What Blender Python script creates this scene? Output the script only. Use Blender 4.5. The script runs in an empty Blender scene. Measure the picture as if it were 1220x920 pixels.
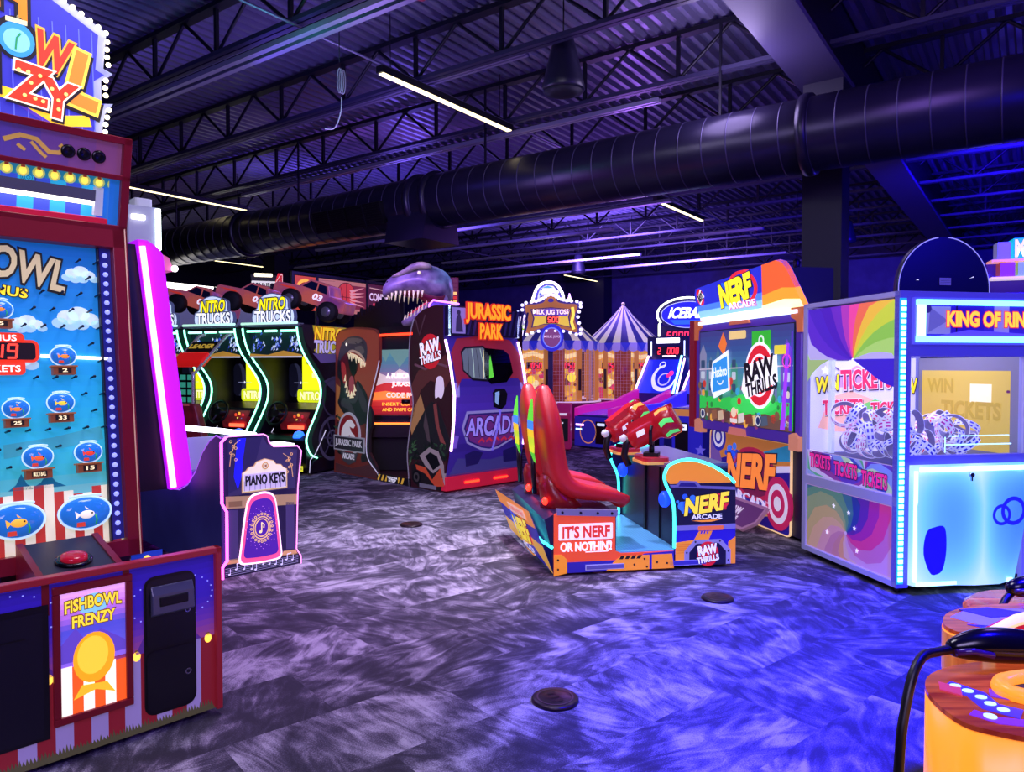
import bpy, bmesh, math, random
from mathutils import Matrix, Vector
random.seed(7)
C = bpy.context.scene.collection
PI = math.pi
R = math.radians

# ------------------------------------------------------------------ materials
def lin(h):
    h = h.lstrip('#')
    o = []
    for i in (0, 2, 4):
        c = int(h[i:i+2], 16) / 255
        o.append(c / 12.92 if c <= .04045 else ((c + .055) / 1.055) ** 2.4)
    return (o[0], o[1], o[2], 1)
_M = {}
def M(h, e=0.0, rough=.5, metal=0.0, alpha=1.0, trans=0.0, sample=None):
    """plain procedural material: colour h, self-lit strength e"""
    k = (h, e, rough, metal, alpha, trans)
    if k in _M: return _M[k]
    m = bpy.data.materials.new('paint_%s_%d' % (h.strip('#'), len(_M)))
    m.use_nodes = True
    b = m.node_tree.nodes['Principled BSDF']
    b.inputs['Base Color'].default_value = lin(h)
    b.inputs['Roughness'].default_value = rough
    b.inputs['Metallic'].default_value = metal
    if e:
        b.inputs['Emission Color'].default_value = lin(h)
        b.inputs['Emission Strength'].default_value = e
    if alpha < 1: b.inputs['Alpha'].default_value = alpha
    if trans: b.inputs['Transmission Weight'].default_value = trans; b.inputs['IOR'].default_value = 1.05
    if e < 2.5:
        m.cycles.emission_sampling = 'NONE'
    _M[k] = m
    return m
def NM(name, h1, h2, scale=8, rough=.5, metal=0, e=0, detail=4, stretch=(1, 1, 1), lo=.35, hi=.65, bump=0):
    """two-colour noise material"""
    m = bpy.data.materials.new(name); m.use_nodes = True
    n = m.node_tree.nodes; l = m.node_tree.links
    b = n['Principled BSDF']
    tc = n.new('ShaderNodeTexCoord'); mp = n.new('ShaderNodeMapping'); mp.inputs['Scale'].default_value = stretch
    ns = n.new('ShaderNodeTexNoise'); ns.inputs['Scale'].default_value = scale; ns.inputs['Detail'].default_value = detail
    r = n.new('ShaderNodeValToRGB')
    r.color_ramp.elements[0].position = lo; r.color_ramp.elements[0].color = lin(h1)
    r.color_ramp.elements[1].position = hi; r.color_ramp.elements[1].color = lin(h2)
    l.new(tc.outputs['Object'], mp.inputs[0]); l.new(mp.outputs[0], ns.inputs['Vector'])
    l.new(ns.outputs['Fac'], r.inputs[0]); l.new(r.outputs[0], b.inputs['Base Color'])
    if e:
        l.new(r.outputs[0], b.inputs['Emission Color']); b.inputs['Emission Strength'].default_value = e
        m.cycles.emission_sampling = 'NONE'
    if bump:
        bp = n.new('ShaderNodeBump'); bp.inputs['Strength'].default_value = bump
        l.new(ns.outputs['Fac'], bp.inputs['Height']); l.new(bp.outputs[0], b.inputs['Normal'])
    b.inputs['Roughness'].default_value = rough; b.inputs['Metallic'].default_value = metal
    return m
def LED(h, s=4): return M(h, s, .4)
A = lambda h, e=.55: M(h, e, .45)          # printed artwork

# ------------------------------------------------------------------ lettering
_T = {}
def glyphs(s, off):
    k = (s, off)
    if k in _T: return _T[k]
    cu = bpy.data.curves.new('tmp', 'FONT'); cu.body = s; cu.size = 1; cu.offset = off
    cu.resolution_u = 3; cu.fill_mode = 'FRONT'
    ob = bpy.data.objects.new('tmp', cu)
    me = ob.to_mesh()
    vs = [(v.co.x, v.co.y) for v in me.vertices]; fs = [tuple(p.vertices) for p in me.polygons]
    ob.to_mesh_clear(); bpy.data.objects.remove(ob); bpy.data.curves.remove(cu)
    _T[k] = (vs, fs)
    return _T[k]
SEG = {'0': 'abcdef', '1': 'bc', '2': 'abged', '3': 'abgcd', '4': 'fgbc', '5': 'afgcd', '6': 'afgedc', '7': 'abc', '8': 'abcdefg', '9': 'abcdfg', ' ': ''}

# ------------------------------------------------------------------ mesh builder
def frame(o, X, Y):
    X = Vector(X).normalized(); Y = Vector(Y).normalized(); N = X.cross(Y).normalized()
    m = Matrix.Identity(4)
    for i in range(3):
        m[i][0] = X[i]; m[i][1] = Y[i]; m[i][2] = N[i]; m[i][3] = o[i]
    return m
FRONT = lambda x=0, y=0, z=0: frame((x, y, z), (1, 0, 0), (0, 0, 1))       # faces -y
LEFT = lambda x=0, y=0, z=0: frame((x, y, z), (0, -1, 0), (0, 0, 1))       # faces -x
RIGHT = lambda x=0, y=0, z=0: frame((x, y, z), (0, 1, 0), (0, 0, 1))       # faces +x
TOP = lambda x=0, y=0, z=0: frame((x, y, z), (1, 0, 0), (0, 1, 0))
LZ = .0016
class B:
    def __init__(s, T=None):
        s.v = []; s.f = []; s.m = []; s.ms = []; s.sm = []; s.T = T or Matrix.Identity(4)
    def mi(s, m):
        if isinstance(m, str): m = A(m)
        if m not in s.ms: s.ms.append(m)
        return s.ms.index(m)
    def add(s, vs, fs, m, smooth=False):
        o = len(s.v); k = s.mi(m)
        for p in vs: s.v.append(s.T @ Vector(p))
        for f in fs: s.f.append([o + i for i in f]); s.m.append(k); s.sm.append(smooth)
        return s
    # 3-D shapes
    def box(s, a, b, m):
        x0, y0, z0 = [min(a[i], b[i]) for i in range(3)]; x1, y1, z1 = [max(a[i], b[i]) for i in range(3)]
        return s.add([(x0,y0,z0),(x1,y0,z0),(x1,y1,z0),(x0,y1,z0),(x0,y0,z1),(x1,y0,z1),(x1,y1,z1),(x0,y1,z1)],
                     [(0,3,2,1),(4,5,6,7),(0,1,5,4),(1,2,6,5),(2,3,7,6),(3,0,4,7)], m)
    def rbox(s, a, b, m, r=.02, n=3):
        """box with rounded vertical (z) edges"""
        x0, y0, z0 = [min(a[i], b[i]) for i in range(3)]; x1, y1, z1 = [max(a[i], b[i]) for i in range(3)]
        p = rrect(x0, y0, x1, y1, r, n)
        return s.prism([(q[0], q[1]) for q in p], 'z', z0, z1, m)
    def prism(s, pts, axis, a0, a1, m, mcap=None, smooth=False):
        n = len(pts)
        def P(q, a):
            if axis == 'x': return (a, q[0], q[1])
            if axis == 'y': return (q[0], a, q[1])
            return (q[0], q[1], a)
        vs = [P(q, a0) for q in pts] + [P(q, a1) for q in pts]
        s.add(vs, [(i, (i+1) % n, (i+1) % n + n, i + n) for i in range(n)], m, smooth)
        o = len(s.v) - 2*n; k = s.mi(mcap or m)
        s.f.append([o + i for i in range(n)][::-1]); s.m.append(k); s.sm.append(False)
        s.f.append([o + n + i for i in range(n)]); s.m.append(k); s.sm.append(False)
        return s
    def cyl(s, p0, p1, r, m, n=12, r2=None, caps=True, smooth=True):
        p0 = Vector(p0); p1 = Vector(p1); d = (p1 - p0).normalized()
        u = d.orthogonal().normalized(); w = d.cross(u); r2 = r if r2 is None else r2
        vs = []
        for p, q in ((p0, r), (p1, r2)):
            for i in range(n):
                a = 2*PI*i/n; vs.append(p + (u*math.cos(a) + w*math.sin(a))*q)
        fs = [(i, (i+1) % n, (i+1) % n + n, i + n) for i in range(n)]
        s.add(vs, fs, m, smooth)
        if caps:
            o = len(s.v) - 2*n; k = s.mi(m)
            s.f.append([o+i for i in range(n)][::-1]); s.m.append(k); s.sm.append(False)
            s.f.append([o+n+i for i in range(n)]); s.m.append(k); s.sm.append(False)
        return s
    def tube(s, pts, r, m, n=8, closed=False, rad=None):
        pts = [Vector(p) for p in pts]; k = len(pts); vs = []; prev = None
        for i, p in enumerate(pts):
            if closed: d = pts[(i+1) % k] - pts[i-1]
            else: d = pts[min(i+1, k-1)] - pts[max(i-1, 0)]
            d.normalize()
            u = d.orthogonal().normalized() if prev is None else (prev - d*prev.dot(d)).normalized()
            prev = u; w = d.cross(u); q = rad[i] if rad else r
            for j in range(n):
                a = 2*PI*j/n; vs.append(p + (u*math.cos(a) + w*math.sin(a))*q)
        fs = []
        for i in range(k if closed else k-1):
            a = i*n; b = ((i+1) % k)*n
            for j in range(n): fs.append((a+j, a+(j+1) % n, b+(j+1) % n, b+j))
        s.add(vs, fs, m, True)
        if not closed:
            o = len(s.v) - len(vs); kk = s.mi(m)
            s.f.append([o+i for i in range(n)][::-1]); s.m.append(kk); s.sm.append(False)
            s.f.append([o+len(vs)-n+i for i in range(n)]); s.m.append(kk); s.sm.append(False)
        return s
    def loft(s, rings, m, caps=True, smooth=True):
        n = len(rings[0]); vs = [p for r in rings for p in r]; fs = []
        for i in range(len(rings)-1):
            for j in range(n): fs.append((i*n+j, i*n+(j+1) % n, (i+1)*n+(j+1) % n, (i+1)*n+j))
        if caps: fs.append(tuple(range(n))[::-1]); fs.append(tuple(range(len(vs)-n, len(vs))))
        return s.add(vs, fs, m, smooth)
    def ball(s, c, r, m, sc=(1, 1, 1), n=14, k=9):
        rings = []
        for i in range(1, k):
            t = PI*i/k
            rings.append([(c[0]+r*sc[0]*math.sin(t)*math.cos(2*PI*j/n), c[1]+r*sc[1]*math.sin(t)*math.sin(2*PI*j/n), c[2]-r*sc[2]*math.cos(t)) for j in range(n)])
        return s.loft(rings, m)
    def lathe(s, prof, c, m, n=20, axis='z', closed=False):
        rings = []
        for r, h in prof:
            ring = []
            for j in range(n):
                a = 2*PI*j/n; x, y = r*math.cos(a), r*math.sin(a)
                ring.append((c[0]+x, c[1]+y, c[2]+h) if axis == 'z' else ((c[0]+x, c[1]+h, c[2]+y) if axis == 'y' else (c[0]+h, c[1]+x, c[2]+y)))
            rings.append(ring)
        if closed: return s.loft(rings+rings[:1], m, False, False)
        return s.loft(rings, m)
    # flat artwork in the builder's own x,y plane; l = paint layer
    def poly(s, pts, m, l=0):
        if sum(pts[i-1][0]*pts[i][1]-pts[i][0]*pts[i-1][1] for i in range(len(pts))) < 0: pts = pts[::-1]
        return s.add([(p[0], p[1], l*LZ) for p in pts], [tuple(range(len(pts)))], m)
    def rect(s, x0, y0, x1, y1, m, l=0): return s.poly([(x0,y0),(x1,y0),(x1,y1),(x0,y1)], m, l)
    def rrect(s, x0, y0, x1, y1, m, l=0, r=.02): return s.poly(rrect(x0, y0, x1, y1, r), m, l)
    def disc(s, x, y, r, m, l=0, ry=None, n=24):
        ry = ry or r
        return s.poly([(x+r*math.cos(2*PI*i/n), y+ry*math.sin(2*PI*i/n)) for i in range(n)], m, l)
    def ring(s, x, y, r0, r1, m, l=0, k=1.0, n=28, a0=0, a1=2*PI):
        vs = []
        for i in range(n+1):
            a = a0+(a1-a0)*i/n
            vs += [(x+r0*math.cos(a), y+k*r0*math.sin(a), l*LZ), (x+r1*math.cos(a), y+k*r1*math.sin(a), l*LZ)]
        return s.add(vs, [(2*i, 2*i+1, 2*i+3, 2*i+2) for i in range(n)], m)
    def line(s, pts, w, m, l=0, closed=False):
        P = [Vector((p[0], p[1])) for p in pts]; k = len(P); vs = []
        W = w if isinstance(w, (list, tuple)) else [w]*k
        for i in range(k):
            d = (P[(i+1) % k]-P[i-1]) if closed else (P[min(i+1, k-1)]-P[max(i-1, 0)])
            if d.length < 1e-9: d = Vector((1, 0))
            d.normalize(); nn = Vector((-d.y, d.x))*W[i]/2
            vs += [(P[i].x+nn.x, P[i].y+nn.y, l*LZ), (P[i].x-nn.x, P[i].y-nn.y, l*LZ)]
        fs = [(2*i+1, 2*((i+1) % k)+1, 2*((i+1) % k), 2*i) for i in range(k if closed else k-1)]
        return s.add(vs, fs, m)
    def star(s, x, y, r, m, l=0, n=5, q=.42, rot=0):
        return s.poly([(x+(r if i % 2 == 0 else r*q)*math.sin(PI*i/n+rot), y+(r if i % 2 == 0 else r*q)*math.cos(PI*i/n+rot)) for i in range(2*n)], m, l)
    def grad(s, x0, y0, x1, y1, cols, l=0, n=12, e=.55, vert=True):
        L = [lin(c) for c in cols]
        for i in range(n):
            t = (i+.5)/n*(len(L)-1); j = min(int(t), len(L)-2); t -= j
            c = [L[j][k]*(1-t)+L[j+1][k]*t for k in range(3)]
            h = '#' + ''.join('%02x' % int(round(255*(12.92*v if v <= .0031308 else 1.055*v**(1/2.4)-.055))) for v in c)
            if vert: s.rect(x0, y0+(y1-y0)*i/n, x1, y0+(y1-y0)*(i+1)/n, A(h, e), l)
            else: s.rect(x0+(x1-x0)*i/n, y0, x0+(x1-x0)*(i+1)/n, y1, A(h, e), l)
        return s
    def text(s, t, cx, cy, w, h, m, l=1, bold=.02, shear=0, rot=0, out=None, ob=.06, warp=None, drop=None, solid=0):
        vs0, _ = glyphs(t, 0)
        xa = min(v[0] for v in vs0); xb = max(v[0] for v in vs0); ya = min(v[1] for v in vs0); yb = max(v[1] for v in vs0)
        def put(off, mm, ll, dx=0, dy=0):
            vs, fs = glyphs(t, off); o = []
            for x, y in vs:
                px = ((x-xa)/(xb-xa)-.5); py = ((y-ya)/(yb-ya)-.5)
                if warp: px, py = warp(px, py)
                X = px*w+py*h*shear+dx; Y = py*h+dy
                c, q = math.cos(rot), math.sin(rot)
                o.append((cx+X*c-Y*q, cy+X*q+Y*c, ll*LZ))
            s.add(o, fs, mm)
        if s.T.determinant() < 0: pass
        if drop: put(ob, drop, l, .05*h, -.07*h)
        if out: put(ob, out, l+(1 if drop else 0)*.5)
        put(bold, m, l+1)
        return s
    def digits(s, t, x, y, h, m, l=1, w=None, gap=.35, th=.16, slant=.1):
        w = w or h*.55; d = h*th
        for c in t:
            P = {'a': ((0,h),(w,h)), 'b': ((w,h),(w,h/2)), 'c': ((w,h/2),(w,0)), 'd': ((0,0),(w,0)), 'e': ((0,0),(0,h/2)), 'f': ((0,h/2),(0,h)), 'g': ((0,h/2),(w,h/2))}
            for g in SEG.get(c, ''):
                (a, b), (e, f) = P[g]
                s.line([(x+a+b*slant, y+b), (x+e+f*slant, y+f)], d, m, l)
            x += w*(1+gap)+d
        return s
    def bend(s, f, cuts=(), axis=2):
        """cut at the given heights and push every vertex through f"""
        s._cuts = cuts; s._bend = f; s._ax = axis
        return s
    def build(s, name, parent=None, mats=None, auto=35, bevel=0, sub=0, solid=0):
        me = bpy.data.meshes.new(name)
        bm = bmesh.new()
        V = [bm.verts.new(p) for p in s.v]
        for f, k, q in zip(s.f, s.m, s.sm):
            try: fc = bm.faces.new([V[i] for i in f])
            except ValueError: continue
            fc.material_index = k; fc.smooth = q
        if hasattr(s, '_bend'):
            for c in s._cuts:
                co = [0, 0, 0]; no = [0, 0, 0]; co[s._ax] = c; no[s._ax] = 1
                bmesh.ops.bisect_plane(bm, geom=bm.verts[:]+bm.edges[:]+bm.faces[:], plane_co=co, plane_no=no)
            for v in bm.verts: v.co = s._bend(v.co)
        bm.to_mesh(me); bm.free()
        for m in s.ms: me.materials.append(m)
        o = bpy.data.objects.new(name, me); C.objects.link(o)
        if parent: o.parent = parent
        if solid:
            q = o.modifiers.new('solid', 'SOLIDIFY'); q.thickness = solid; q.offset = -1
        if bevel:
            q = o.modifiers.new('bevel', 'BEVEL'); q.width = bevel; q.segments = 2; q.limit_method = 'ANGLE'; q.angle_limit = R(40)
        if sub:
            q = o.modifiers.new('sub', 'SUBSURF'); q.levels = sub; q.render_levels = sub
        return o
def rrect(x0, y0, x1, y1, r, n=4):
    p = []
    for cx, cy, a in ((x1-r, y1-r, 0), (x0+r, y1-r, PI/2), (x0+r, y0+r, PI), (x1-r, y0+r, 3*PI/2)):
        for i in range(n+1): p.append((cx+r*math.cos(a+PI/2*i/n), cy+r*math.sin(a+PI/2*i/n)))
    return p
def spline(pts, k=6, closed=False):
    """Catmull-Rom through the points (any dimension)"""
    n = len(pts); o = []
    g = (lambda i: pts[i % n]) if closed else (lambda i: pts[max(0, min(n-1, i))])
    for i in range(n if closed else n-1):
        a, b, c, d = g(i-1), g(i), g(i+1), g(i+2)
        for j in range(k):
            t = j/k
            o.append(tuple(.5*(2*b[q]+(c[q]-a[q])*t+(2*a[q]-5*b[q]+4*c[q]-d[q])*t*t+(3*b[q]-a[q]-3*c[q]+d[q])*t**3) for q in range(len(b))))
    if not closed: o.append(tuple(pts[-1]))
    return o
# ------------------------------------------------------------------ scene bookkeeping
def tag(o, label=None, cat=None, group=None, kind=None):
    if label: o['label'] = label
    if cat: o['category'] = cat
    if group: o['group'] = group
    if kind: o['kind'] = kind
    return o
def thing(name, label, cat, fr=(0, 0, 0), z=0, group=None):
    o = bpy.data.objects.new(name, None); C.objects.link(o); o.empty_display_size = .1
    o.location = (fr[0], fr[1], z); o.rotation_euler = (0, 0, R(fr[2]))
    return tag(o, label, cat, group)
def sub(name, parent, M4=None):
    return None
def dup(root, loc, rot=None, label=None, group=None):
    r = root.copy(); C.objects.link(r); r.location = loc
    if rot is not None: r.rotation_euler = rot
    if label: r['label'] = label
    if group: r['group'] = group
    for ch in list(root.children):
        c = ch.copy(); C.objects.link(c); c.parent = r
        for g in ch.children:
            d = g.copy(); C.objects.link(d); d.parent = c
    return r
def again(o, parent, loc, rot=None, scale=None):
    """a repeated part: a copy of o under parent"""
    c = o.copy(); C.objects.link(c); c.parent = parent; c.location = loc
    if rot is not None: c.rotation_euler = rot
    if scale is not None: c.scale = scale
    return c
BLACK = M('#08070d', 0, .45); GLOSS = M('#05050a', 0, .15); NAVY = M('#120f33', 0, .5); CHROME = M('#b8b8c8', 0, .2, 1)
WHITE = A('#f2f0ff', .7)

# ------------------------------------------------------------------ camera
cam = bpy.data.cameras.new('camera'); cam.sensor_width = 36; cam.lens = 36*870/1220
co = bpy.data.objects.new('camera', cam); C.objects.link(co)
co.location = (0, 0, 1.55); co.rotation_euler = (R(90) - math.atan(23/870), 0, 0)
bpy.context.scene.camera = co
sc = bpy.context.scene
sc.view_settings.view_transform = 'Standard'
# ------------------------------------------------------------------ the hall (built along its own axes, turned 54.3 degrees)
TURN = R(54.3)
def hall(u, v, z=0):
    return (u*math.cos(TURN)-v*math.sin(TURN), u*math.sin(TURN)+v*math.cos(TURN), z)
def struct(name, b, **k):
    o = b.build(name, None, **k); o.rotation_euler = (0, 0, TURN); o['kind'] = 'structure'; return o
U0, U1, V0, V1, DECK = -7, 24.6, -13, 24, 5.5
def carpet():
    m = bpy.data.materials.new('swirled carpet tiles'); m.use_nodes = True
    n = m.node_tree.nodes; l = m.node_tree.links; b = n['Principled BSDF']
    tc = n.new('ShaderNodeTexCoord')
    rot = n.new('ShaderNodeMapping'); rot.inputs['Rotation'].default_value = (0, 0, R(14)); l.new(tc.outputs['Object'], rot.inputs[0])
    # tiles 0.5 x 1.0 m laid ashlar: cell id -> random turn and tone
    br = n.new('ShaderNodeTexBrick'); br.inputs['Scale'].default_value = 1; br.inputs['Brick Width'].default_value = 1.0; br.inputs['Row Height'].default_value = .5
    br.inputs['Mortar Size'].default_value = .0; br.inputs['Color1'].default_value = (0, 0, 0, 1); br.inputs['Color2'].default_value = (1, 1, 1, 1); br.inputs['Bias'].default_value = 0
    l.new(rot.outputs[0], br.inputs['Vector'])
    sep = n.new('ShaderNodeSeparateColor'); l.new(br.outputs['Color'], sep.inputs[0])
    # offset the pattern per tile
    mul = n.new('ShaderNodeMath'); mul.operation = 'MULTIPLY'; mul.inputs[1].default_value = 37; l.new(sep.outputs[0], mul.inputs[0])
    cmb = n.new('ShaderNodeCombineXYZ'); l.new(mul.outputs[0], cmb.inputs[0]); l.new(mul.outputs[0], cmb.inputs[1])
    ad = n.new('ShaderNodeVectorMath'); ad.operation = 'ADD'; l.new(rot.outputs[0], ad.inputs[0]); l.new(cmb.outputs[0], ad.inputs[1])
    ra = n.new('ShaderNodeVectorRotate'); ra.rotation_type = 'Z_AXIS'; ang = n.new('ShaderNodeMath'); ang.operation = 'MULTIPLY'; ang.inputs[1].default_value = 6.3
    l.new(sep.outputs[0], ang.inputs[0]); l.new(ang.outputs[0], ra.inputs['Angle']); l.new(ad.outputs[0], ra.inputs['Vector'])
    big = n.new('ShaderNodeTexNoise'); big.inputs['Scale'].default_value = 2.2; big.inputs['Detail'].default_value = 3; big.inputs['Distortion'].default_value = 1.6; l.new(ra.outputs[0], big.inputs['Vector'])
    st = n.new('ShaderNodeMapping'); st.inputs['Scale'].default_value = (2.0, 5.5, 1); l.new(ra.outputs[0], st.inputs[0])
    brush = n.new('ShaderNodeTexNoise'); brush.inputs['Scale'].default_value = 1.3; brush.inputs['Detail'].default_value = 3.5; brush.inputs['Roughness'].default_value = .55; brush.inputs['Distortion'].default_value = 2.6; l.new(st.outputs[0], brush.inputs['Vector'])
    fine = n.new('ShaderNodeTexNoise'); fine.inputs['Scale'].default_value = 170; fine.inputs['Detail'].default_value = 2; l.new(tc.outputs['Object'], fine.inputs['Vector'])
    def mth(op, a, c, v=None):
        q = n.new('ShaderNodeMath'); q.operation = op
        l.new(a, q.inputs[0])
        if c is not None: l.new(c, q.inputs[1])
        else: q.inputs[1].default_value = v
        return q.outputs[0]
    s1 = mth('ADD', mth('MULTIPLY', big.outputs['Fac'], None, 1.15), mth('MULTIPLY', brush.outputs['Fac'], None, .85))
    s2 = mth('ADD', s1, mth('MULTIPLY', sep.outputs[0], None, .22))
    s3 = mth('ADD', s2, mth('MULTIPLY', mth('SUBTRACT', fine.outputs['Fac'], None, .5), None, .55))
    r = n.new('ShaderNodeValToRGB'); e = r.color_ramp.elements
    e[0].position = .5; e[0].color = lin('#3a3742'); e[1].position = .80; e[1].color = lin('#b2adba')
    q = e.new(.61); q.color = lin('#4e4958'); q = e.new(.70); q.color = lin('#7c7686')
    hf = mth('MULTIPLY', s3, None, .57); l.new(hf, r.inputs[0]); l.new(r.outputs[0], b.inputs['Base Color'])
    b.inputs['Roughness'].default_value = .95; b.inputs['Specular IOR Level'].default_value = .15
    bp = n.new('ShaderNodeBump'); bp.inputs['Strength'].default_value = .35; bp.inputs['Distance'].default_value = .01; l.new(fine.outputs['Fac'], bp.inputs['Height']); l.new(bp.outputs[0], b.inputs['Normal'])
    return m
struct('floor', B().box((U0, V0, -.1), (U1, V1, 0), carpet()))
wallm = NM('matt wall paint', '#3b3263', '#453b70', 3, .85)
darkw = NM('dark wall paint', '#15122b', '#1a1733', 3, .85)
struct('wall_back', B().box((U1, V0, 0), (U1+.2, V1, DECK+.1), wallm))
struct('wall_left', B().box((U0, V1, 0), (U1, V1+.2, DECK+.1), darkw))
struct('wall_right', B().box((U0, V0-.2, 0), (U1, V0, DECK+.1), wallm))
struct('wall_front', B().box((U0-.2, V0, 0), (U0, V1, DECK+.1), darkw))
# corrugated deck, flutes along u
deckm = M('#6e6a88', 0, .35, .35)
b = B(); vs = []; pitch = .165; k = int((V1-V0)/pitch)
for i in range(k+1):
    v = V0+i*pitch
    for dv, dz in ((0, 0), (.055, 0), (.08, .055), (.14, .055)):
        if v+dv <= V1+.1: vs.append((v+dv, DECK-.07+dz))
P = [(U0, p[0], p[1]) for p in vs] + [(U1, p[0], p[1]) for p in vs]; n = len(vs)
b.add(P, [(i, i+1, i+1+n, i+n) for i in range(n-1)], deckm)
b.box((U0, V0, DECK+.03), (U1, V1, DECK+.1), BLACK)
struct('ceiling', b)
# open-web roof joists along v
joistm = M('#0e0c1c', 0, .5, .2); chordm = M('#332f4c', 0, .45, .2)
def joist(u):
    b = B(); z0, z1 = 4.83, 5.40
    b.box((u-.06, V0, z0), (u-.008, V1, z0+.045), chordm); b.box((u+.008, V0, z0), (u+.06, V1, z0+.045), chordm)
    b.box((u-.06, V0, z1-.05), (u+.06, V1, z1), joistm)
    v = V0+.3; i = 0
    while v < V1-.8:
        a, c = (z0+.03, z1-.04) if i % 2 == 0 else (z1-.04, z0+.03)
        d = Vector((0, .62, c-a)).normalized()
        b.cyl((u, v, a), (u, v+.62, c), .021, joistm, 5, caps=False)
        if i % 2 == 1 : b.box((u-.02, v+.60, z0+.02), (u+.02, v+.64, z1-.02), joistm)
        v += .62; i += 1
    o = struct('trim_joist', b)
    return o
u = -2.45; n = 0
while u < U1-.3:
    joist(u); u += 1.75
# wide steel girder, two columns
gird = M('#4b4468', 0, .55, .1)
struct('trim_girder', B().box((U0, 1.76, 4.74), (U1, 2.27, 4.80), gird).box((U0, 1.97, 4.80), (U1, 2.06, DECK-.06), gird).box((U0, 1.76, 4.80), (U1, 1.80, DECK-.07), BLACK))
colm = M('#131029', 0, .6)
struct('trim_column', B().box((8.72, 1.78, 0), (9.12, 2.2, 4.74), colm))
struct('trim_column', B().box((23.4, 1.6, 0), (24.1, 2.3, 4.74), colm))
struct('trim_column', B().box((13.4, 18.2, 0), (13.9, 18.75, 4.83), colm))
struct('trim_column', B().box((23.9, 13.0, 0), (24.5, 14.6, DECK-.08), colm))
struct('baseboard_back', B().box((U1-.02, V0, 0), (U1, V1, .12), BLACK))

# ------------------------------------------------------------------ spiral duct on hangers
ductm = NM('dark enamelled duct', '#1c1930', '#252039', 2, .33, .35)
def duct():
    u, z, r = 8.0, 3.95, .375
    t = thing('air_duct', 'huge dark spiral duct crossing the whole hall under the roof joists', 'air duct', (0, 0, 54.3))
    b = B(); b.cyl((u, -9, z), (u, 22, z), r, ductm, 40); b.build('pipe', t)
    b = B(); v = -8.9
    seam = M('#454060', 0, .4, .4)
    while v < 21.9:
        b.lathe([(r-.003, -.006), (r+.004, -.006), (r+.004, .006), (r-.003, .006)], (u, v, z), ductm if int(v*3) % 1 else seam, 40, 'y'); v += .27
    b.build('spiral_seam', t)
    for v in (-4.2, 1.95, 7.05, 7.35, 11.6, 17.0):
        B().lathe([(r-.01, -.05), (r+.035, -.05), (r+.045, 0), (r+.035, .05), (r-.01, .05)], (u, v, z), ductm, 40, 'y').build('joint_band', t)
    for v in (-6, -2, 2.9, 6.2, 10.2, 14, 18.5):
        B().box((u-.012, v-.012, z+r), (u+.012, v+.012, DECK-.1), joistm).build('hanger_rod', t)
    # supply grilles and the branch box
    for v in (8.92, 8.16):
        b = B(frame((u-.36, v, z-.13), (0, -1, 0), (-.35, 0, .94)))
        b.box((-.36, -.16, -.05), (.36, .16, .06), BLACK)
        for i in range(9): b.box((-.34, -.15+i*.034, .06), (.34, -.137+i*.034, .075), joistm)
        b.box((-.01, -.16, .06), (.01, .16, .08), joistm)
        b.build('supply_grille', t)
    b = B(); b.prism([(u-.32, z-.2), (u+.32, z-.2), (u+.40, z-.60), (u-.40, z-.60)], 'y', 7.0, 7.75, ductm); b.build('branch_box', t)
    return t
duct()

# ------------------------------------------------------------------ linear lights on their conduits
warm = M('#ffecb4', 2.6, .5)
def linear_light(u, v, label, z=4.72, L=2.42):
    x, y, _ = hall(u, v)
    t = thing('linear_light', label, 'ceiling light', (x, y, 54.3), z, 'hanging linear light bars')
    B().box((0, -.045, .0), (L, .045, .075), BLACK).build('housing', t)
    B().box((.03, -.036, -.012), (L-.03, .036, .0), warm).build('diffuser', t)
    for q in (.2, L-.2):
        B().cyl((q, .032, .075), (q, .032, DECK-z-.08), .006, joistm, 5).build('hanger', t)
    return t
linear_light(5.62, 5.80, 'long lit light bar nearest the camera, high in front of the duct')
linear_light(6.55, 13.06, 'lit light bar at the left, just above the tall fish game')
linear_light(12.95, 5.95, 'lit light bar showing just under the duct at the centre right')
linear_light(21.6, 13.3, 'small far light bar in front of the back wall')
linear_light(12.6, 20.0, 'far light bar partly hidden under the left end of the duct')
cond = M('#7a7594', 0, .4, .5)
for v, lab in ((5.80, 'conduit running along the row of the nearest light bar'), (13.15, 'conduit running along the second row of light bars'), (20.0, 'conduit running along the far left row of light bars')):
    tag(struct('conduit', B().cyl((U0+.2, v, 4.812), (23.2, v, 4.812), .014, cond, 6)), lab, 'conduit', 'ceiling conduits')['kind'] = 'thing'
# slotted channel struts on the joist undersides
strutm = M('#8f8aa6', 0, .35, .4)
def strut(u, v0, v1, z, lab, w=.05):
    b = B(); b.box((u-w, v0, z), (u-.3*w, v1, z+.05), strutm); b.box((u+.3*w, v0, z), (u+w, v1, z+.05), strutm); b.box((u-w, v0, z+.05), (u+w, v1, z+.06), joistm)
    o = struct('channel_strut', b); o['kind'] = 'thing'
    return tag(o, lab, 'strut', 'channel struts under the roof')
strut(4.55, 3.6, 20, 4.66, 'pale double strut closest to the camera at the upper left', .085)
strut(6.46, 4.45, 17, 4.86, 'long strut passing behind the nearest light bar')
strut(8.16, 3.7, 12, 4.70, 'long pale strut running just above the duct at the centre')
strut(9.6, 7, 21, 4.6, 'strut seen just over the left half of the duct')
for i, (u, v0, v1) in enumerate(((11.5, 5, 14), (13.2, 7, 17), (14.9, 4.5, 13), (16.6, 8, 19), (18.4, 5, 16))):
    strut(u, v0, v1, 4.3, ['first', 'second', 'third', 'fourth', 'fifth'][i]+' thin strut beyond the duct counted from the duct')
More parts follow.
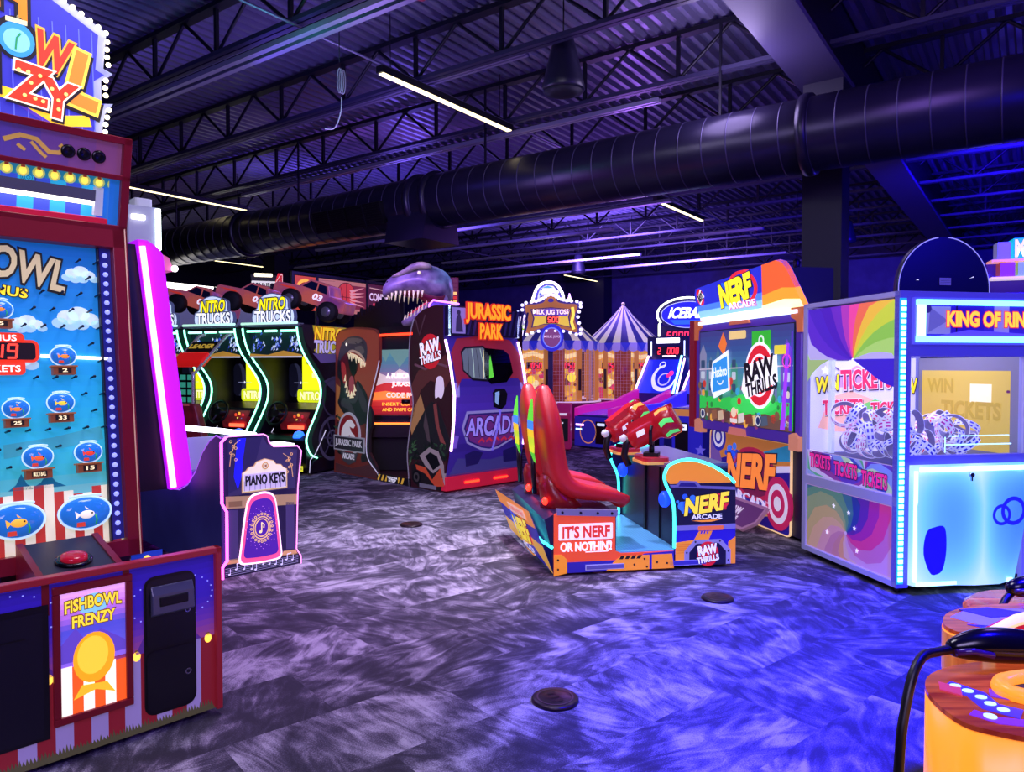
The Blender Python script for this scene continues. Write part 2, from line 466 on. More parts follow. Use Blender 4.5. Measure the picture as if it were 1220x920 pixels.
# pendant speakers
def speaker(x, y, z, s, lab):
    t = thing('pendant_speaker', lab, 'speaker', (x, y, 0), z, 'pendant speakers')
    b = B(); b.lathe([(.03*s, .52*s), (.1*s, .50*s), (.15*s, .30*s), (.2*s, .08*s), (.21*s, .02*s), (.2*s, 0)], (0, 0, 0), M('#15132a', 0, .4), 24); b.build('shell', t)
    B().lathe([(.19*s, -.005), (.1*s, -.04*s), (.01, -.05*s)], (0, 0, 0), M('#0c0a1c', 0, .7), 24).build('grille', t)
    B().cyl((0, 0, .5*s), (0, 0, DECK-.1-z), .008, joistm, 5).build('cable', t)
speaker(.54, 7.75, 4.44, 1.08, 'big black cone speaker hanging before the deck at top centre')
speaker(1.80, 19.9, 4.1, .95, 'small far cone speaker hanging under the duct at centre')
speaker(7.4, 16.2, 4.3, .9, 'far cone speaker right of the dark column')
# red sprinkler box, hanging cable coil, spot can
t = thing('alarm_box', 'small red box fixed under the deck at the top edge', 'alarm', (-.83, 6.45, 20), 4.77)
B().rbox((-.08, -.06, 0), (.08, .06, .07), M('#8a1230', .15, .4), .02).build('box', t)
B().cyl((0, 0, .07), (0, 0, .62), .008, joistm, 5).build('rod', t)
t = thing('hanging_cable', 'coiled pale cable dangling from a joist left of the nearest light', 'cable', (-1.73, 7.4, 0), 4.0)
b = B()
for k in range(3): b.tube([(.022*math.cos(a)+.014*k, .02*k, .42+.12*math.sin(a)) for a in [2*PI*i/16 for i in range(16)]], .006, M('#8a86a0', .12), 5, True)
b.build('coil', t)
B().tube(spline([(.02, 0, .25), (.01, 0, .1), (-.05, 0, -.05), (-.15, 0, -.06)]), .006, M('#a6a2c0', .2), 5).build('tail', t)
B().cyl((0, 0, .6), (0, 0, 1.35), .006, joistm, 5).build('drop', t)
t = thing('spot_lamp', 'tiny lit spot lamp beside the dark column, above the dart game', 'spot lamp', (5.2, 13.4, 0), 3.35)
B().lathe([(.045, 0), (.06, .02), (.06, .14), (.03, .17)], (0, 0, 0), BLACK, 12).build('can', t)
B().ball((0, 0, 0), .04, M('#fff6e0', 6), n=8, k=6).build('bulb', t)
B().cyl((0, 0, .16), (0, 0, 1.4), .008, joistm, 5).build('stem', t)

# floor covers
def cover(x, y, lab, r=.105):
    t = thing('floor_cover', lab, 'floor box', (x, y, 25), 0, 'round floor covers')
    B().lathe([(r, 0), (r, .012), (r*.92, .018), (.01, .018)], (0, 0, 0), M('#2a1c22', 0, .35, .4), 28).build('plate', t)
    b = B(TOP(0, 0, .0185))
    for a in range(3): b.rrect(-.02, -.05+a*.04, .02, -.03+a*.04, M('#120b10', 0, .4), 1, .008)
    b.ring(0, 0, r*.72, r*.78, M('#4a3638', 0, .4), 1); b.build('lid_marking', t)
cover(.2, 3.35, 'brown round floor cover nearest the camera on the open carpet', .11)
cover(1.37, 4.83, 'round floor cover in front of the red seat base', .105)
cover(-.985, 7.1, 'far round floor cover between the piano game and the dinosaur booth', .11)
# ------------------------------------------------------------------ tall fish-bowl drop game (left foreground)
FI = (-1.31, 3.234, 45.5)
RED = M('#7d1526', .10, .3); REDL = M('#a32433', .16, .3)
BULB = M('#fff3c4', 5); AMB = M('#ffc34a', 1.6)
def fish_game():
    t = thing('fish_bowl_game', 'tall red-framed fish bowl drop game filling the left edge of the picture', 'arcade game', FI)
    W = 1.5
    b = B()
    b.prism([(.03, .03), (.03, .60), (.55, .60), (.73, 2.16), (.73, 2.60), (1.0, 2.60), (1.0, .03)], 'x', -W+.17, -.19, M('#3a0c1c', .05, .4))
    b.box((-W+.02, .03, .03), (-.02, .44, .60), M('#3a0c1c', .05, .4))
    b.build('cabinet_body', t)
    # shelf behind the front panel
    B(TOP(0, 0, .602)).rect(-W+.02, .03, -.02, .45, '#17207a').build('shelf', t)
    for x in (-.15, -.8):
        B(FRONT(x, .44, .64)).poly([(-.07, -.035), (.07, -.035), (.07, .035), (-.07, .035)], A('#1d3cae', .5), 1).disc(0, .0, .018, AMB, 2).build('lamp_tile', t)
    # front panel art
    b = B(FRONT(0, 0, 0))
    b.rect(-W, .03, 0, .74, '#3a1fa8', 0)
    b.grad(-W+.02, .36, -.02, .715, ['#a04a86', '#6a35b0', '#3b22b8', '#3a20c0', '#2c1a9c'], 1, 14, .4)
    for i in range(12):  # red and lilac stripes
        x = -.02-i*.124
        b.rect(x-.062, .03, x, .36, A('#8d1f2f', .35), 1); b.rect(x-.124, .03, x-.062, .36, A('#9a86c4', .4), 1)
    for cx, cy, rx, ry in ((-.14, .42, .06, .05), (-.2, .40, .1, .08), (-.75, .42, .12, .1), (-.3, .41, .05, .06)):
        b.poly([(cx-rx, .36), (cx, .36+ry*1.6), (cx+rx, .36)], A('#5c2f92', .4), 2)
    for k in range(26):  # ferris wheel dots
        a = 2*PI*k/26; b.disc(-.20+.17*math.cos(a), .56+.10*math.sin(a), .003, A('#9aa0ff', .8), 2, n=6)
        b.disc(-.80+.17*math.cos(a), .60+.10*math.sin(a), .003, A('#9aa0ff', .8), 2, n=6)
    for x in (-.05, -.345, -.66, -1.0): b.disc(x, .352, .015, AMB, 2, .02); b.rect(x-.006, .365, x+.006, .378, A('#6a4a2a'), 2)
    # trampled grass strip
    g = [(-W+.02, .03)]; x = -W+.02
    while x < -.03:
        g += [(x, .062+random.random()*.02), (x+.008, .05)]; x += .012
    b.poly(g+[(-.02, .03)], A('#57523a', .35), 2)
    b.build('front_panel', t, solid=.02)
    b = B(); b.box((-.022, -.028, .03), (.004, .02, .752), REDL); b.box((-W-.004, -.028, .725), (.004, .02, .752), REDL); b.box((-W-.004, -.028, .03), (-W+.022, .02, .725), REDL)
    b.build('panel_edging', t, bevel=.004)
    # lit poster
    p = B(); p.box((-.648, -.022, .165), (-.363, -.002, .195), RED).box((-.648, -.022, .675), (-.363, -.002, .705), RED).box((-.648, -.022, .195), (-.622, -.002, .675), RED).box((-.389, -.022, .195), (-.363, -.002, .675), RED)
    p.build('poster_frame', t, bevel=.004)
    b = B(FRONT(0, -.008, 0)); a = lambda h: A(h, 1.0)
    b.grad(-.622, .38, -.389, .675, ['#8b62d8', '#5a52c8', '#4a48c0', '#c070d8', '#e8a8f0'], 0, 14, 1.0)
    for i in range(6): b.rect(-.622+i*.039, .195, -.622+(i+1)*.039, .385-.004*i, a('#e8591f' if i % 2 else '#fff3e4'), 1)
    b.poly([(-.622, .47), (-.57, .53), (-.53, .47), (-.48, .51), (-.389, .44), (-.389, .40), (-.622, .40)], a('#5a40b0'), 1)
    b.disc(-.505, .615, .06, a('#7fc0f0'), 1, .04)
    b.text('FISHBOWL', -.505, .618, .20, .045, a('#ffd83c'), 3, .03, out=a('#5a3a10'), ob=.09, warp=lambda x, y: (x, y-.7*x*x+.15))
    b.text('FRENZY', -.505, .556, .15, .042, a('#ffd83c'), 3, .03, out=a('#5a3a10'), ob=.09)
    b.disc(-.505, .40, .075, a('#ffa21c'), 2, .10); b.disc(-.51, .41, .055, a('#ffc83a'), 3, .075)  # plain round balloon stand-in
    b.poly([(-.58, .25), (-.55, .30), (-.46, .29), (-.43, .24), (-.5, .27)], a('#ffb52a'), 3)
    b.build('lit_poster', t)
    # coin door with bill slot
    c = B(FRONT(0, -.006, 0)); c.rrect(-.318, .085, -.104, .672, M('#0d0c14', 0, .35), 0, .045); c.build('coin_door', t)
    b = B(FRONT(0, -.008, 0)); b.rrect(-.308, .10, -.114, .355, M('#14121e', 0, .3), 1, .03); b.ring(-.14, .235, .008, .013, CHROME, 3); b.disc(-.14, .235, .008, M('#4a4a58', 0, .3, 1), 3)
    b.build('lower_door', t)
    b = B(FRONT(0, -.008, 0)); b.rrect(-.308, .37, -.114, .66, M('#14121e', 0, .3), 1, .03); b.ring(-.14, .505, .008, .013, CHROME, 3); b.disc(-.14, .505, .008, M('#4a4a58', 0, .3, 1), 3)
    b.build('upper_door', t)
    b = B(); b.prism([(-.004, .50), (-.035, .515), (-.03, .595), (-.012, .63), (-.004, .63)], 'x', -.29, -.118, M('#4a4866', .1, .3))
    b.box((-.262, -.037, .545), (-.145, -.02, .585), BLACK); b.build('bill_acceptor', t, bevel=.006)
    b = B(FRONT(0, -.008, 0)); b.rect(-1.15, .126, -.66, .645, M('#0f0d1c', 0, .4), 1); b.rect(-1.13, .14, -.68, .62, M('#151227', 0, .4), 2); b.rect(-1.1, .53, -.74, .535, BLACK, 3)
    b.build('service_door', t)
    # push-button console
    b = B(); b.prism([(.0, .60), (.0, .715), (.40, .80), (.40, .60)], 'x', -.655, -.395, M('#2a2333', 0, .4))
    b.prism([(-.004, .60), (-.004, .722), (.40, .808), (.40, .60)], 'x', -.68, -.655, RED); b.prism([(-.004, .60), (-.004, .722), (.40, .808), (.40, .60)], 'x', -.395, -.37, RED)
    b.build('button_console', t)
    q = frame((-.525, .17, .752), (1, 0, 0), (0, .4, .085))
    b = B(q); b.lathe([(.068, 0), (.068, .012), (.055, .014), (.05, .012), (.01, .012)], (0, 0, 0), M('#0c0a12', 0, .2), 28); b.build('button_ring', t)
    b = B(q); b.lathe([(.05, .01), (.048, .026), (.03, .032), (.004, .033)], (0, 0, 0), M('#a0122a', .6, .15), 28); b.build('push_button', t)
    # playfield, leaning back
    Z = Vector((0, .17, 1.58)).normalized(); PF = frame((-.17, .45, .62), (1, 0, 0), Z)
    fu = 1.16
    b = B(PF @ Matrix.Translation((0, 0, -.03)))
    b.grad(-fu+.06, .10, -.06, 1.50, ['#bfae7c', '#8ab0a0', '#35a6b4', '#2aa6c4', '#1f9aca', '#1c8ccb', '#1a7ec6', '#186cb8', '#155caa'], 0, 28, .75)
    # striped booths along the bottom
    for i in range(14):
        x = -fu+.06+i*.076
        b.rect(x, .12, x+.038, .39-.03*math.sin(i*1.3), A('#b8342c', .7), 1); b.rect(x+.038, .12, x+.076, .39-.03*math.sin(i*1.3), A('#e8dcc0', .7), 1)
    for x, w in ((-.36, .07), (-.46, .05), (-.62, .07), (-.8, .06)):
        b.poly([(x-w, .40), (x-.4*w, .425), (x, .47), (x+.4*w, .425), (x+w, .40)], A('#0f5d7d', .7), 1)
    for cx, cy, s in ((-.22, 1.15, 1.1), (-.20, 1.36, .8), (-.42, 1.12, .8), (-.5, .96, 1.2), (-.8, 1.2, 1.2), (-.95, .9, 1)):
        for dx, dy, r in ((-.06, -.01, .03), (-.03, .015, .04), (.01, .03, .042), (.05, .01, .036), (.08, -.012, .025), (.02, -.015, .03), (-.02, -.018, .03)):
            b.disc(cx+dx*s, cy+dy*s, r*s, A('#c8dce4' if dy > 0 else '#9cc4d4', .75), 2, r*s*.75, 14)
    b.poly([(-.52, .60), (-.34, .62), (-.14, .66), (-.13, .60), (-.30, .57), (-.52, .54)], A('#3f9fae', .6), 1)
    b.build('playfield', t)
    b = B(PF @ Matrix.Translation((0, 0, -.02)))
    b.text('FISH', -.86, 1.42, .30, .14, A('#c9b88a', .6), 2, .02, rot=-.10, out=A('#1b1712'), ob=.08)
    b.text('BOWL', -.43, 1.385, .36, .135, A('#c9b88a', .6), 2, .03, rot=-.22, out=A('#1b1712'), ob=.09)
    b.text('BONUS', -.52, 1.275, .22, .04, A('#ffd92a', .9), 2, .03, rot=-.12, out=A('#1b1712'), ob=.09)
    b.build('title_letters', t)
    b = B(PF @ Matrix.Translation((0, 0, -.012)))
    b.rrect(-.66, .955, -.375, 1.055, A('#d8341c', .9), 1, .03); b.rrect(-.64, .9, -.43, .97, A('#d8341c', .9), 1, .02); b.rrect(-.64, 1.03, -.43, 1.085, A('#d8341c', .9), 1, .02)
    b.rrect(-.645, .967, -.39, 1.042, M('#1a0508', .2), 2, .015); b.digits('019', -.60, .975, .058, M('#ff3a2a', 2), 3)
    b.text('BONUS', -.535, 1.062, .15, .026, A('#fff0e0', 1), 3, .02); b.text('TICKETS', -.535, .928, .17, .028, A('#fff0e0', 1), 3, .02)
    b.build('bonus_display', t)
    B(PF).cyl((-.37, .985, -.015), (-.10, .975, -.015), .007, M('#fff6dc', 3)).build('light_rod', t)
    # goldfish bowls
    def bowl(u, v, s, tagtxt, wide=1.0, fc='#f08a2a'):
        o = B(PF @ Matrix.Translation((u, v, 0)))
        o.loft([[(s*wide*q*math.cos(a), s*.86*q*math.sin(a)*(.9 if math.sin(a) > 0 else 1), z) for a in [2*PI*i/24 for i in range(24)]] for q, z in ((1, -.025), (1.0, 0), (.9, .018), (.6, .03), (.1, .034))], M('#2a7fd8', .45, .08))
        r = o.build('fish_bowl', t)
        o = B(PF @ Matrix.Translation((u, v, 0))); o.tube([(s*wide*math.cos(a), s*.88*math.sin(a)*(.9 if math.sin(a) > 0 else 1), .004) for a in [2*PI*i/28 for i in range(28)]], s*.06, M('#c8e8ff', .8, .1), 6, True)
        o.tube([(-s*.62*wide, s*.80, .012), (-s*.3*wide, s*.86, .02), (s*.3*wide, s*.86, .02), (s*.62*wide, s*.80, .012)], s*.07, M('#c8e8ff', .8, .1), 6)
        o.build('glass_rim', r)
        o = B(PF @ Matrix.Translation((u, v-.1*s, .03))); o.ball((0, 0, 0), s*.30, M(fc, .8), (1.2, .75, .35)); o.poly([(-s*.3, 0), (-s*.55, s*.2), (-s*.5, -s*.2)], M(fc, .8), 2); o.poly([(0, s*.15), (-s*.1, s*.42), (.15*s, s*.2)], M(fc, .8), 2)
        o.disc(.2*s, .05*s, .05*s, M('#0a0a12'), 8, n=10); o.build('fish', r)
        o = B(PF @ Matrix.Translation((u, v-.1*s, .03))); 
        o.poly([(-s*.5, -s*.6), (-s*.1, -s*.6), (-s*.12, -s*.38), (-s*.48, -s*.38)], M('#d8402a', .6), 2)
        o.build('bowl_gravel', r)
        o = B(PF @ Matrix.Translation((u, v-.1*s, .03))); o.tube([(.4*s, -.55*s, 0), (.44*s, -.3*s, .004), (.38*s, -.05*s, 0)], .04*s, M('#2fae5a', .5), 5); o.build('water_plant', r)
        if tagtxt:
            o = B(PF @ Matrix.Translation((u, v-s*1.3, 0))); o.box((-s*.85, -s*.36, -.02), (s*.85, s*.34, .02), M('#8a4a26', .35)); o.box((-s*1.0, s*.30, -.02), (s*1.0, s*.42, .025), M('#a5602e', .35))
            o.rect(-s*.5, -s*.22, s*.5, s*.22, A('#20140c'), 14); o.text(tagtxt, 0, 0, s*.8*min(1, len(tagtxt)/4+.2), s*.3, A('#ffe9b0', 1), 15, .02); o.build('value_sign', r)
    bowl(-.287, .985, .052, '2'); bowl(-.305, .775, .054, '33', fc='#ffd23a'); bowl(-.402, .54, .058, 'MULTI BALL', fc='#f0602a'); bowl(-.204, .545, .056, '15', fc='#e8402a')
    bowl(-.475, .755, .05, '25'); bowl(-.52, .985+.2, .05, '5'); bowl(-.228, .275, .088, None, 1.2, '#f2e8d8'); bowl(-.487, .275, .088, None, 1.15, '#ffb83a')
    # pegs
    pm = B(PF); pm.cyl((0, 0, -.03), (.004, .004, .02), .0045, M('#1a2434', 0, .3, .6), 6); pm.ball((.004, .004, .02), .007, M('#2a3444', 0, .3, .6), n=6, k=5)
    peg0 = None; j = 0
    for r_ in range(13):
        for c_ in range(6):
            u = -.135-c_*.075-(r_ % 2)*.037; v = .50+r_*.077
            if any((u-x)**2+(v-y)**2 < d*d for x, y, d in ((-.287, .965, .085), (-.305, .755, .085), (-.402, .51, .09), (-.204, .51, .09), (-.475, .74, .08), (-.5, 1.0, .12), (-.42, 1.39, .1), (-.3, 1.36, .08), (-.52, 1.18, .08))): continue
            if peg0 is None: peg0 = pm.build('peg', t); base = (u, v); peg0.location = PF.to_3x3() @ Vector((u, v, 0)); continue
            again(peg0, t, PF.to_3x3() @ Vector((u, v, 0)))
    # side light channel
    b = B(PF); b.box((-.117, .13, -.03), (-.066, 1.5, -.012), M('#2a2c86', .25, .3)); b.build('light_channel', t)
    bead = B(PF); bead.ball((0, 0, 0), .012, M('#8a90ff', 1.4, .2), (1, 1, .8), 8, 6); first = None
    for i in range(30):
        p = PF.to_3x3() @ Vector((-.092, .16+i*.045, -.008))
        if first is None: first = bead.build('light_bead', t); first.location = p
        else: again(first, t, p)
    # frame
    b = B(PF)
    b.box((-.064, .05, -.04), (0, 1.60, .03), RED); b.box((-fu, .05, -.04), (-fu+.064, 1.60, .03), RED)
    b.box((-fu, 1.5, -.04), (0, 1.60, .03), RED); b.box((-fu, .05, -.04), (0, .125, .03), RED)
    b.box((-.014, .05, .03), (-.008, 1.60, .034), M('#d8a88a', .3, .3)); b.box((-.125, .12, -.03), (-.117, 1.5, .0), M('#14102a'))
    b.build('playfield_frame', t, bevel=.003)
    # header box with its lit window
    HZ = Vector((0, -.10, .42)).normalized(); HF = frame((-.17, .62, 2.2), (1, 0, 0), HZ)
    b = B(HF)
    b.box((-.036, 0, -.1), (0, .435, .03), RED); b.box((-fu, 0, -.1), (-fu+.036, .435, .03), RED); b.box((-fu, .402, -.1), (0, .435, .03), RED); b.box((-fu, -.01, -.1), (0, .028, .03), RED); b.box((-fu, .238, -.1), (0, .262, .03), RED)
    b.build('header_frame', t, bevel=.003)
    b = B(HF)
    b.grad(-fu+.036, .262, -.036, .402, ['#3d2fa0', '#5040a8', '#5a3f8e', '#8a4a72'], 0, 10, .45, False)
    b.line([(-.50, .33), (-.44, .36), (-.38, .355), (-.33, .31), (-.29, .315), (-.275, .335), (-.29, .35)], .02, A('#c89a4a', .5), 2); b.line([(-.40, .34), (-.36, .30), (-.34, .285)], .014, A('#c89a4a', .5), 2); b.line([(-.45, .32), (-.42, .30)], .014, A('#c89a4a', .5), 2)
    b.build('header_art', t)
    for u in (-.258, -.194, -.133):
        b = B(HF); b.lathe([(.029, 0), (.029, .008), (.016, .01), (.004, .004)], (u, .328, .002), M('#0c0a10', 0, .3), 20); b.build('speaker_hole', t)
    b = B(HF @ Matrix.Translation((0, 0, -.09)))
    for i in range(18): b.rect(-fu+.03+i*.064, 0, -fu+.03+(i+1)*.064, .24, A('#2fa8d8' if i % 2 else '#3a4fc8', .8), 0)
    for r in (.008, .016, .024, .03): b.ring(-.385, .185, r-.002, r, A('#14203a'), 2)
    b.build('window_back', t)
    b = B(HF); b.box((-fu+.03, .195, -.06), (-.036, .24, -.02), M('#2585b8', .5)); b.box((-.078, .0, -.09), (-.036, .24, -.0), M('#1f6fc8', .55)); b.build('bulb_rail', t)
    bu = B(HF); bu.ball((0, 0, 0), .016, AMB, (.9, 1.1, .5), 10, 6); bu.ball((0, 0, -.004), .026, M('#b8c86a', .7), (1, 1, .1), 12, 5); bu.cyl((0, .014, 0), (0, .026, 0), .008, M('#b04a3a', .3), 8); first = None
    for i in range(16):
        p = HF.to_3x3() @ Vector((-.060-i*.0605, .213, -.008))
        if first is None: first = bu.build('header_bulb', t); first.location = p
        else: again(first, t, p)
    b = B(HF); b.box((-fu+.05, .125, -.06), (-.13, .175, -.02), M('#55566a', .25, .4)); b.box((-fu+.05, .105, -.055), (-.14, .124, -.025), M('#fff8e8', 4)); b.box((-.13, .06, -.06), (-.095, .19, -.025), M('#c8ccd8', .35, .4)); b.cyl((-.17, .19, -.04), (-.17, .235, -.04), .012, M('#c8ccd8', .3), 8); b.cyl((-.115, .19, -.04), (-.12, .235, -.04), .006, CHROME, 6)
    b.build('drop_rail', t)
    b = B(HF); b.box((-fu+.04, .028, -.06), (-.08, .05, .0), M('#c01a3a', .5)); b.build('red_ledge', t)
    # marquee
    b = B(FRONT(-.17, .6, 2.62))
    half = [(-.105, .0), (-.085, .12), (-.05, .175), (-.10, .165), (-.10, .27), (-.05, .315), (-.09, .33), (-.075, .50), (-.27, .60), (-.58, .74)]
    out = half + [(-1.16-x, y) for x, y in half[-2::-1]]
    b.poly(out, A('#9aa0c8', .5), 0)
    inn = [(-.58+(x+.58)*.93, .0+y*.955) for x, y in out]
    b.poly(inn, A('#3a3ab8', .6), 1)
    for i in range(18): 
        x = -1.03+i*.053; b.line([(x, .02), (x-.01, .48)], .004, A('#6a76e8', .7), 2)
    b.line([(-1.1, .04), (-.9, .10), (-.75, .05), (-.6, .13), (-.42, .11), (-.28, .04), (-.15, .07)], .05, A('#ffcc2a', .9), 3); b.line([(-.45, .10), (-.3, .02)], .03, A('#5a3ab0', .8), 2)
    al = lambda h: A(h, .85)
    b.text('FISH', -.58, .56, .36, .14, al('#e88a1a'), 4, .03, out=al('#191018'), ob=.1, warp=lambda x, y: (x, y-1.2*x*x))
    b.text('B', -.72, .34, .12, .2, al('#d83a22'), 4, .03, out=al('#191018'), ob=.1)
    b.disc(-.435, .36, .085, al('#191018'), 4, .095); b.disc(-.435, .355, .068, al('#3a9ae0'), 5, .075); b.disc(-.435, .35, .05, al('#8ad0f4'), 6, .05); b.rect(-.475, .425, -.395, .445, al('#e8e0a8'), 6); b.line([(-.44, .31), (-.435, .36), (-.42, .385)], .008, al('#2f9a5a'), 7)
    b.line([(-.43, .45), (-.40, .50), (-.41, .54), (-.44, .56)], .012, al('#e8e0a8'), 4)
    b.text('W', -.30, .335, .135, .15, al('#d83a22'), 4, .04, rot=-.2, out=al('#e8b83a'), ob=.09, drop=al('#191018'))
    b.text('L', -.165, .245, .11, .22, al('#e0882a'), 4, .045, rot=-.22, out=al('#f4d24a'), ob=.09, drop=al('#191018'))
    b.text('FREN', -.72, .20, .42, .15, al('#e03a1e'), 6, .03, out=al('#191018'), ob=.1)
    b.text('Z', -.385, .175, .12, .15, al('#e03a1e'), 6, .05, rot=-.1, out=al('#fff0d0'), ob=.085, drop=al('#191018')); b.text('Y', -.28, .135, .115, .15, al('#e03a1e'), 6, .05, rot=-.1, out=al('#fff0d0'), ob=.085, drop=al('#191018'))
    for q in ((-.43, .225), (-.395, .225), (-.35, .22), (-.385, .18), (-.41, .12), (-.37, .115), (-.34, .11), (-.305, .175), (-.28, .13), (-.28, .09), (-.25, .165)): b.disc(q[0], q[1], .008, al('#ffe27a'), 10, n=8)
    b.build('marquee', t, solid=.03)
    bu = B(FRONT(0, 0, 0)); bu.ball((0, 0, .012), .0115, BULB, n=8, k=6); first = None
    seq = [(-.092, .03), (-.09, .065), (-.083, .10), (-.075, .135), (-.088, .20), (-.09, .235), (-.086, .27), (-.075, .345), (-.08, .38), (-.08, .415), (-.078, .45), (-.083, .49), (-.115, .508), (-.15, .526), (-.185, .545), (-.22, .563), (-.255, .58), (-.30, .603), (-.34, .622), (-.38, .64), (-.42, .66), (-.46, .678), (-.5, .697)]
    for x, y in seq:
        p = Vector((x-.17, .59, y+2.62))
        if first is None: first = bu.build('edge_bulb', t); first.location = p
        else: again(first, t, p)
    return t
fish_game()

# ------------------------------------------------------------------ piano game
PN = (-2.114, 5.293, 44.5)
PINK = M('#ff4ad8', 3.2); PURP = M('#b414f4', 1.1, .4)
def piano_game():
    t = thing('piano_game', 'blue-sided piano game with pink neon edging and a tilted purple-lit screen', 'arcade game', PN)
    O = [(0, 0), (0, .085), (.035, .13), (.035, .49), (0, .555), (0, 1.0), (.04, 1.04), (.32, 1.04), (.355, 1.02), (.365, .975), (.40, .94), (.60, .93), (.632, .89), (.60, .60), (.585, .12), (.622, .06), (.622, 0)]
    b = B(FRONT()); 
    b.poly(O, A('#241a44', .3), 0)
    b.poly([(.05, .60), (.05, 1.02), (.32, 1.02), (.35, .96), (.6, .90), (.58, .60)], A('#3b3360', .35), 1)
    b.poly([(.05, .97), (.05, 1.02), (.31, 1.02), (.25, .8), (.16, .66), (.05, .62)], A('#2c2656', .35), 2)
    b.poly([(.09, .74), (.12, 1.02), (.185, 1.02), (.16, .86), (.15, .74), (.12, .64)], A('#1a18d8', .9), 3)
    b.poly([(.03, .51), (.03, .60), (.60, .55), (.59, .47)], A('#b0906a', .45), 2); b.poly([(.05, .52), (.15, .515), (.15, .555), (.05, .56)], A('#8a6a4a', .4), 3)
    for x in (.05, .5): b.poly([(x, .13), (x, .5), (x+.07, .49), (x+.07, .12)], A('#4a3d72', .35), 2)
    b.poly([(.02, .10), (.15, .095), (.13, .13), (.04, .135)], A('#d8a070', .45), 2); b.poly([(.46, .09), (.6, .075), (.58, .115), (.48, .12)], A('#d8a070', .45), 2)
    # stave with notes
    b.rect(.0, .0, .622, .085, A('#1e1838', .3), 2)
    for i in range(5): b.line([(.02, .015+i*.013), (.60, .015+i*.013)], .002, A('#a8a0d0', .6), 3)
    for i, x in enumerate((.05, .1, .16, .22, .25, .31, .36, .41, .46, .50, .55)):
        y = .022+(i*7 % 4)*.01
        b.disc(x, y, .008, A('#d8d0f4', .8), 4, .006, 10); b.line([(x+.007, y), (x+.007, y+.04)], .003, A('#d8d0f4', .8), 4)
        if i % 2: b.line([(x+.007, y+.04), (x+.04, y+.044)], .005, A('#d8d0f4', .8), 4)
    # scroll corners
    for cx, cy, sx in ((.07, 1.0, 1), (.55, .87, -1)):
        for k in range(6):
            b.ring(cx+sx*.018*(k % 3), cy-.025*k-.01*(k % 2), .007, .011, A('#d8a878', .6), 4, n=12)
        b.line([(cx+sx*.07, cy+.01), (cx+sx*.03, cy-.02), (cx, cy-.1), (cx-.01*sx, cy-.18)], .004, A('#d8a878', .6), 4)
    b.build('end_panel', t, solid=.03)
    # title plaque
    b = B(FRONT(.33, -.01, .70))
    pl = [(-.18, -.09), (.18, -.09), (.18, .06), (.15, .075), (.13, .10), (.09, .105), (.07, .135), (.0, .155), (-.07, .135), (-.09, .105), (-.13, .10), (-.15, .075), (-.18, .06)]
    b.poly(pl, A('#c9a878', .6), 0); b.poly([(x*.95, .004+y*.93) for x, y in pl], A('#e8dcc4', .7), 1)
    b.rect(-.165, -.075, .165, .05, A('#c8bce0', .6), 2)
    for i in range(9): b.line([(-.165+i*.0413, -.075), (-.165+i*.0413, .0)], .003, A('#5a4c7a'), 3)
    b.text('PIANO KEYS', 0, .0, .31, .07, A('#120c18', .2), 4, .035); b.ring(0, .10, .02, .026, A('#c08a4a'), 3); b.text('OK', 0, .10, .03, .018, A('#8a4a3a'), 3)
    b.build('title_plaque', t, solid=.012)
    # lit emblem panel
    q = [(.14, .0), (.43, .0), (.385, .53), (.20, .53)]
    rp = spline([(.125, .03), (.20, .005), (.37, .0), (.455, .02), (.455, .12), (.425, .40), (.40, .50), (.345, .535), (.27, .535), (.21, .51), (.175, .42), (.135, .15)], 4, True)
    rp = [(x, .065+y) for x, y in rp]
    cx = sum(p[0] for p in rp)/len(rp); cy = sum(p[1] for p in rp)/len(rp)
    sc_ = lambda k: [(cx+(x-cx)*k, cy+(y-cy)*(k+.02)) for x, y in rp]
    b = B(FRONT(0, -.012, 0)); b.poly(rp, M('#ffd0f4', 1.6), 0); b.poly(sc_(.93), M('#f0508a', .9), 1); b.poly(sc_(.80), A('#4a1c98', .8), 2)
    b.ring(cx, cy, .050, .056, A('#e8b878', .9), 4, 1.25); b.ring(cx, cy, .064, .070, A('#e8b878', .9), 4, 1.25)
    for k in range(20):
        a = 2*PI*k/20; b.ring(cx+.083*math.cos(a), cy+.105*math.sin(a), .006, .010, A('#e8b878', .9), 4, n=10)
    for k in range(46):
        a = 2*PI*k/46; r = .098+.014*(k % 3); b.disc(cx+r*math.cos(a), cy+r*1.28*math.sin(a), .0025, A('#d89ad8', .9), 4, n=6)
    b.disc(cx-.012, cy-.03, .012, A('#f4d8a0', 1), 5, .009); b.line([(cx-.002, cy-.028), (cx-.002, cy+.04)], .006, A('#f4d8a0', 1), 5); b.line([(cx-.002, cy+.04), (cx+.018, cy+.02), (cx+.014, cy-.002)], .007, A('#f4d8a0', 1), 5)
    b.build('emblem_panel', t, solid=.01)
    # neon around the end panel
    b = B(); b.tube([(x-.004, -.012, z) for x, z in reversed(O[:7])], .011, M('#ff58e0', 4.5), 6); b.build('neon_edge', t)
    b = B(); b.tube([(x, -.008, z) for x, z in O[6:]], .005, M('#ff9af0', 1.6), 5); b.build('neon_trim', t)
    # body: blue side wall with its dip
    S = [(.0, .0), (.0, 1.03), (.08, 1.045), (.19, 1.0), (.33, .9), (.47, .74), (.63, .62), (.80, .56), (1.0, .545), (1.75, .545), (1.75, 0)]
    b = B(); b.prism(S, 'x', -.004, .02, NM('dark blue laminate', '#1f2060', '#26286c', 3, .55, 0, .25)); b.build('side_wall', t)
    b = B(); b.tube([(-.002, p[0], p[1]) for p in S[1:-1]], .006, M('#a05ae0', .9), 5); b.build('side_edging', t)
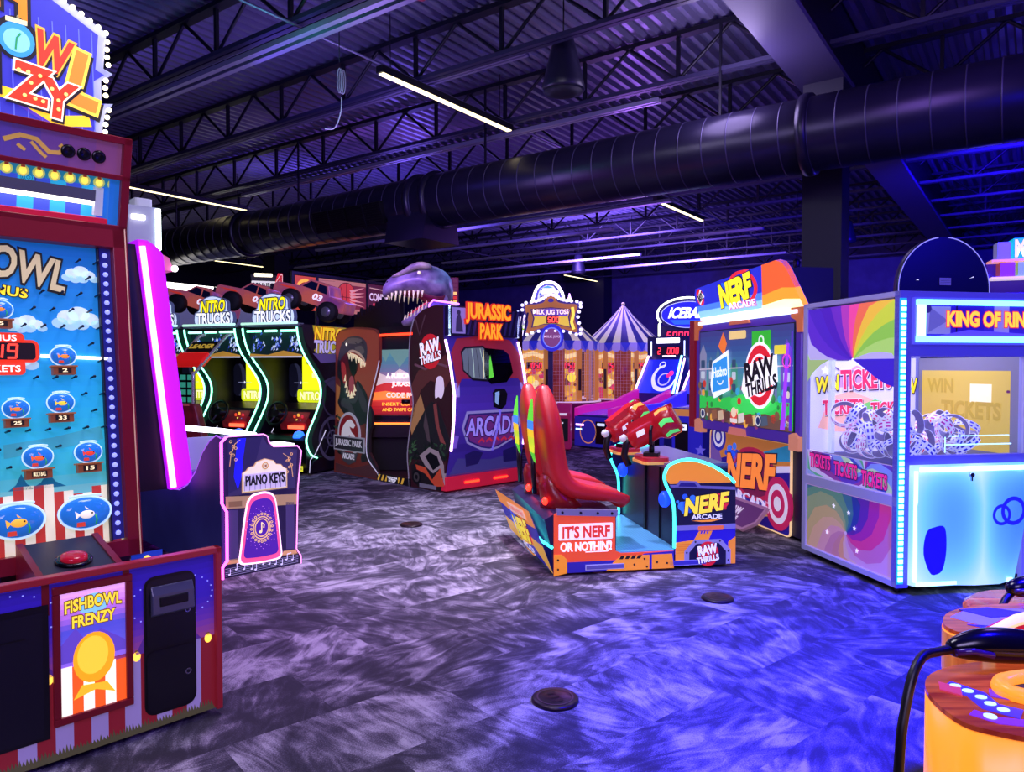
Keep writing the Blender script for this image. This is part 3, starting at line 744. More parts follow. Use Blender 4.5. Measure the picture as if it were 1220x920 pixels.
    b = B(); b.box((.02, .03, .02), (.60, 1.7, .52), M('#120e2c', 0, .5)); b.box((.04, .03, .52), (.58, .25, .86), M('#120e2c', 0, .5)); b.build('base', t)
    b = B(); b.box((.02, .72, .52), (.58, .74, .98), M('#8a86b8', .45, .3)); b.box((.03, .40, .52), (.58, .72, .72), M('#5a3a92', .3, .4)); b.box((.12, .5, .72), (.3, .62, .80), M('#1a1430')); b.build('key_tray', t)
    b = B(); b.tube([(.02, .72, 1.06), (.3, .72, 1.02), (.6, .72, .965)], .022, M('#f2f6ff', 5), 8); b.build('tray_light', t)
    b = B(); b.box((.39, .04, .90), (.6, .26, .945), M('#f4f0ff', 2.6)); b.build('lit_ledge', t)
    # tilted screen tower with its glowing rim
    b = B(); pr = [(-.03, .62), (-.33, 2.50), (-.62, 2.50), (-.42, .55), (-.1, .55)]
    bx = lambda z: .02-.21*(z-.62)/1.88
    b.prism([(bx(.60)-.16, .60), (bx(2.47)-.17, 2.47), (bx(2.47)-.5, 2.47), (bx(.60)-.45, .60)], 'y', .66, 2.0, M('#0b0a1c', 0, .35)); b.build('screen_back', t)
    ring = []
    b = B(); rim = spline([(bx(.60)-.12, .60), (bx(.62)-.01, .66), (bx(.8), .85), (bx(1.5), 1.5), (bx(2.25), 2.25), (bx(2.42)-.01, 2.42), (bx(2.5)-.10, 2.50)], 5)
    inner = [(bx(z)-.17, z) for x, z in rim]
    b.prism(rim+inner[::-1], 'y', .60, 2.0, PURP); b.build('glow_rim', t)
    b = B(); b.tube([(x-.012, .585, z) for x, z in [(bx(z)-.135, z) for z in (.62, .9, 1.4, 1.9, 2.3, 2.45)]], .022, M('#ff9af8', 4), 8); b.build('rim_tube', t)
    return t
piano_game()
# grey lit header on top of the piano screen
pianot = [o for o in C.objects if o.name == 'piano_game'][0]
H0 = Matrix.Translation((.02, 1.32, 2.42))
b = B(H0); b.box((-.22, 0, .12), (.0, .25, .48), M('#8a8ca4', .4, .4)); b.rbox((-.16, .02, .48), (-.02, .2, .55), M('#b8bac8', .3), .03); hb = b.build('top_sign', pianot)
B(H0).box((-.20, -.03, .36), (-.1, 0, .40), M('#fffdf0', 4)).build('lamp', hb)
b = B(H0); b.tube([(.01, -.01, .47), (.012, -.01, .13), (-.03, -.01, .10), (-.03, -.01, .02)], .022, M('#e8fff4', 5), 8); b.build('neon_edge', hb)
b = B(H0); b.prism([(-.32, -.05), (.12, -.05), (.08, .06), (-.05, .12), (-.30, .05)], 'y', -.05, .3, M('#c05a86', .6)); cr = b.build('pink_crest', pianot)
for x in (-.02, .12): B(H0).ball((x, -.07, .0 if x < 0 else -.03), .028, M('#fff6ff', 5), n=10, k=7).build('bulb', cr)
# ------------------------------------------------------------------ dinosaur shooting booth
JU = (-2.63, 10.755, -45.5)
REDLED = M('#ff3018', 4.5)
skin = NM('dinosaur hide', '#33204a', '#9a86a8', 5, .35, 0, .16, 8, lo=.3, hi=.72, bump=.6)
skinp = NM('pale dinosaur hide', '#4a3a5a', '#a89a8a', 7, .4, 0, .1, 6, bump=.5)
bone = M('#e8dcb0', .35, .3)
def rex_art(b, l):
    """roaring theropod head and body, painted"""
    S_ = lambda p, k=4: spline(p, k, True)
    dk, md, lt = A('#1c1820', .4), A('#37303a', .42), A('#58504e', .45)
    b.poly(S_([(.15, 1.72), (.12, 1.42), (.2, 1.33), (.17, 1.13), (.12, 1.03), (.22, .92), (.35, .84), (.6, .70), (.84, .76), (.9, .70), (.99, .72), (1.0, .9), (.91, 1.04), (.88, 1.17), (.70, 1.33), (.62, 1.33), (.5, 1.12), (.35, 1.2), (.26, 1.5)]), dk, l)
    b.poly([(.84, .74), (.86, .48), (.72, .28), (.74, .2), (.89, .24), (1.03, .12), (1.13, .11), (1.1, .18), (.93, .36), (.93, .60), (.98, .76)], dk, l)
    b.poly(S_([(.62, 1.3), (.72, 1.25), (.86, 1.08), (.9, .95), (.8, .92), (.7, 1.05)]), md, l+1); b.poly(S_([(.2, 1.0), (.4, .93), (.6, .8), (.5, 1.0), (.3, 1.1)]), md, l+1)
    b.poly(S_([(.2, 1.67), (.4, 1.74), (.54, 1.71), (.68, 1.64), (.66, 1.52), (.57, 1.41), (.61, 1.29), (.6, 1.16), (.51, 1.12), (.4, 1.18), (.33, 1.33), (.26, 1.49)]), A('#4a0d16', .5), l+2)
    b.poly(S_([(.24, 1.62), (.34, 1.56), (.36, 1.36), (.3, 1.3), (.24, 1.45)]), A('#a02c30', .5), l+3); b.poly(S_([(.44, 1.36), (.5, 1.42), (.56, 1.36), (.56, 1.2), (.5, 1.15), (.44, 1.2)]), A('#9a3848', .5), l+3)
    b.poly([(.40, 1.70), (.66, 1.64), (.62, 1.46), (.54, 1.40), (.46, 1.50)], A('#120a10', .2), l+3)
    b.poly(S_([(.30, 1.42), (.35, 1.22), (.43, 1.12), (.55, 1.10), (.62, 1.18), (.63, 1.30), (.69, 1.28), (.69, 1.16), (.6, 1.04), (.44, 1.05), (.31, 1.19)]), md, l+3)
    b.poly(S_([(.15, 1.68), (.22, 1.84), (.34, 1.94), (.51, 1.98), (.71, 1.97), (.86, 1.9), (.90, 1.77), (.86, 1.62), (.78, 1.66), (.68, 1.72), (.51, 1.76), (.4, 1.76), (.28, 1.70), (.2, 1.64)]), md, l+4)
    b.poly(S_([(.3, 1.88), (.42, 1.95), (.62, 1.955), (.78, 1.92), (.66, 1.87), (.46, 1.88)]), lt, l+5); b.poly(S_([(.6, 1.82), (.76, 1.84), (.84, 1.76), (.76, 1.72), (.64, 1.76)]), lt, l+5)
    b.poly(S_([(.43, 1.745), (.55, 1.76), (.7, 1.715), (.8, 1.655), (.85, 1.61), (.84, 1.66), (.72, 1.745), (.55, 1.79), (.44, 1.775)]), A('#b89a84', .5), l+6)
    for i, (x, z) in enumerate(((.44, 1.745), (.5, 1.75), (.56, 1.74), (.62, 1.725), (.68, 1.70), (.735, 1.675), (.785, 1.65), (.83, 1.62))):
        h = (.09, .12, .08, .13, .10, .14, .11, .07)[i]; b.poly([(x-.03, z), (x+.03, z-.02), (x+.012, z-h)], A('#ecdcae', .6), l+7)
    for i, (x, z) in enumerate(((.325, 1.36), (.345, 1.27), (.375, 1.195), (.42, 1.14), (.475, 1.12), (.53, 1.125), (.575, 1.16), (.60, 1.22))):
        b.poly([(x-.02, z-.02), (x+.025, z-.015), (x+.022-.05*(i > 4), z+.075)], A('#ecdcae', .6), l+7)
    b.disc(.38, 1.87, .022, A('#fff8e0', 1), l+7, n=10)
    for x in (.28, .6, .75): b.line([(x, 1.9), (x+.06, 1.87)], .012, A('#241e28', .3), l+6)
def emblem(b, x, z, s, l):
    b.disc(x, z, .23*s, A('#a8a4b0', .45), l, .25*s); b.disc(x, z, .20*s, A('#7a1420', .45), l+1, .22*s)
    P = lambda pts: [(x+p*s, z+q*s) for p, q in pts]
    b.poly(P([(-.16, -.06), (-.14, .04), (-.10, .10), (-.02, .16), (.05, .17), (.14, .11), (.10, .07), (.02, .09), (.06, .03), (.12, .0), (.16, -.06), (.10, -.04), (.06, -.06), (.02, 0), (-.04, -.06), (-.08, -.02)]), A('#cfc8cc', .5), l+2)
    b.rect(x-.31*s, z-.19*s, x+.31*s, z-.02*s, A('#8a8894', .45), l+3); b.rect(x-.29*s, z-.175*s, x+.29*s, z-.035*s, A('#26222c', .4), l+4)
    b.text('JURASSIC PARK', x, z-.105*s, .54*s, .09*s, A('#b8b4c0', .5), l+5, .02)
    b.poly(P([(-.17, -.20), (.17, -.20), (.12, -.30), (0, -.34), (-.12, -.30)]), A('#3a3640', .4), l+3); b.text('ARCADE', x, z-.245*s, .24*s, .06*s, A('#c0bcc8', .5), l+5, .02)
def dino_booth():
    t = thing('dinosaur_arcade_booth', 'dark arcade booth with roaring dinosaur panels and a big dinosaur head on its roof', 'arcade booth', JU)
    # left side panel
    O = spline([(0, 0), (.03, .4), (.05, 1.2), (.07, 1.98)], 3) + spline([(.2, 2.08), (.55, 2.11), (1.05, 2.07), (1.19, 2.0)], 3) + spline([(1.19, 1.63), (1.10, 1.4), (.95, 1.06), (.90, .82), (.88, .62), (.87, .36), (.96, .22), (1.16, .08), (1.16, 0)], 3)
    b = B(FRONT()); b.poly(O, A('#6a2a26', .32), 0)
    b.poly([(.07, 1.75), (.09, 1.98), (.2, 2.06), (.55, 2.09), (1.05, 2.05), (1.17, 1.98), (1.17, 1.66), (1.0, 1.2), (.8, 1.0), (.3, 1.3)], A('#8a3a2c', .5), 1)
    b.poly([(.06, .8), (.08, 1.3), (.3, 1.2), (.5, .95), (.3, .7)], A('#b06a3a', .35), 1)
    rex_art(b, 2)
    random.seed(3)
    for i in range(60):
        x = .06+random.random()*.55; z = .30+random.random()*.62*(1-x*.9); a = random.random()*6.3; r = .05+random.random()*.07
        b.poly([(x+r*math.cos(a), z+r*math.sin(a)), (x+.02*math.cos(a+1.6), z+.02*math.sin(a+1.6)), (x-r*.5*math.cos(a), z-r*.5*math.sin(a)), (x+.02*math.cos(a-1.6), z+.02*math.sin(a-1.6))], A(random.choice(['#16241c', '#22382a', '#2c4634', '#12181a']), .35), 6)
    emblem(b, .43, .58, 1.28, 10)
    b.poly([(.06, .02), (1.14, .02), (1.12, .07), (.95, .2), (.5, .1), (.06, .14)], A('#4a2a30', .35), 6)
    b.build('left_side_panel', t, solid=.04)
    # right side panel with volcano
    O2 = spline([(1.97, 2.16), (1.89, 1.95), (1.86, 1.55), (1.90, 1.3), (1.95, 1.08), (1.88, .75), (1.82, .42), (1.84, .2), (1.86, .0)], 3) + [(2.5, 0), (2.62, .42), (2.72, .72), (2.74, 1.2), (2.66, 1.6), (2.56, 1.92), (2.56, 2.30)] + spline([(2.4, 2.31), (2.2, 2.28), (2.05, 2.22)], 3)
    b = B(FRONT()); b.poly(O2, A('#33131c', .32), 0)
    b.poly([(1.90, 1.3), (1.96, 1.05), (1.9, .8), (2.1, 1.25), (2.3, 1.38), (2.6, 1.3), (2.7, 1.4), (2.6, 1.7), (2.3, 1.55), (2.05, 1.5)], A('#5a2a2a', .35), 1)
    b.poly([(1.96, 1.02), (1.88, .75), (1.92, .66), (2.2, .95), (2.1, 1.2)], A('#a8784a', .4), 1)
    b.poly([(1.86, .6), (2.0, .78), (2.2, 1.02), (2.32, 1.12), (2.45, 1.08), (2.55, .9), (2.7, .62), (2.6, .4), (1.84, .35)], A('#1f1a20', .35), 2)
    b.poly(spline([(2.40, 1.16), (2.40, 1.3), (2.44, 1.42), (2.54, 1.42), (2.57, 1.28), (2.52, 1.16), (2.46, 1.18)], 3, True), A('#d8c8d8', .6), 3)
    b.poly([(2.36, 1.08), (2.42, 1.1), (2.48, .8), (2.60, .6), (2.50, .62), (2.40, .85)], A('#7a3a38', .45), 3); b.poly([(2.2, .98), (2.26, .8), (2.3, .6), (2.24, .62), (2.16, .8)], A('#4a3a40', .4), 3)
    for i in range(50):
        x = 1.86+random.random()*.75; z = .3+random.random()*.3; r = .04+random.random()*.05; a = random.random()*6.3
        b.poly([(x+r*math.cos(a), z+r*math.sin(a)), (x+.02*math.cos(a+1.6), z+.02*math.sin(a+1.6)), (x-r*.5*math.cos(a), z-r*.5*math.sin(a)), (x+.02*math.cos(a-1.6), z+.02*math.sin(a-1.6))], A(random.choice(['#14241a', '#26402c', '#3a5a3a', '#101614']), .4), 4)
    b.line([(1.98, 1.58), (2.2, 1.52), (2.4, 1.6), (2.64, 1.55)], .03, A('#6a4450', .4), 4); b.line([(2.0, 2.15), (2.08, 1.95), (2.2, 2.2)], .02, A('#4a3038', .4), 4)
    # painted off-road car nose
    b.poly([(1.9, .28), (2.1, .34), (2.3, .48), (2.46, .46), (2.56, .32), (2.5, .02), (2.05, .02), (1.92, .1)], A('#1a1418', .35), 5)
    b.poly([(2.08, .42), (2.28, .54), (2.46, .50), (2.56, .34), (2.58, .1), (2.5, .3), (2.36, .22), (2.2, .3)], A('#8a7a80', .45), 6); b.poly([(2.0, .30), (2.2, .28), (2.34, .14), (2.5, .3), (2.56, .08), (2.4, .06), (2.2, .2), (2.02, .24)], A('#b04028', .45), 6)
    b.poly([(2.2, .42), (2.3, .48), (2.44, .44), (2.5, .34), (2.36, .26)], A('#0c0a10', .3), 7); b.disc(2.02, .14, .09, A('#0c0a10', .2), 7); b.ring(2.02, .14, .03, .06, A('#3a3438', .4), 8)
    b.rect(2.08, .02, 2.42, .07, A('#6a6478', .4), 7)
    b.disc(2.3, 1.74, .21, A('#c01c28', .55), 5, .22); b.ring(2.3, 1.74, .13, .15, A('#33131c', .4), 6)
    b.text('RAW', 2.3, 1.80, .38, .15, A('#f0ecf4', .8), 7, .04, rot=.2, out=A('#1a1018', .3), ob=.07); b.text('THRILLS', 2.31, 1.66, .42, .10, A('#f0ecf4', .8), 7, .03, rot=.2, out=A('#1a1018', .3), ob=.07)
    b.build('right_side_panel', t, solid=.04)
    b = B(); b.tube([(x, -.006, z) for x, z in O2[:25]], .008, M('#8a8494', .3), 5); b.build('panel_trim', t)
    b = B(); b.tube([(x, -.006, z) for x, z in O[-25:]], .008, M('#c8c4d8', .5), 5); b.build('panel_trim', t)
    # shell
    b = B(); dr = M('#2a0c18', .06, .5)
    b.box((.02, 1.39, .03), (2.5, 1.43, 2.1), dr); b.box((.02, .05, .03), (2.5, 1.4, .07), dr); b.box((.08, .05, 2.04), (2.5, 1.4, 2.08), BLACK); b.box((.02, .05, .03), (.06, 1.4, 2.04), BLACK)
    b.build('shell', t)
    b = B(FRONT(0, -.012, 0)); b.rect(1.13, .0, 1.89, .10, A('#141018', .2), 0)
    for i in range(7): b.poly([(1.14+i*.09, .01), (1.18+i*.09, .01), (1.22+i*.09, .09), (1.18+i*.09, .09)], A('#d8a83a', .5), 1)
    b.rect(1.37, .01, 1.62, .09, A('#141018', .2), 2); b.text('WATCH YOUR', 1.495, .072, .22, .022, A('#e8e4f0', .6), 3, .02); b.text('STEP', 1.495, .035, .16, .04, A('#e8e4f0', .6), 3, .03)
    b.build('step_plate', t, solid=.06)
    # screen, dash, gun, led bars
    q = frame((.50, .22, .80), (.72, .70, 0), (0, 0, 1))
    b = B(q); b.box((-.04, -.04, -.08), (1.04, 1.05, -.01), BLACK)
    b.grad(0, .02, 1.0, 1.0, ['#7a1420', '#b82028', '#e05040', '#c06888', '#6a6a9a', '#4a7a9a', '#5a90a8'], 1, 18, .95)
    b.poly([(0, .52), (.2, .66), (.35, .60), (.5, .72), (.7, .62), (1, .70), (1, .45), (0, .38)], A('#d8c0d0', .9), 2); b.poly([(0, .42), (.3, .52), (1, .50), (1, .3), (0, .28)], A('#c83038', .9), 3)
    b.poly([(.2, 1.0), (.3, .82), (.36, .95), (.5, .74), (.62, .9), (.8, .78), (.95, .86), (1, 1)], A('#6f98a0', .8), 2); b.poly([(0, .36), (.3, .40), (.6, .35), (1, .40), (1, .30), (0, .26)], A('#ff7a3a', 1.2), 4)
    b.text('A FUSION HAS HIT', .64, .62, .66, .075, A('#fff4f0', 1.2), 5, .03); b.text('JURASSIC PARK', .68, .49, .58, .075, A('#fff4f0', 1.2), 5, .03); b.text('CODE RED 3 IN', .64, .34, .66, .07, A('#ffd0c8', 1.2), 5, .03)
    b.text('INSERT COINS', .5, .21, .5, .045, A('#ffc03a', 1.2), 5, .02); b.text('AND SWIPE CARD', .52, .13, .54, .045, A('#ffc03a', 1.2), 5, .02)
    b.build('screen', t)
    b = B(); b.prism([(.9, .62), (.9, .84), (.35, .80), (.0, .62)], 'z', .0, .0, BLACK) if False else None
    b = B(frame((.56, .26, 0), (.72, .70, 0), (0, 0, 1))); b.box((-.02, .56, -.05), (1.0, .80, .30), M('#1c1018', .05, .4)); b.box((-.02, .08, -.05), (1.0, .56, .18), M('#0a080e', 0, .5)); b.box((.1, .80, .02), (.6, .86, .2), M('#120c14', 0, .3)); b.build('dashboard', t)
    b = B(frame((.56, .26, 0), (.72, .70, 0), (0, 0, 1))); b.box((0, .74, .30), (.99, .765, .315), M('#ff5a20', 5)); b.build('dash_light', t)
    b = B(frame((.56, .26, 0), (.72, .70, 0), (0, 0, 1))); b.box((.62, .64, .30), (.99, .665, .315), M('#ff3030', 5)); b.build('dash_light', t)
    b = B(); b.box((1.55, .55, .05), (2.2, 1.3, .62), M('#8a1420', .25, .4)); b.box((2.0, .3, .55), (2.44, 1.35, 1.5), M('#5a1020', .15, .5)); b.build('bench_seat', t, bevel=.02)
    g = frame((1.50, .55, .98), (.72, .70, 0), (-.2, .2, .95))
    b = B(g); b.box((-.22, .02, -.05), (.16, .16, .05), M('#a81828', .4, .3)); b.box((-.05, .12, -.045), (.13, .26, .045), M('#c02030', .4, .3)); b.prism([(.05, .03), (.15, .03), (.22, -.17), (.12, -.17)], 'z', -.03, .03, M('#3a0810', .1, .3)); b.cyl((-.22, .09, 0), (-.34, .09, 0), .03, BLACK, 10); b.cyl((0, .02, 0), (0, -.18, 0), .03, BLACK, 10); b.build('mounted_gun', t)
    b = B(); b.box((1.19, .0, 1.96), (1.93, .02, 1.99), REDLED); b.build('door_light', t)
    b = B(); b.box((1.16, .01, 1.99), (1.96, .3, 2.08), M('#1c0c1c', .05, .4)); b.box((1.16, .05, 1.78), (1.9, .10, 1.95), M('#1a1228', .08, .4)); b.build('door_head', t)
    # curved back of the booth with its two windows
    def prof(z):
        P = [(-.1, 2.53), (.18, 2.53), (.22, 2.60), (.45, 2.66), (.8, 2.72), (1.2, 2.74), (1.6, 2.66), (1.92, 2.56), (2.35, 2.56)]
        for (a, x), (c, y) in zip(P, P[1:]):
            if z <= c: return x+(y-x)*(z-a)/(c-a)
        return 2.56
    cuts = [.18, .22, .33, .45, .62, .8, 1.0, 1.2, 1.4, 1.6, 1.76, 1.92]
    b = B(RIGHT()); W = 1.27
    b.rect(0, .19, W, 2.3, A('#35208a', .42), 0)
    b.grad(.02, .5, W-.02, 1.3, ['#2c1a78', '#43289c', '#4c2eaa', '#3c2590'], 1, 8, .4)
    b.poly([(.08, 1.28), (.06, 1.72), (.20, 1.90), (.5, 1.93), (.92, 1.93), (1.12, 1.90), (1.24, 1.72), (1.23, 1.28), (1.14, 1.40), (.17, 1.40)], A('#8a2038', .5), 2)
    b.poly([(.02, 1.18), (.10, 1.18), (.12, 1.34), (.03, 1.36)], A('#8a7ac8', .6), 2); b.poly([(1.18, 1.18), (1.26, 1.18), (1.25, 1.36), (1.16, 1.34)], A('#8a7ac8', .6), 2)
    b.poly([(.02, .55), (.10, .55), (.12, .70), (.03, .72)], A('#6a4ab8', .6), 2)
    sh = [(.22, 1.0), (1.10, 1.0), (1.17, .80), (1.06, .60), (.82, .50), (.66, .47), (.50, .50), (.26, .60), (.15, .80)]
    b.poly(sh, A('#8a80c0', .5), 2); b.poly([(0.66+(x-0.66)*.93, .73+(z-.73)*.88) for x, z in sh], A('#2a1a72', .4), 3); b.poly([(0.66+(x-0.66)*.88, .73+(z-.73)*.80) for x, z in sh], A('#6a2878', .45), 4)
    b.text('ARCADE', 0.66, .80, .86, .24, A('#8f7ce0', .75), 6, .03, out=A('#1f1458', .3), ob=.07, warp=lambda x, y: (x, y*(1-.35*abs(x))))
    for i in range(5): b.line([(.45+i*.13, .60), (.50+i*.13, .64), (.55+i*.13, .60)], .03, A('#c02848', .5), 6)
    b.poly([(.25, .46), (.4, .5), (.55, .46), (.5, .32), (.3, .30)], A('#1d145c', .35), 3); b.poly([(.9, .46), (1.1, .5), (1.25, .44), (1.2, .3), (.95, .3)], A('#1d145c', .35), 3)
    b.poly([(.04, .20), (1.24, .20), (1.2, .42), (.7, .36), (.14, .42)], A('#3f3a86', .4), 2)
    b.line([(.80, 1.27), (.78, .95), (.70, .48)], .035, A('#7a6ae8', .6), 8)  # lavender streak: a reflection painted down the panel
    glass = M('#0a0812', 0, .04, 0)
    for x0 in (.20, .74):
        pts = [(x0, 1.50), (x0+.02, 1.74), (x0+.10, 1.80), (x0+.42, 1.82), (x0+.50, 1.72), (x0+.50, 1.44), (x0+.42, 1.36), (x0+.14, 1.38)]
        if x0 > .5: pts = [(1.26-(x-.54), z-.03) for x, z in pts]
        b.poly([(x, z) for x, z in pts], A('#120c1c', .2), 4)
        if x0 < .5:
            b.poly([(x*.93+.03, 1.6+(z-1.6)*.88) for x, z in pts], A('#5f6a74', .55), 5)  # grey-green reflections painted on the left pane
            for k in range(5): b.line([(.28+k*.09, 1.42), (.34+k*.07, 1.78)], .008, A('#b8d8c0' if k % 2 else '#2a3038', .7), 6)
            b.poly([(.62, 1.40), (.66, 1.62), (.70, 1.70), (.70, 1.42)], A('#5ac83a', .9), 7); b.line([(.52, 1.40), (.60, 1.76)], .012, A('#e0d8a0', .9), 7)
        else: b.poly([(x, z) for x, z in pts], glass, 5)
    b.poly([(.66, 1.04), (.64, 1.22), (.70, 1.27), (.86, 1.27), (.90, 1.20), (.88, 1.06), (.80, 1.0)], A('#0c0a16', .1), 9); b.poly([(.68, 1.10), (.68, 1.22), (.76, 1.24), (.74, 1.06)], A('#7a9ac8', .8), 10)
    b.bend(lambda v: Vector((prof(v.z)+v.x, v.y, v.z)), cuts, 2)
    b.build('back_panel', t)
    b = B(); b.box((2.5, .0, .02), (2.60, W, .19), M('#b81838', .55, .35)); b.build('bumper', t, bevel=.01)
    for y in (.30, .80): B().box((2.60, y, .09), (2.615, y+.24, .115), REDLED).build('bumper_light', t)
    zs = [.52, .7, .9, 1.2, 1.5, 1.7, 1.88]
    for y in (.01, W-.01):
        b = B(); b.tube([(prof(z)+.012, y, z) for z in zs], .016, M('#f0b8ff', 4.5), 6); b.build('side_light', t)
    # title box
    b = B(); b.box((2.44, .02, 1.93), (2.62, W-.02, 2.30), M('#1a1436', .15, .4)); b.build('title_box', t, bevel=.01)
    b = B(RIGHT(2.622)); b.rect(.08, 1.96, .30, 2.28, A('#8a78c0', .5), 0); b.poly([(.14, 1.98), (.26, 1.98), (.24, 2.12), (.20, 2.24), (.15, 2.14)], A('#3a3058', .4), 1); b.disc(.19, 2.22, .03, A('#3a3058', .4), 1)
    for i in range(12): b.poly([(.32+i*.09, 1.95), (.36+i*.09, 1.95), (.44+i*.09, 2.28), (.40+i*.09, 2.28)], A('#2a2260', .3), 0)
    b.build('title_artwork', t)
    T = lambda s_, x, z, w, h: B(RIGHT(2.66)).text(s_, x, z, w, h, M('#ff9a20', 1.0), 3, .035, out=A('#c02818', .9), ob=.085)
    b = T('JURASSIC', .66, 2.22, .76, .24); b.build('title_word', t, solid=.03)
    b = T('PARK', .70, 2.0, .38, .18); b.build('title_word', t, solid=.03)
    b = B(); b.box((2.56, .03, 2.30), (2.62, .06, 1.93), M('#c8e8ff', 3)); b.box((2.56, W-.06, 2.30), (2.62, W-.03, 1.93), M('#b8c0ff', 1.5)); b.build('title_light', t)
    # clear violet fin on the roof
    b = B(FRONT(0, .25, 0)); fp = [(1.93, 2.10), (1.97, 2.36), (2.05, 2.41), (2.56, 2.33), (2.56, 2.28), (2.2, 2.16)]
    b.poly(fp, M('#6a3ad8', .5, .2, 0, .6), 0); b.build('roof_fin', t)
    b = B(); b.tube([(x, .245, z) for x, z in fp[:4]], .012, M('#e878ff', 3), 6); b.build('fin_light', t)
    b = B(); b.box((1.2, .2, 2.08), (2.4, 1.3, 2.14), BLACK); b.build('roof_plinth', t)
    # dark jagged crest of foliage behind the left panel
    b = B(FRONT(0, .35, 0)); z0 = 2.06; pts = [(.0, z0)]; random.seed(11)
    for i in range(15): pts += [(.02+i*.08, 2.30+.28*(i/14)+random.random()*.09), (.06+i*.08, 2.24+.28*(i/14))]
    b.poly(pts+[(1.2, z0)], M('#08070c', 0, .6), 0); b.build('foliage_cutout', t, solid=.05)
    # ---- dinosaur head: faces -x of the world = (-.70, -.71) here
    F = Vector((-.72, -.69, 0)); S = Vector((.69, -.72, 0)); U = Vector((0, 0, 1)); O3 = Vector((1.76, .36, 2.57))
    pt = lambda f, s_, u: O3+F*f+S*s_+U*u
    def ring(f, u, w, h, tilt=0, n=18, flat=0):
        o = []
        for i in range(n):
            a = 2*PI*i/n; cs, sn = math.cos(a), math.sin(a)
            uu = h*sn; 
            if flat and sn < 0: uu *= flat
            o.append(pt(f+tilt*uu, w*cs*(1-.18*max(0, sn)), u+uu))
        return o
    up = [ring(-.36, -.02, .15, .13), ring(-.28, .04, .25, .20), ring(-.14, .08, .29, .24), ring(0, .10, .29, .24, 0, 18, .8), ring(.13, .12, .24, .20, 0, 18, .8), ring(.28, .08, .20, .19, 0, 18, .7), ring(.42, .05, .18, .17, 0, 18, .7), ring(.53, .0, .14, .14, 0, 18, .7), ring(.59, -.03, .07, .07)]
    b = B(); b.loft(up, skin)
    for s_ in (-1, 1): b.tube([pt(.46, s_*.11, .16), pt(.3, s_*.15, .20), pt(.14, s_*.2, .29), pt(.02, s_*.23, .31), pt(-.12, s_*.24, .27)], .04, skinp, 8, rad=[.02, .035, .05, .055, .03])
    hd = b.build('dinosaur_head', t, sub=1)
    jaw = [(-.26, -.16, .17, .15), (-.12, -.24, .17, .12), (.03, -.32, .155, .09), (.16, -.39, .135, .07), (.27, -.44, .10, .055), (.33, -.455, .05, .035)]
    b = B(); b.loft([[pt(f+(-.55)*h*math.sin(2*PI*i/14)*-1, w*math.cos(2*PI*i/14), u+h*math.sin(2*PI*i/14)) for i in range(14)] for f, u, w, h in jaw], skin); b.build('lower_jaw', hd, sub=1)
    b = B(); b.loft([[pt(f, w*math.cos(2*PI*i/12), u+h*math.sin(2*PI*i/12)) for i in range(12)] for f, u, w, h in [(-.2, -.10, .13, .08), (-.05, -.17, .11, .045), (.1, -.245, .09, .03), (.2, -.31, .06, .02), (.25, -.34, .03, .015)]], M('#c03848', .45, .25)); b.build('tongue', hd, sub=1)
    b = B(); b.loft([ring(-.30, -.06, .2, .2), [pt(-.30+.10*math.sin(2*PI*i/18), .24*math.cos(2*PI*i/18), -.30+.2*math.sin(2*PI*i/18)) for i in range(18)], [pt(-.36+.15*math.sin(2*PI*i/18), .30*math.cos(2*PI*i/18), -.46+.16*math.sin(2*PI*i/18)) for i in range(18)], [pt(-.40+.3*math.sin(2*PI*i/18), .36*math.cos(2*PI*i/18), -.60+.06*math.sin(2*PI*i/18)) for i in range(18)]], skin); b.build('neck', t, sub=1)
    b = B(); b.loft([[pt(f, w*math.cos(2*PI*i/12), u+h*math.sin(2*PI*i/12)) for i in range(12)] for f, u, w, h in [(-.27, -.1, .18, .16), (-.1, -.1, .17, .13), (.1, -.03, .15, .08), (.3, -.05, .13, .04)]], M('#5a1428', .2, .3)); b.build('mouth', hd)
    def tooth(base, tip, r):
        b = B(); b.cyl(base, tip, r, bone, 7, r2=.002); return b.build('tooth', hd)
    for s_ in (-1, 1):
        for i in range(9):
            f = .02+i*.06; w = .215-.012*i if i < 7 else .10-.03*(i-7); w = [.235, .22, .205, .19, .18, .165, .15, .125, .07][i]; L = (.07, .11, .14, .10, .15, .11, .13, .09, .07)[i]; u = -.055-.02*(i > 6)
            tooth(pt(f, s_*w*.86, u+.03), pt(f+.01, s_*w*.84, u-L*.8), .017)
        for i in range(7):
            f = -.01+i*.051; w = [.155, .15, .14, .13, .115, .09, .05][i]; u = -.235-.030*i
            tooth(pt(f, s_*w*.85, u-.02), pt(f-.015, s_*w*.85, u+.09), .013)
        b = B(); b.ball(pt(.06, s_*.235, .20), .024, M('#f4e8b0', .5, .1), n=10, k=7); b.build('eye', hd)
        b = B(); b.ball(pt(.50, s_*.085, .09), .022, M('#120a16', 0, .4), n=8, k=6); b.build('nostril', hd)
    return t
dino_booth()
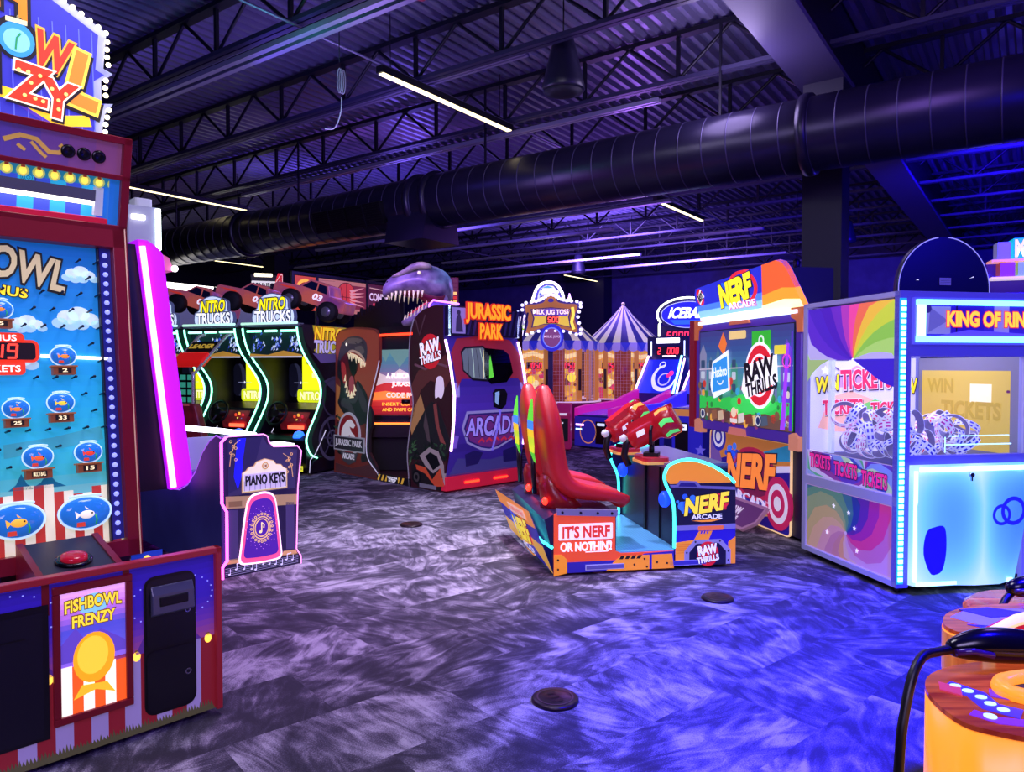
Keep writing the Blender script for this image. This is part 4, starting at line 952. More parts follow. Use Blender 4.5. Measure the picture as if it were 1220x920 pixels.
# ------------------------------------------------------------------ truck racing cabinets in a row left of the dinosaur booth
GREEN = M('#1fe08a', 2.2); GREENW = M('#8affd0', 3.5)
NI = (-2.72, 10.72, -22)
JA = R(NI[2])
def beside(x, y): return (NI[0]+x*math.cos(JA)-y*math.sin(JA), NI[1]+x*math.sin(JA)+y*math.cos(JA), 0)
K0 = Matrix.Translation((-.98, 0, 0)) @ Matrix.Diagonal((.7, 1, 1, 1))
tyre = M('#0e0d14', 0, .7)
def toy_truck(t):
    """monster truck on the roof, nose towards -y and tilted up; about 1.5 m long"""
    K = Matrix.Translation((-.29, .10, 2.475)) @ Matrix.Rotation(R(-78), 4, 'Z') @ Matrix.Rotation(R(-20), 4, 'X') @ Matrix.Scale(.70, 4)
    body = NM('truck paint', '#7a3a7a', '#c8604f', 3, .3, .1, .45)  # self-glow added to brighten the unlit truck
    pr = [(-.85, .02), (-.86, .16), (-.80, .22), (-.30, .30), (-.10, .50), (.32, .50), (.42, .30), (.78, .28), (.80, .06), (.66, .02), (.60, .14), (.44, .16), (.34, .02), (-.18, .0), (-.26, .14), (-.44, .16), (-.54, .02)]
    b = B(K); b.prism(pr, 'x', -.30, .30, body); o = b.build('roof_truck', t, bevel=.012)
    b = B(K); win = M('#14183a', .1, .1)
    for x in (-.305, .302):
        b.add([(x, -.24, .31), (x, -.08, .47), (x, .08, .47), (x, .08, .31)], [(0, 1, 2, 3)], win); b.add([(x, .11, .31), (x, .11, .47), (x, .28, .47), (x, .34, .31)], [(0, 1, 2, 3)], win)
    b.add([(-.26, -.27, .325), (.26, -.27, .325), (.26, -.115, .485), (-.26, -.115, .485)], [(0, 1, 2, 3)], win); b.build('windows', o)
    q = frame((.303, .0, 0), (0, 1, 0), (0, 0, 1)); 
    b = B(K @ q); b.text('03', .16, .19, .20, .12, A('#f4f0ff', .8), 2, .04, shear=.2); b.build('number', o)
    b = B(K @ q); b.poly([(-.8, .17), (-.4, .23), (-.34, .2), (-.55, .17)], A('#c8342a', .6), 1); b.build('stripe', o)
    for y in (-.36, .50):
        for x in (-.36, .36):
            w = B(K); w.lathe([(.07, -.1), (.19, -.1), (.215, -.06), (.215, .06), (.19, .1), (.07, .1)], (x, y, -.02), tyre, 22, 'x'); ww = w.build('wheel', o)
            w = B(K); w.lathe([(.005, -.105), (.10, -.105), (.11, -.09), (.11, .09), (.10, .105), (.005, .105)], (x, y, -.02), M('#6a6478', .1, .3, .6), 12, 'x'); w.build('hub', ww)
    b = B(K); 
    b.box((-.28, -.92, .02), (.28, -.84, .12), M('#2a2434', .05, .4)); b.build('bumper', o)
def race_cab(full=True, screen='y'):
    t = thing('truck_racing_cabinet', '', 'racing game', NI)
    E = spline([(-.64, 2.10), (-.61, 1.96), (-.50, 1.74), (-.16, 1.36), (-.12, 1.1), (-.24, .86), (-.43, .58), (-.44, .44), (-.35, .30), (-.2, .235)], 4)
    prof = [(.50, .03), (.50, 2.12), (.40, 2.16)] + [(-.60, 2.15)] + E + [(-.30, .20), (-.43, .03)]
    pan = NM('black side laminate', '#07060f', '#15122a', 6, .4)
    for x in (0, 1.36):
        b = B(K0); b.prism(prof, 'x', x, x+.04, pan)
        s_ = b.build('side_panel', t)
        n = B(K0); n.tube([(x+.02, y-.012, z) for y, z in E], .016, GREENW, 6); n.build('neon_edge', s_)
        n = B(K0); n.prism([(y-.004, z) for y, z in E]+[(y+.09, z) for y, z in E[::-1]], 'x', x-.004, x+.044, M('#0a3a2a', .35)); n.build('glow_band', s_)
        n = B(K0); n.tube([(x+.045, -.03, .62), (x+.045, -.28, .30), (x+.045, -.40, .22), (x+.045, -.42, .04)], .007, M('#d8d4ee', .8), 5); n.build('trim', s_)
    b = B(RIGHT(.003, -.08, -.06))
    b.poly([(-.36, 2.20), (-.28, 1.88), (-.12, 1.78), (.57, 1.80), (.57, 2.20)], A('#b8a828', .5), 0); b.poly([(-.5, 2.20), (-.42, 1.98), (-.25, 1.82), (-.16, 1.9), (-.25, 2.20)], A('#1a1626', .3), 1)
    b.poly([(-.25, 1.80), (.57, 1.80), (.57, 1.7), (-.05, 1.66)], A('#5a4a8a', .4), 1)
    b.text('NITRO', .14, 2.09, .66, .17, A('#ffd42a', .7), 3, .04, shear=.15, out=A('#b8341a', .5), ob=.08, drop=A('#14101c', .3)); b.text('TRUCKS', .14, 1.90, .72, .17, A('#b8aee0', .7), 3, .04, shear=.1, out=A('#241c38', .3), ob=.08)
    b.ring(.2, .55, .28, .33, A('#3a3450', .4), 2); b.ring(.2, .55, .1, .13, A('#4a4460', .4), 2); b.ring(.25, 1.15, .26, .29, A('#2a2440', .4), 2)
    for k in range(6): b.line([(.2, .55), (.2+.28*math.cos(k), .55+.28*math.sin(k))], .03, A('#2e2844', .4), 2)
    b.poly([(.3, .2), (.5, .3), (.56, .55), (.48, .6), (.4, .4)], A('#8a84a8', .35), 3); b.poly([(0, 1.4), (.3, 1.2), (.6, 1.4), (.6, 1.5), (.2, 1.46)], A('#3a3454', .35), 2)
    b.build('side_artwork', t)
    b = B(K0); b.box((.04, .46, .03), (1.36, .5, 2.1), BLACK); b.box((.04, -.1, .03), (1.36, .46, .45), M('#08070e', 0, .4)); b.box((.04, -.58, 2.11), (1.36, .5, 2.15), M('#1a2030', .1, .4)); b.build('body', t)
    # canopy and its lit under-edge
    b = B(K0); b.box((.0, -.66, 2.12), (1.4, -.52, 2.16), M('#5a6478', .25, .4)); b.tube([(0, -.66, 2.16), (1.4, -.66, 2.16)], .018, M('#c8ffe8', .9), 6); b.build('canopy_rail', t)
    b = B(K0); b.tube([(.1, -.62, 2.055), (.45, -.62, 2.055)], .016, GREENW, 6); b.build('canopy_light', t)
    b = B(K0); b.tube([(.55, -.62, 2.055), (.85, -.62, 2.055)], .016, GREENW, 6); b.build('canopy_light', t)
    b = B(K0); b.tube([(.95, -.62, 2.055), (1.32, -.62, 2.055)], .016, GREENW, 6); b.build('canopy_light', t)
    b = B(K0 @ FRONT(0, -.52, -.16)); b.rect(.04, 1.86, 1.36, 2.24, A('#0e2a2c', .4), 0); random.seed(5)
    for c in (.25, .7, 1.15):
        for i in range(26): 
            x = c+random.gauss(0, .08); z = 2.04+random.gauss(0, .06); b.poly([(x-.02, z-.02), (x+.03, z), (x, z+.03)], A(random.choice(['#8aa0e8', '#3a50c8', '#d8e0ff', '#1a2a7a']), .6), 1+i % 2)
    b.poly([(.04, 1.90), (.5, 1.88), (.9, 1.94), (1.36, 1.88), (1.36, 1.86), (.04, 1.86)], A('#c8943a', .5), 3); b.rect(.04, 1.84, 1.36, 1.86, A('#c8d0e0', .6), 3); b.build('header_art', t)
    # screen
    b = B(K0 @ FRONT(0, .34, -.06)); b.rect(.06, .98, 1.34, 1.80, M('#06060e', .1, .15), 0); b.disc(.22, 1.40, .18, A('#30324c', .6), 1, .26); b.disc(.14, 1.40, .15, A('#15162a', .4), 2, .26); b.disc(.36, 1.36, .02, A('#f0f4ff', 1), 3); b.line([(.18, 1.36), (.55, 1.36)], .008, A('#8a90b8', .8), 3); b.disc(.55, 1.7, .06, A('#2a2c40', .5), 1)
    b.rrect(.40, 1.20, .86, 1.78, A('#f4ff1a', 1.15), 1, .05); b.rrect(.26, 1.06, .94, 1.26, A('#d8e81a', 1.0), 2, .06); b.text('NITRO', .60, 1.16, .52, .12, A('#fffbb0', 1.2), 3, .04, out=A('#8a8a10', .8), ob=.08); b.text('TRUCKS', .72, 1.02, .3, .05, A('#e8ecff', 1), 3, .03); b.rrect(.66, 1.44, .78, 1.52, A('#fbffa0', 1.2), 3, .02)
    b.build('screen', t)
    # dash, wheel, seat front with blue lamp
    red = NM('red dash plastic', '#6a1020', '#a82030', 5, .3, .1, .2)
    b = B(K0); b.prism([(-.02, .72), (-.16, .80), (-.10, .92), (.25, 1.0), (.40, .98), (.40, .72)], 'x', .04, 1.36, M('#1a0a14', .05, .3)); b.prism([(-.18, .62), (-.22, .74), (-.12, .88), (.1, .94), (.1, .62)], 'x', .42, 1.1, red); b.build('dashboard', t)
    b = B(frame((-.70, -.26, .86), (1, 0, 0), (0, .35, .94))); b.tube([(.17*math.cos(2*PI*i/24), .17*math.sin(2*PI*i/24), 0) for i in range(24)], .02, BLACK, 8, True); b.cyl((0, 0, -.1), (0, 0, .02), .05, BLACK, 12)
    for a in (0, 2.1, 4.2): b.cyl((0, 0, 0), (.17*math.cos(a), .17*math.sin(a), 0), .014, M('#3a3850', .1, .3), 6)
    b.build('steering_wheel', t)
    b = B(K0); b.box((.66, -.24, .64), (1.06, -.225, .69), M('#ff5a3a', 2.5)); b.build('dash_lamp', t)
    b = B(K0); 
    for x, z, c in ((.78, .82, '#e84a2a'), (.88, .84, '#ffb03a'), (.98, .82, '#c8283a'), (.84, .76, '#f0e060'), (.95, .75, '#3a8ae8')): b.ball((x, -.19, z), .028, M(c, .9), (1, .6, 1), 8, 5)
    b.build('dash_buttons', t)['kind'] = 'stuff'
    b = B(K0); b.prism([(-.30, .03), (-.42, .10), (-.46, .50), (-.36, .56), (-.1, .56), (-.1, .03)], 'x', .06, 1.34, M('#07060d', 0, .35)); b.build('pedestal', t, bevel=.015)
    b = B(K0); b.lathe([(.10, -.03), (.10, .0), (.07, .05), (.01, .07)], (1.08, -.36, .56), M('#2a6aff', 2.2, .1), 14); b.build('blue_lamp', t)
    b = B(K0 @ FRONT(0, -.47, 0)); b.rect(1.1, .06, 1.3, .14, A('#e8e83a', .8), 0); b.text('CAUTION', 1.2, .10, .16, .03, A('#1a1a10', .2), 2, .02); b.build('caution_label', t)
    # roof sign
    b = B(FRONT(-.59, -.46, 2.345) @ Matrix.Diagonal((1.02, .88, 1, 1)))
    sh = spline([(-.34, -.20), (-.36, .0), (-.28, .06), (-.24, .22), (-.05, .30), (.12, .27), (.26, .20), (.28, .04), (.37, .0), (.35, -.20), (0, -.23)], 4, True)
    b.poly(sh, A('#4a5480', .6), 0); b.poly([(x*.95, y*.95) for x, y in sh], A('#c8d8f0', .95), 1)
    b.rrect(-.24, .01, .24, .23, A('#7a8aba', .8), 2, .06); b.text('NITRO', 0, .12, .44, .19, A('#ffee20', 1.1), 4, .025, shear=.15, rot=.05, out=A('#1a1c2a', .3), ob=.09)
    b.text('TRUCKS', 0, -.09, .62, .19, A('#f4f6ff', 1.0), 4, .025, out=A('#3a4464', .4), ob=.09)
    b.build('roof_sign', t, solid=.05)
    toy_truck(t)
    return t
rc = race_cab(); rc['label'] = 'truck racing cabinet next to the dinosaur booth, numbered truck on its roof'; rc['group'] = 'truck racing cabinets'
rc2 = dup(rc, beside(-1.1, .0), None, 'second truck racing cabinet from the dinosaur booth, behind the roll-cage seat', 'truck racing cabinets')
rc3 = dup(rc, beside(-2.2, .0), None, 'truck racing cabinet farthest left, mostly behind the purple screen', 'truck racing cabinets')
# seat with roll cage in front of the second cabinet
SC = beside(-1.62, -1.42)[:2]+(NI[2],)
t = thing('roll_cage_seat', 'maroon racing seat with chrome roll cage, red head pad and green mesh', 'racing seat', SC)
for x in (0, .5):
    b = B(); b.tube(spline([(x, 0, .05), (x, 0, 1.36), (x, .05, 1.48), (x, .55, 1.93), (x, .66, 2.0), (x, .72, 2.01)], 4), .022, M('#b0a8c0', .15, .2, .8), 8); b.build('cage_tube', t)
    b = B(); b.tube([(x, -.03, 1.12), (x, .04, 1.27), (x, .72, 1.88)], .006, M('#d8d8ff', 1.2), 5); b.build('tube_glint', t) if False else None
q = frame((-.055, .05, 1.48), (1, 0, 0), (0, .5, .45)) @ Matrix.Diagonal((.98, .74, 1, 1))
b = B(q); b.box((.04, .56, -.02), (.58, .82, .02), M('#0d0b12', 0, .4)); b.text('LEADER', .31, .69, .44, .11, A('#c8a83a', .6), 14, .04); b.build('name_plate', t)
b = B(q); b.box((.04, .18, -.05), (.58, .48, .06), M('#d01818', .6, .35)); b.build('head_pad', t, bevel=.03)
b = B(FRONT(-.05, .0, .41)); b.rect(.03, .62, .57, 1.05, M('#0a1416', .05, .4), 0)
for r_ in range(4):
    for c_ in range(4): b.rect(.06+c_*.13, .66+r_*.1, .16+c_*.13, .73+r_*.1, A('#3aa88a', .5), 1)
b.build('mesh_panel', t, solid=.02)
b = B(); b.prism([(-.16, .35), (.88, .35), (.66, 1.06), (-.06, 1.06)], 'y', -.16, -.02, NM('maroon vinyl', '#4a1020', '#70182c', 6, .35, 0, .3)); b.build('seat_back', t, bevel=.03)
b = B(FRONT(-.04, -.165, .41)); b.poly([(.02, .30), (.06, .60), (.30, .60), (.26, .44), (.16, .40), (.12, .30)], A('#2018d0', .6), 1); b.poly([(.3, .16), (.4, .24), (.48, .18)], A('#2018d0', .6), 1); b.line([(-.05, .63), (.64, .63)], .012, A('#c05060', .5), 1); b.build('seat_artwork', t)
b = B(); b.box((.0, -.02, .0), (.62, .6, .4), M('#120a14', 0, .5)); b.build('seat_base', t)
# bright blue figure sign seen left of the row
p = beside(-2.55, -.75)
t = thing('blue_figure_sign', 'glowing blue jagged cutout sign left of the first truck roof sign', 'sign', p[:2]+(NI[2],), 0)
b = B(FRONT(0, 0, 0)); random.seed(9)
for i in range(70):
    x = random.gauss(.1, .15); z = 1.75+random.gauss(.1, .22); r = .03+random.random()*.05; a = random.random()*6.3
    b.poly([(x+r*math.cos(a+k*1.57)*(1 if k % 2 else .5), z+r*math.sin(a+k*1.57)) for k in range(4)], A(random.choice(['#1a2ae8', '#2a50ff', '#0c1490', '#7aa0ff']), .9), i*.25)
b.poly([(-.3, 1.35), (-.25, 2.0), (-.1, 2.1), (-.05, 2.35), (.08, 2.5), (.15, 2.35), (.3, 2.3), (.35, 1.9), (.45, 1.35)], A('#0d1478', .6), -1)
b.build('cutout', t)
b = B(); b.box((.0, .01, 0), (.06, .05, 1.6), BLACK); b.build('stand', t)
# ------------------------------------------------------------------ dart-blaster seat unit (centre)
SE = (.31, 5.357, -80)
AQUA = M('#3cf0e0', 3.2); NRED = NM('red moulded plastic', '#b81a22', '#c82228', 3, .42, 0, .16)  # red seat plastic self-lit a little, added to brighten it
ORG = '#f0902a'; NBLUE = '#2a20a8'
def splat(b, x, z, s, l, seed=1):
    random.seed(seed)
    for i in range(16):
        a = random.random()*6.3; d = random.random()*.22*s; b.disc(x+d*math.cos(a), z+d*math.sin(a)*.8, (.05+.07*random.random())*s*(1-d/(.4*s)), A(random.choice(['#2a5ae0', '#3a7af0', '#2246c0']), .6), l, n=10)
def brand(b, x, z, s, l, e=.75, rot=.0, face='#ffe23a'):
    """the yellow slanted word on its blue splash with a red swoosh"""
    splat(b, x-.42*s, z+.02*s, 1.1*s, l)
    b.ring(x+.20*s, z+.06*s, .20*s, .26*s, A('#d02838', e), l+1, .62, 24, -.9, 2.9); b.poly([(x-.05*s, z-.06*s), (x+.40*s, z-.10*s), (x+.44*s, z+.12*s), (x+.1*s, z+.2*s)], A('#b8202e', e), l+.5)
    b.text('NERF', x, z+.03*s, .86*s, .30*s, A(face, e), l+2, .045, shear=.22, rot=rot+.12, out=A('#14122a', .2), ob=.075)
    b.text('ARCADE', x, z-.22*s, .62*s, .09*s, A('#e8e4ff', e), l+2, .02, rot=rot); b.poly([(x-.3*s, z-.29*s), (x+.3*s, z-.28*s), (x+.1*s, z-.32*s), (x-.1*s, z-.32*s)], A(ORG, e), l+2)
def raw(b, x, z, s, l, e=.75, dark='#f4f0fa', plate='#14121e', rot=.15):
    b.disc(x, z, .26*s, A('#c81c28', e), l, .28*s); b.ring(x, z, .18*s, .20*s, A(plate, e*.5), l+1)
    b.text('RAW', x-.01*s, z+.10*s, .44*s, .20*s, A(dark, e), l+2, .05, rot=rot, out=A(plate, .2), ob=.09); b.text('THRILLS', x, z-.11*s, .52*s, .13*s, A(dark, e), l+2, .04, rot=rot, out=A(plate, .2), ob=.09)
def seat_unit():
    t = thing('blaster_game_seat_unit', 'red twin-seat dart blaster unit with orange and blue base, mid carpet', 'arcade seat', SE)
    # base under the seats
    b = B(); b.prism([(.0, .03), (-.02, .2), (-.07, .42), (.0, .46), (.48, .46), (.48, .15), (1.40, .15), (1.40, .03)], 'x', -1.39, -.012, M('#1c1540', .08, .4)); b.build('base', t)
    b = B(RIGHT(0, 0, 0))
    OR = A('#e8502a', .6); base = [(0, .02), (0, .46), (.02, .47), (.47, .45), (.47, .17), (.52, .15), (.935, .15), (.935, .02)]
    b.poly(base, OR, 0)
    b.poly([(0, .02), (0, .12), (.10, .10), (.62, .10), (.70, .14), (.935, .15), (.935, .02)], A('#2c22a0', .5), 1)
    b.poly([(.0, .0), (.0, .16), (.06, .16), (.10, .12), (.10, .02)], A(ORG, .6), 2)
    b.poly([(.40, .02), (.46, .09), (.52, .13), (.74, .13), (.74, .02)], A(ORG, .6), 2); b.poly([(.76, .02), (.76, .13), (.92, .13), (.935, .02)], A(ORG, .6), 2)
    for x in (.5, .545, .59, .635): b.poly([(x, .105), (x+.03, .105), (x+.045, .13), (x+.015, .13)], A('#2a1c14', .2), 3)
    for x, z in ((.03, .12), (.03, .05), (.62, .06), (.7, .10), (.72, .04), (.80, .07), (.88, .06), (.45, .05)): b.disc(x, z, .009, A('#3a2418', .3), 3, n=10)
    b.rect(.24, .035, .54, .075, A('#a8a4d8', .5), 4); b.rect(.245, .04, .535, .07, A('#5a52a8', .4), 5)
    b.rrect(.035, .265, .45, .385, A('#e8e2f4', .8), 2, .008); b.text("IT'S NERF", .245, .325, .36, .085, A('#d8342a', .7), 4, .035, rot=.0)
    b.text("OR NOTHIN'!", .245, .215, .39, .065, A('#f4eefa', .85), 3, .035); b.line([(.24, .172), (.41, .172), (.43, .19)], .006, A('#f4eefa', .85), 3)
    b.build('side_art', t, solid=.012)
    b = B(); b.prism([(.02, .455), (.48, .43), (.49, .478), (.02, .50)], 'x', -.03, .012, M('#8a86a8', .2, .35, .5))
    b.build('bolt_plate', t)
    for y in (.06, .20, .33, .44): B().cyl((.012, y, .478-.05*y), (.018, y, .478-.05*y), .010, BLACK, 8).build('bolt', t)
    # slanted rear fairing
    b = B(frame((0, -.004, .02), (1, .05, 0), (0, -.17, .44))); W = 1.36
    b.poly([(-W, .04), (-W, .40), (0, .45), (0, .0)], A('#2c2aa8', .5), 0)
    b.poly([(-W, .32), (-W, .44), (-.02, .50), (-.02, .36), (-.3, .33)], A(ORG, .55), 1); b.poly([(-W, .04), (-.9, .04), (-.4, .12), (-.05, .0), (0, .0), (0, .22), (-.5, .2), (-W, .18)], A('#e8b04a', .55), 1)
    b.poly([(-.9, .33), (-.25, .38), (-.25, .46), (-.9, .41)], A('#e8c0b0', .6), 3); b.text("IT'S NERF OR NOTHIN'!", -.575, .395, .56, .04, A('#c8342a', .6), 4, .02, rot=.07)
    brand(b, -.62, .20, .62, 3)
    b.build('rear_art', t)
    b = B(); b.tube([(-1.38, -.155, .36), (-1.0, -.13, .33), (-.62, -.115, .315), (-.5, -.09, .25), (-.2, -.05, .22), (-.0, -.015, .215)], .012, AQUA, 6); b.build('rear_neon', t)
    # mesh deck
    deck = bpy.data.materials.new('blue tread plate'); deck.use_nodes = True; n = deck.node_tree.nodes; l = deck.node_tree.links
    tc = n.new('ShaderNodeTexCoord'); ck = n.new('ShaderNodeTexVoronoi'); ck.inputs['Scale'].default_value = 42; ck.inputs['Randomness'].default_value = 0
    r = n.new('ShaderNodeValToRGB'); r.color_ramp.elements[0].color = lin('#123a6a'); r.color_ramp.elements[1].color = lin('#5aa0d8'); r.color_ramp.elements[0].position = .2; r.color_ramp.elements[1].position = .5
    l.new(tc.outputs['Object'], ck.inputs['Vector']); l.new(ck.outputs['Distance'], r.inputs[0]); l.new(r.outputs[0], n['Principled BSDF'].inputs['Base Color']); l.new(r.outputs[0], n['Principled BSDF'].inputs['Emission Color']); n['Principled BSDF'].inputs['Emission Strength'].default_value = .22; n['Principled BSDF'].inputs['Roughness'].default_value = .3
    b = B(); b.box((-1.36, .485, .15), (-.01, 1.05, .158), deck); b.build('foot_deck', t)
    # console: two cheeks, pillar, gun shelves
    N = spline([(.945, .17), (.945, .40), (.93, .54), (.875, .66), (.865, .73), (.90, .80), (.99, .835), (1.10, .838), (1.25, .79), (1.38, .71), (1.435, .655)], 4)
    ch = N + [(1.44, .03), (.945, .03)]
    for x0 in (-.06, -1.39):
        b = B(); b.prism(ch, 'x', x0, x0+.05, M('#1b1544', .1, .4)); c = b.build('console_cheek', t)
        b = B(); b.tube([(x0+.05, y-.004, z) for y, z in N], .013, AQUA, 6); b.build('neon_edge', c)
    b = B(RIGHT(-.008, 0, 0)); b.poly(ch, A('#1f1a3a', .3), 0)
    top = [p for p in N if p[1] > .69]
    b.poly([(.87, .70)]+top[1:]+[(1.40, .66), (.9, .66)], A(ORG, .6), 1)
    b.poly([(.90, .655), (1.43, .625), (1.44, .60), (.91, .635)], A('#6a64a8', .4), 2); b.poly([(.94, .64), (.98, .685), (1.12, .675), (1.16, .63)], A('#6a64a8', .45), 3); b.poly([(.97, .64), (.99, .67), (1.10, .663), (1.125, .633)], A('#2a2278', .4), 4)
    b.rect(.945, .33, 1.44, .61, A('#1c1a36', .35), 1); b.rect(.945, .30, 1.44, .34, A('#7a74b8', .45), 3); b.rrect(1.13, .295, 1.34, .33, A('#e8703a', .6), 4, .01)
    b.rect(.945, .12, 1.44, .30, A('#2a1fb0', .5), 1)
    b.poly([(.95, .05), (.95, .21), (1.10, .225), (1.14, .29), (1.25, .29), (1.21, .20), (1.10, .17), (1.02, .05)], A(ORG, .6), 2)
    for x in (1.15, 1.175, 1.2): b.poly([(x, .27), (x+.012, .27), (x+.02, .295), (x+.008, .295)], A('#2a1fb0', .5), 3)
    for i in range(5): b.line([(.955, .13+i*.016), (1.06+.02*i, .13+i*.016)], .003, A('#a85a1a', .5), 3)
    b.poly([(1.38, .03), (1.38, .20), (1.44, .24), (1.44, .03)], A(ORG, .6), 3)
    b.poly([(1.02, .03), (1.02, .14), (1.10, .225), (1.32, .225), (1.40, .14), (1.40, .03)], A('#8a84b0', .5), 4); b.poly([(1.06, .03), (1.06, .13), (1.12, .195), (1.30, .195), (1.36, .13), (1.36, .03)], A('#1a1636', .3), 5)
    for x, z in ((1.04, .06), (1.04, .13), (1.11, .21), (1.31, .21), (1.38, .13), (1.38, .06)): b.disc(x, z, .008, A('#2a2440', .3), 5, n=8)
    b.rect(.90, .035, 1.2, .075, A('#8a84d0', .45), 6); b.rect(.905, .04, 1.195, .07, A('#3a34a0', .4), 7)
    raw(b, 1.21, .115, .34, 6); brand(b, 1.20, .49, .40, 3)
    b.build('console_art', t)
    b = B(); b.box((-1.34, .97, .15), (-.06, 1.40, .78), NM('dark violet laminate', '#1a1030', '#24123c', 4, .35)); b.box((-.72, .955, .16), (-.68, .975, .76), BLACK); b.box((-.38, .96, .16), (-.37, .975, .76), BLACK); b.build('console_pillar', t)
    b = B(); b.box((-1.34, .92, .76), (-.06, 1.40, .80), M('#5a548a', .2, .3)); b.build('console_top', t)
    lamp0 = None
    for x, y, z in ((-.14, .915, .52), (-1.20, .93, .60)):
        b = B(); b.ball((x, y, z), .055, M('#1a40ff', 1.6, .1), (.8, .9, 1.2), 12, 8); b.build('blue_lamp', t)
    for x in (-.33, -.98):
        b = B(); b.rbox((x-.16, .76, .785), (x+.16, .99, .805), M('#e8a85a', .4, .4), .05); b.rbox((x-.15, .77, .805), (x+.15, .98, .835), M('#a82030', .35, .35), .05); b.build('gun_shelf', t)
    # blasters
    def gun(x, y, yaw, far):
        G = Matrix.Translation((x, y, .835)) @ Matrix.Rotation(R(yaw), 4, 'Z')
        b = B(G); b.box((-.06, -.06, 0), (.06, .06, .03), BLACK); b.cyl((0, 0, .03), (0, 0, .10), .022, BLACK, 10)
        for s in (-1, 1): b.tube([(0, 0, .08), (s*.07, .0, .11), (s*.085, .0, .20), (s*.08, .01, .25)], .014, BLACK, 7)
        b.box((-.07, -.012, .095), (.07, .012, .12), BLACK); b.build('gun_yoke', t)
        Q = G @ Matrix.Translation((0, 0, .21)) @ Matrix.Rotation(R(30), 4, 'X') @ Matrix.Scale(1.18, 4)
        b = B(Q); b.lathe([(.03, -.17), (.065, -.16), (.075, -.10), (.075, .03), (.09, .05), (.105, .07), (.105, .17), (.085, .19), (.03, .19)], (0, 0, 0), M('#a01420', .35, .25), 18, 'y')
        g = b.build('blaster', t)
        b = B(Q)
        for k in range(7):
            a = 2*PI*k/7
            b.add([(.1065*math.cos(a+w), y_, .1065*math.sin(a+w)) for w, y_ in ((-.16, .075), (.16, .075), (.3, .12), (.12, .168), (-.22, .168), (-.02, .12))], [(0, 1, 2, 3, 4, 5)], M('#ff9a3a' if k % 2 else '#5ae06a', .7))
        b.build('drum_stripes', g)
        b = B(Q); b.box((-.03, -.14, .06), (.03, .12, .11), M('#b81a28', .35, .3)); b.box((-.022, .12, .07), (.022, .20, .10), M('#8a1420', .3, .3)); b.build('top_rail', g)
        b = B(Q); b.tube([(0, -.15, .02), (0, -.20, .0), (0, -.25, -.06), (0, -.26, -.14)], .024, BLACK, 8); b.ball((0, -.20, .04), .03, M('#c8c8d8', .3, .2), n=8, k=6); b.build('rear_handle', g)
        b = B(Q); b.poly([(0, 0)]*3, BLACK) if False else None; b.add([(.0765, -.10, .0), (.0765, -.04, .0), (.0765, -.03, .035), (.0765, -.09, .035)], [(0, 1, 2, 3)], M('#e8e4f4', .6)); b.build('side_mark', g)
    gun(-.33, .88, -28, False); gun(-.98, .88, 22, True)
    # bucket seats
    def seat(xc):
        path = [(.60, .455, .17, .055), (.66, .505, .19, .05), (.48, .555, .205, .055), (.28, .575, .205, .07), (.15, .62, .205, .09), (.09, .72, .20, .085), (.065, .86, .205, .08), (.045, 1.0, .215, .085), (.03, 1.12, .21, .085), (.01, 1.24, .17, .075), (.0, 1.34, .10, .055), (-.005, 1.415, .035, .03)]
        rings = []
        n = len(path)
        for i, (y, z, w, th) in enumerate(path):
            a = path[max(0, i-1)]; c = path[min(n-1, i+1)]; d = Vector((0, c[0]-a[0], c[1]-a[1])).normalized(); nn = Vector((0, -d.z, d.y))
            if i == 0: nn = Vector((0, -.8, -.6))
            ring = []
            for j in range(16):
                al = 2*PI*j/16; cx = math.copysign(abs(math.cos(al))**.6, math.cos(al)); sy = math.copysign(abs(math.sin(al))**.6, math.sin(al))
                dish = .035*(abs(cx)**2-.4) if sy < 0 else 0
                ring.append((xc+w*cx, y+nn.y*th*sy-nn.y*dish, z+nn.z*th*sy-nn.z*dish))
            rings.append(ring)
        b = B(); b.loft(rings, NRED); s = b.build('seat', t, sub=1)
        b = B(); b.loft([[(xc+w*math.cos(2*PI*j/12)*1, y+d*math.sin(2*PI*j/12), z) for j in range(12)] for y, z, w, d in ((.14, .455, .19, .17), (.10, .54, .185, .13), (.05, .62, .15, .09), (.04, .70, .10, .06))], M('#7a101a', .2, .3)); b.build('seat_shell', s)
        b = B(); rp = [(-.085, 1.30, .03), (-.088, 1.20, .085), (-.082, 1.05, .095), (-.07, .90, .08), (-.05, .80, .045)]
        dpt = lambda z: -.072-.02*math.exp(-((z-1.1)/.18)**2)+(.02 if z < .85 else 0)
        cols = ['#5ad82a', '#e8f02a', '#c8e82a', '#ffd020', '#3a8ae0', '#5ad82a']
        zz = [.80, .88, .94, 1.0, 1.06, 1.13, 1.20, 1.30]; wv = [.04, .09, .11, .12, .12, .115, .09, .03]
        for i in range(7): b.add([(xc-wv[i], dpt(zz[i])-.016, zz[i]), (xc+wv[i], dpt(zz[i])-.016, zz[i]), (xc+wv[i+1], dpt(zz[i+1])-.016, zz[i+1]), (xc-wv[i+1], dpt(zz[i+1])-.016, zz[i+1])], [(0, 1, 2, 3)], M(cols[i % 6], .75))
        b.build('back_decal', s)
        b = B(); b.ball((xc+.14, -.02, .52), .032, M('#ff2a1a', 4.5), (1, .7, 1), 10, 7); b.build('tail_light', t)
        b = B(); b.tube([(xc-.19, -.03, .52), (xc-.20, -.04, .7), (xc-.19, -.05, .9)], .02, M('#14101c', 0, .3), 7); b.build('seat_bracket', t)
    seat(-.36); seat(-1.0)
    return t
seat_unit()

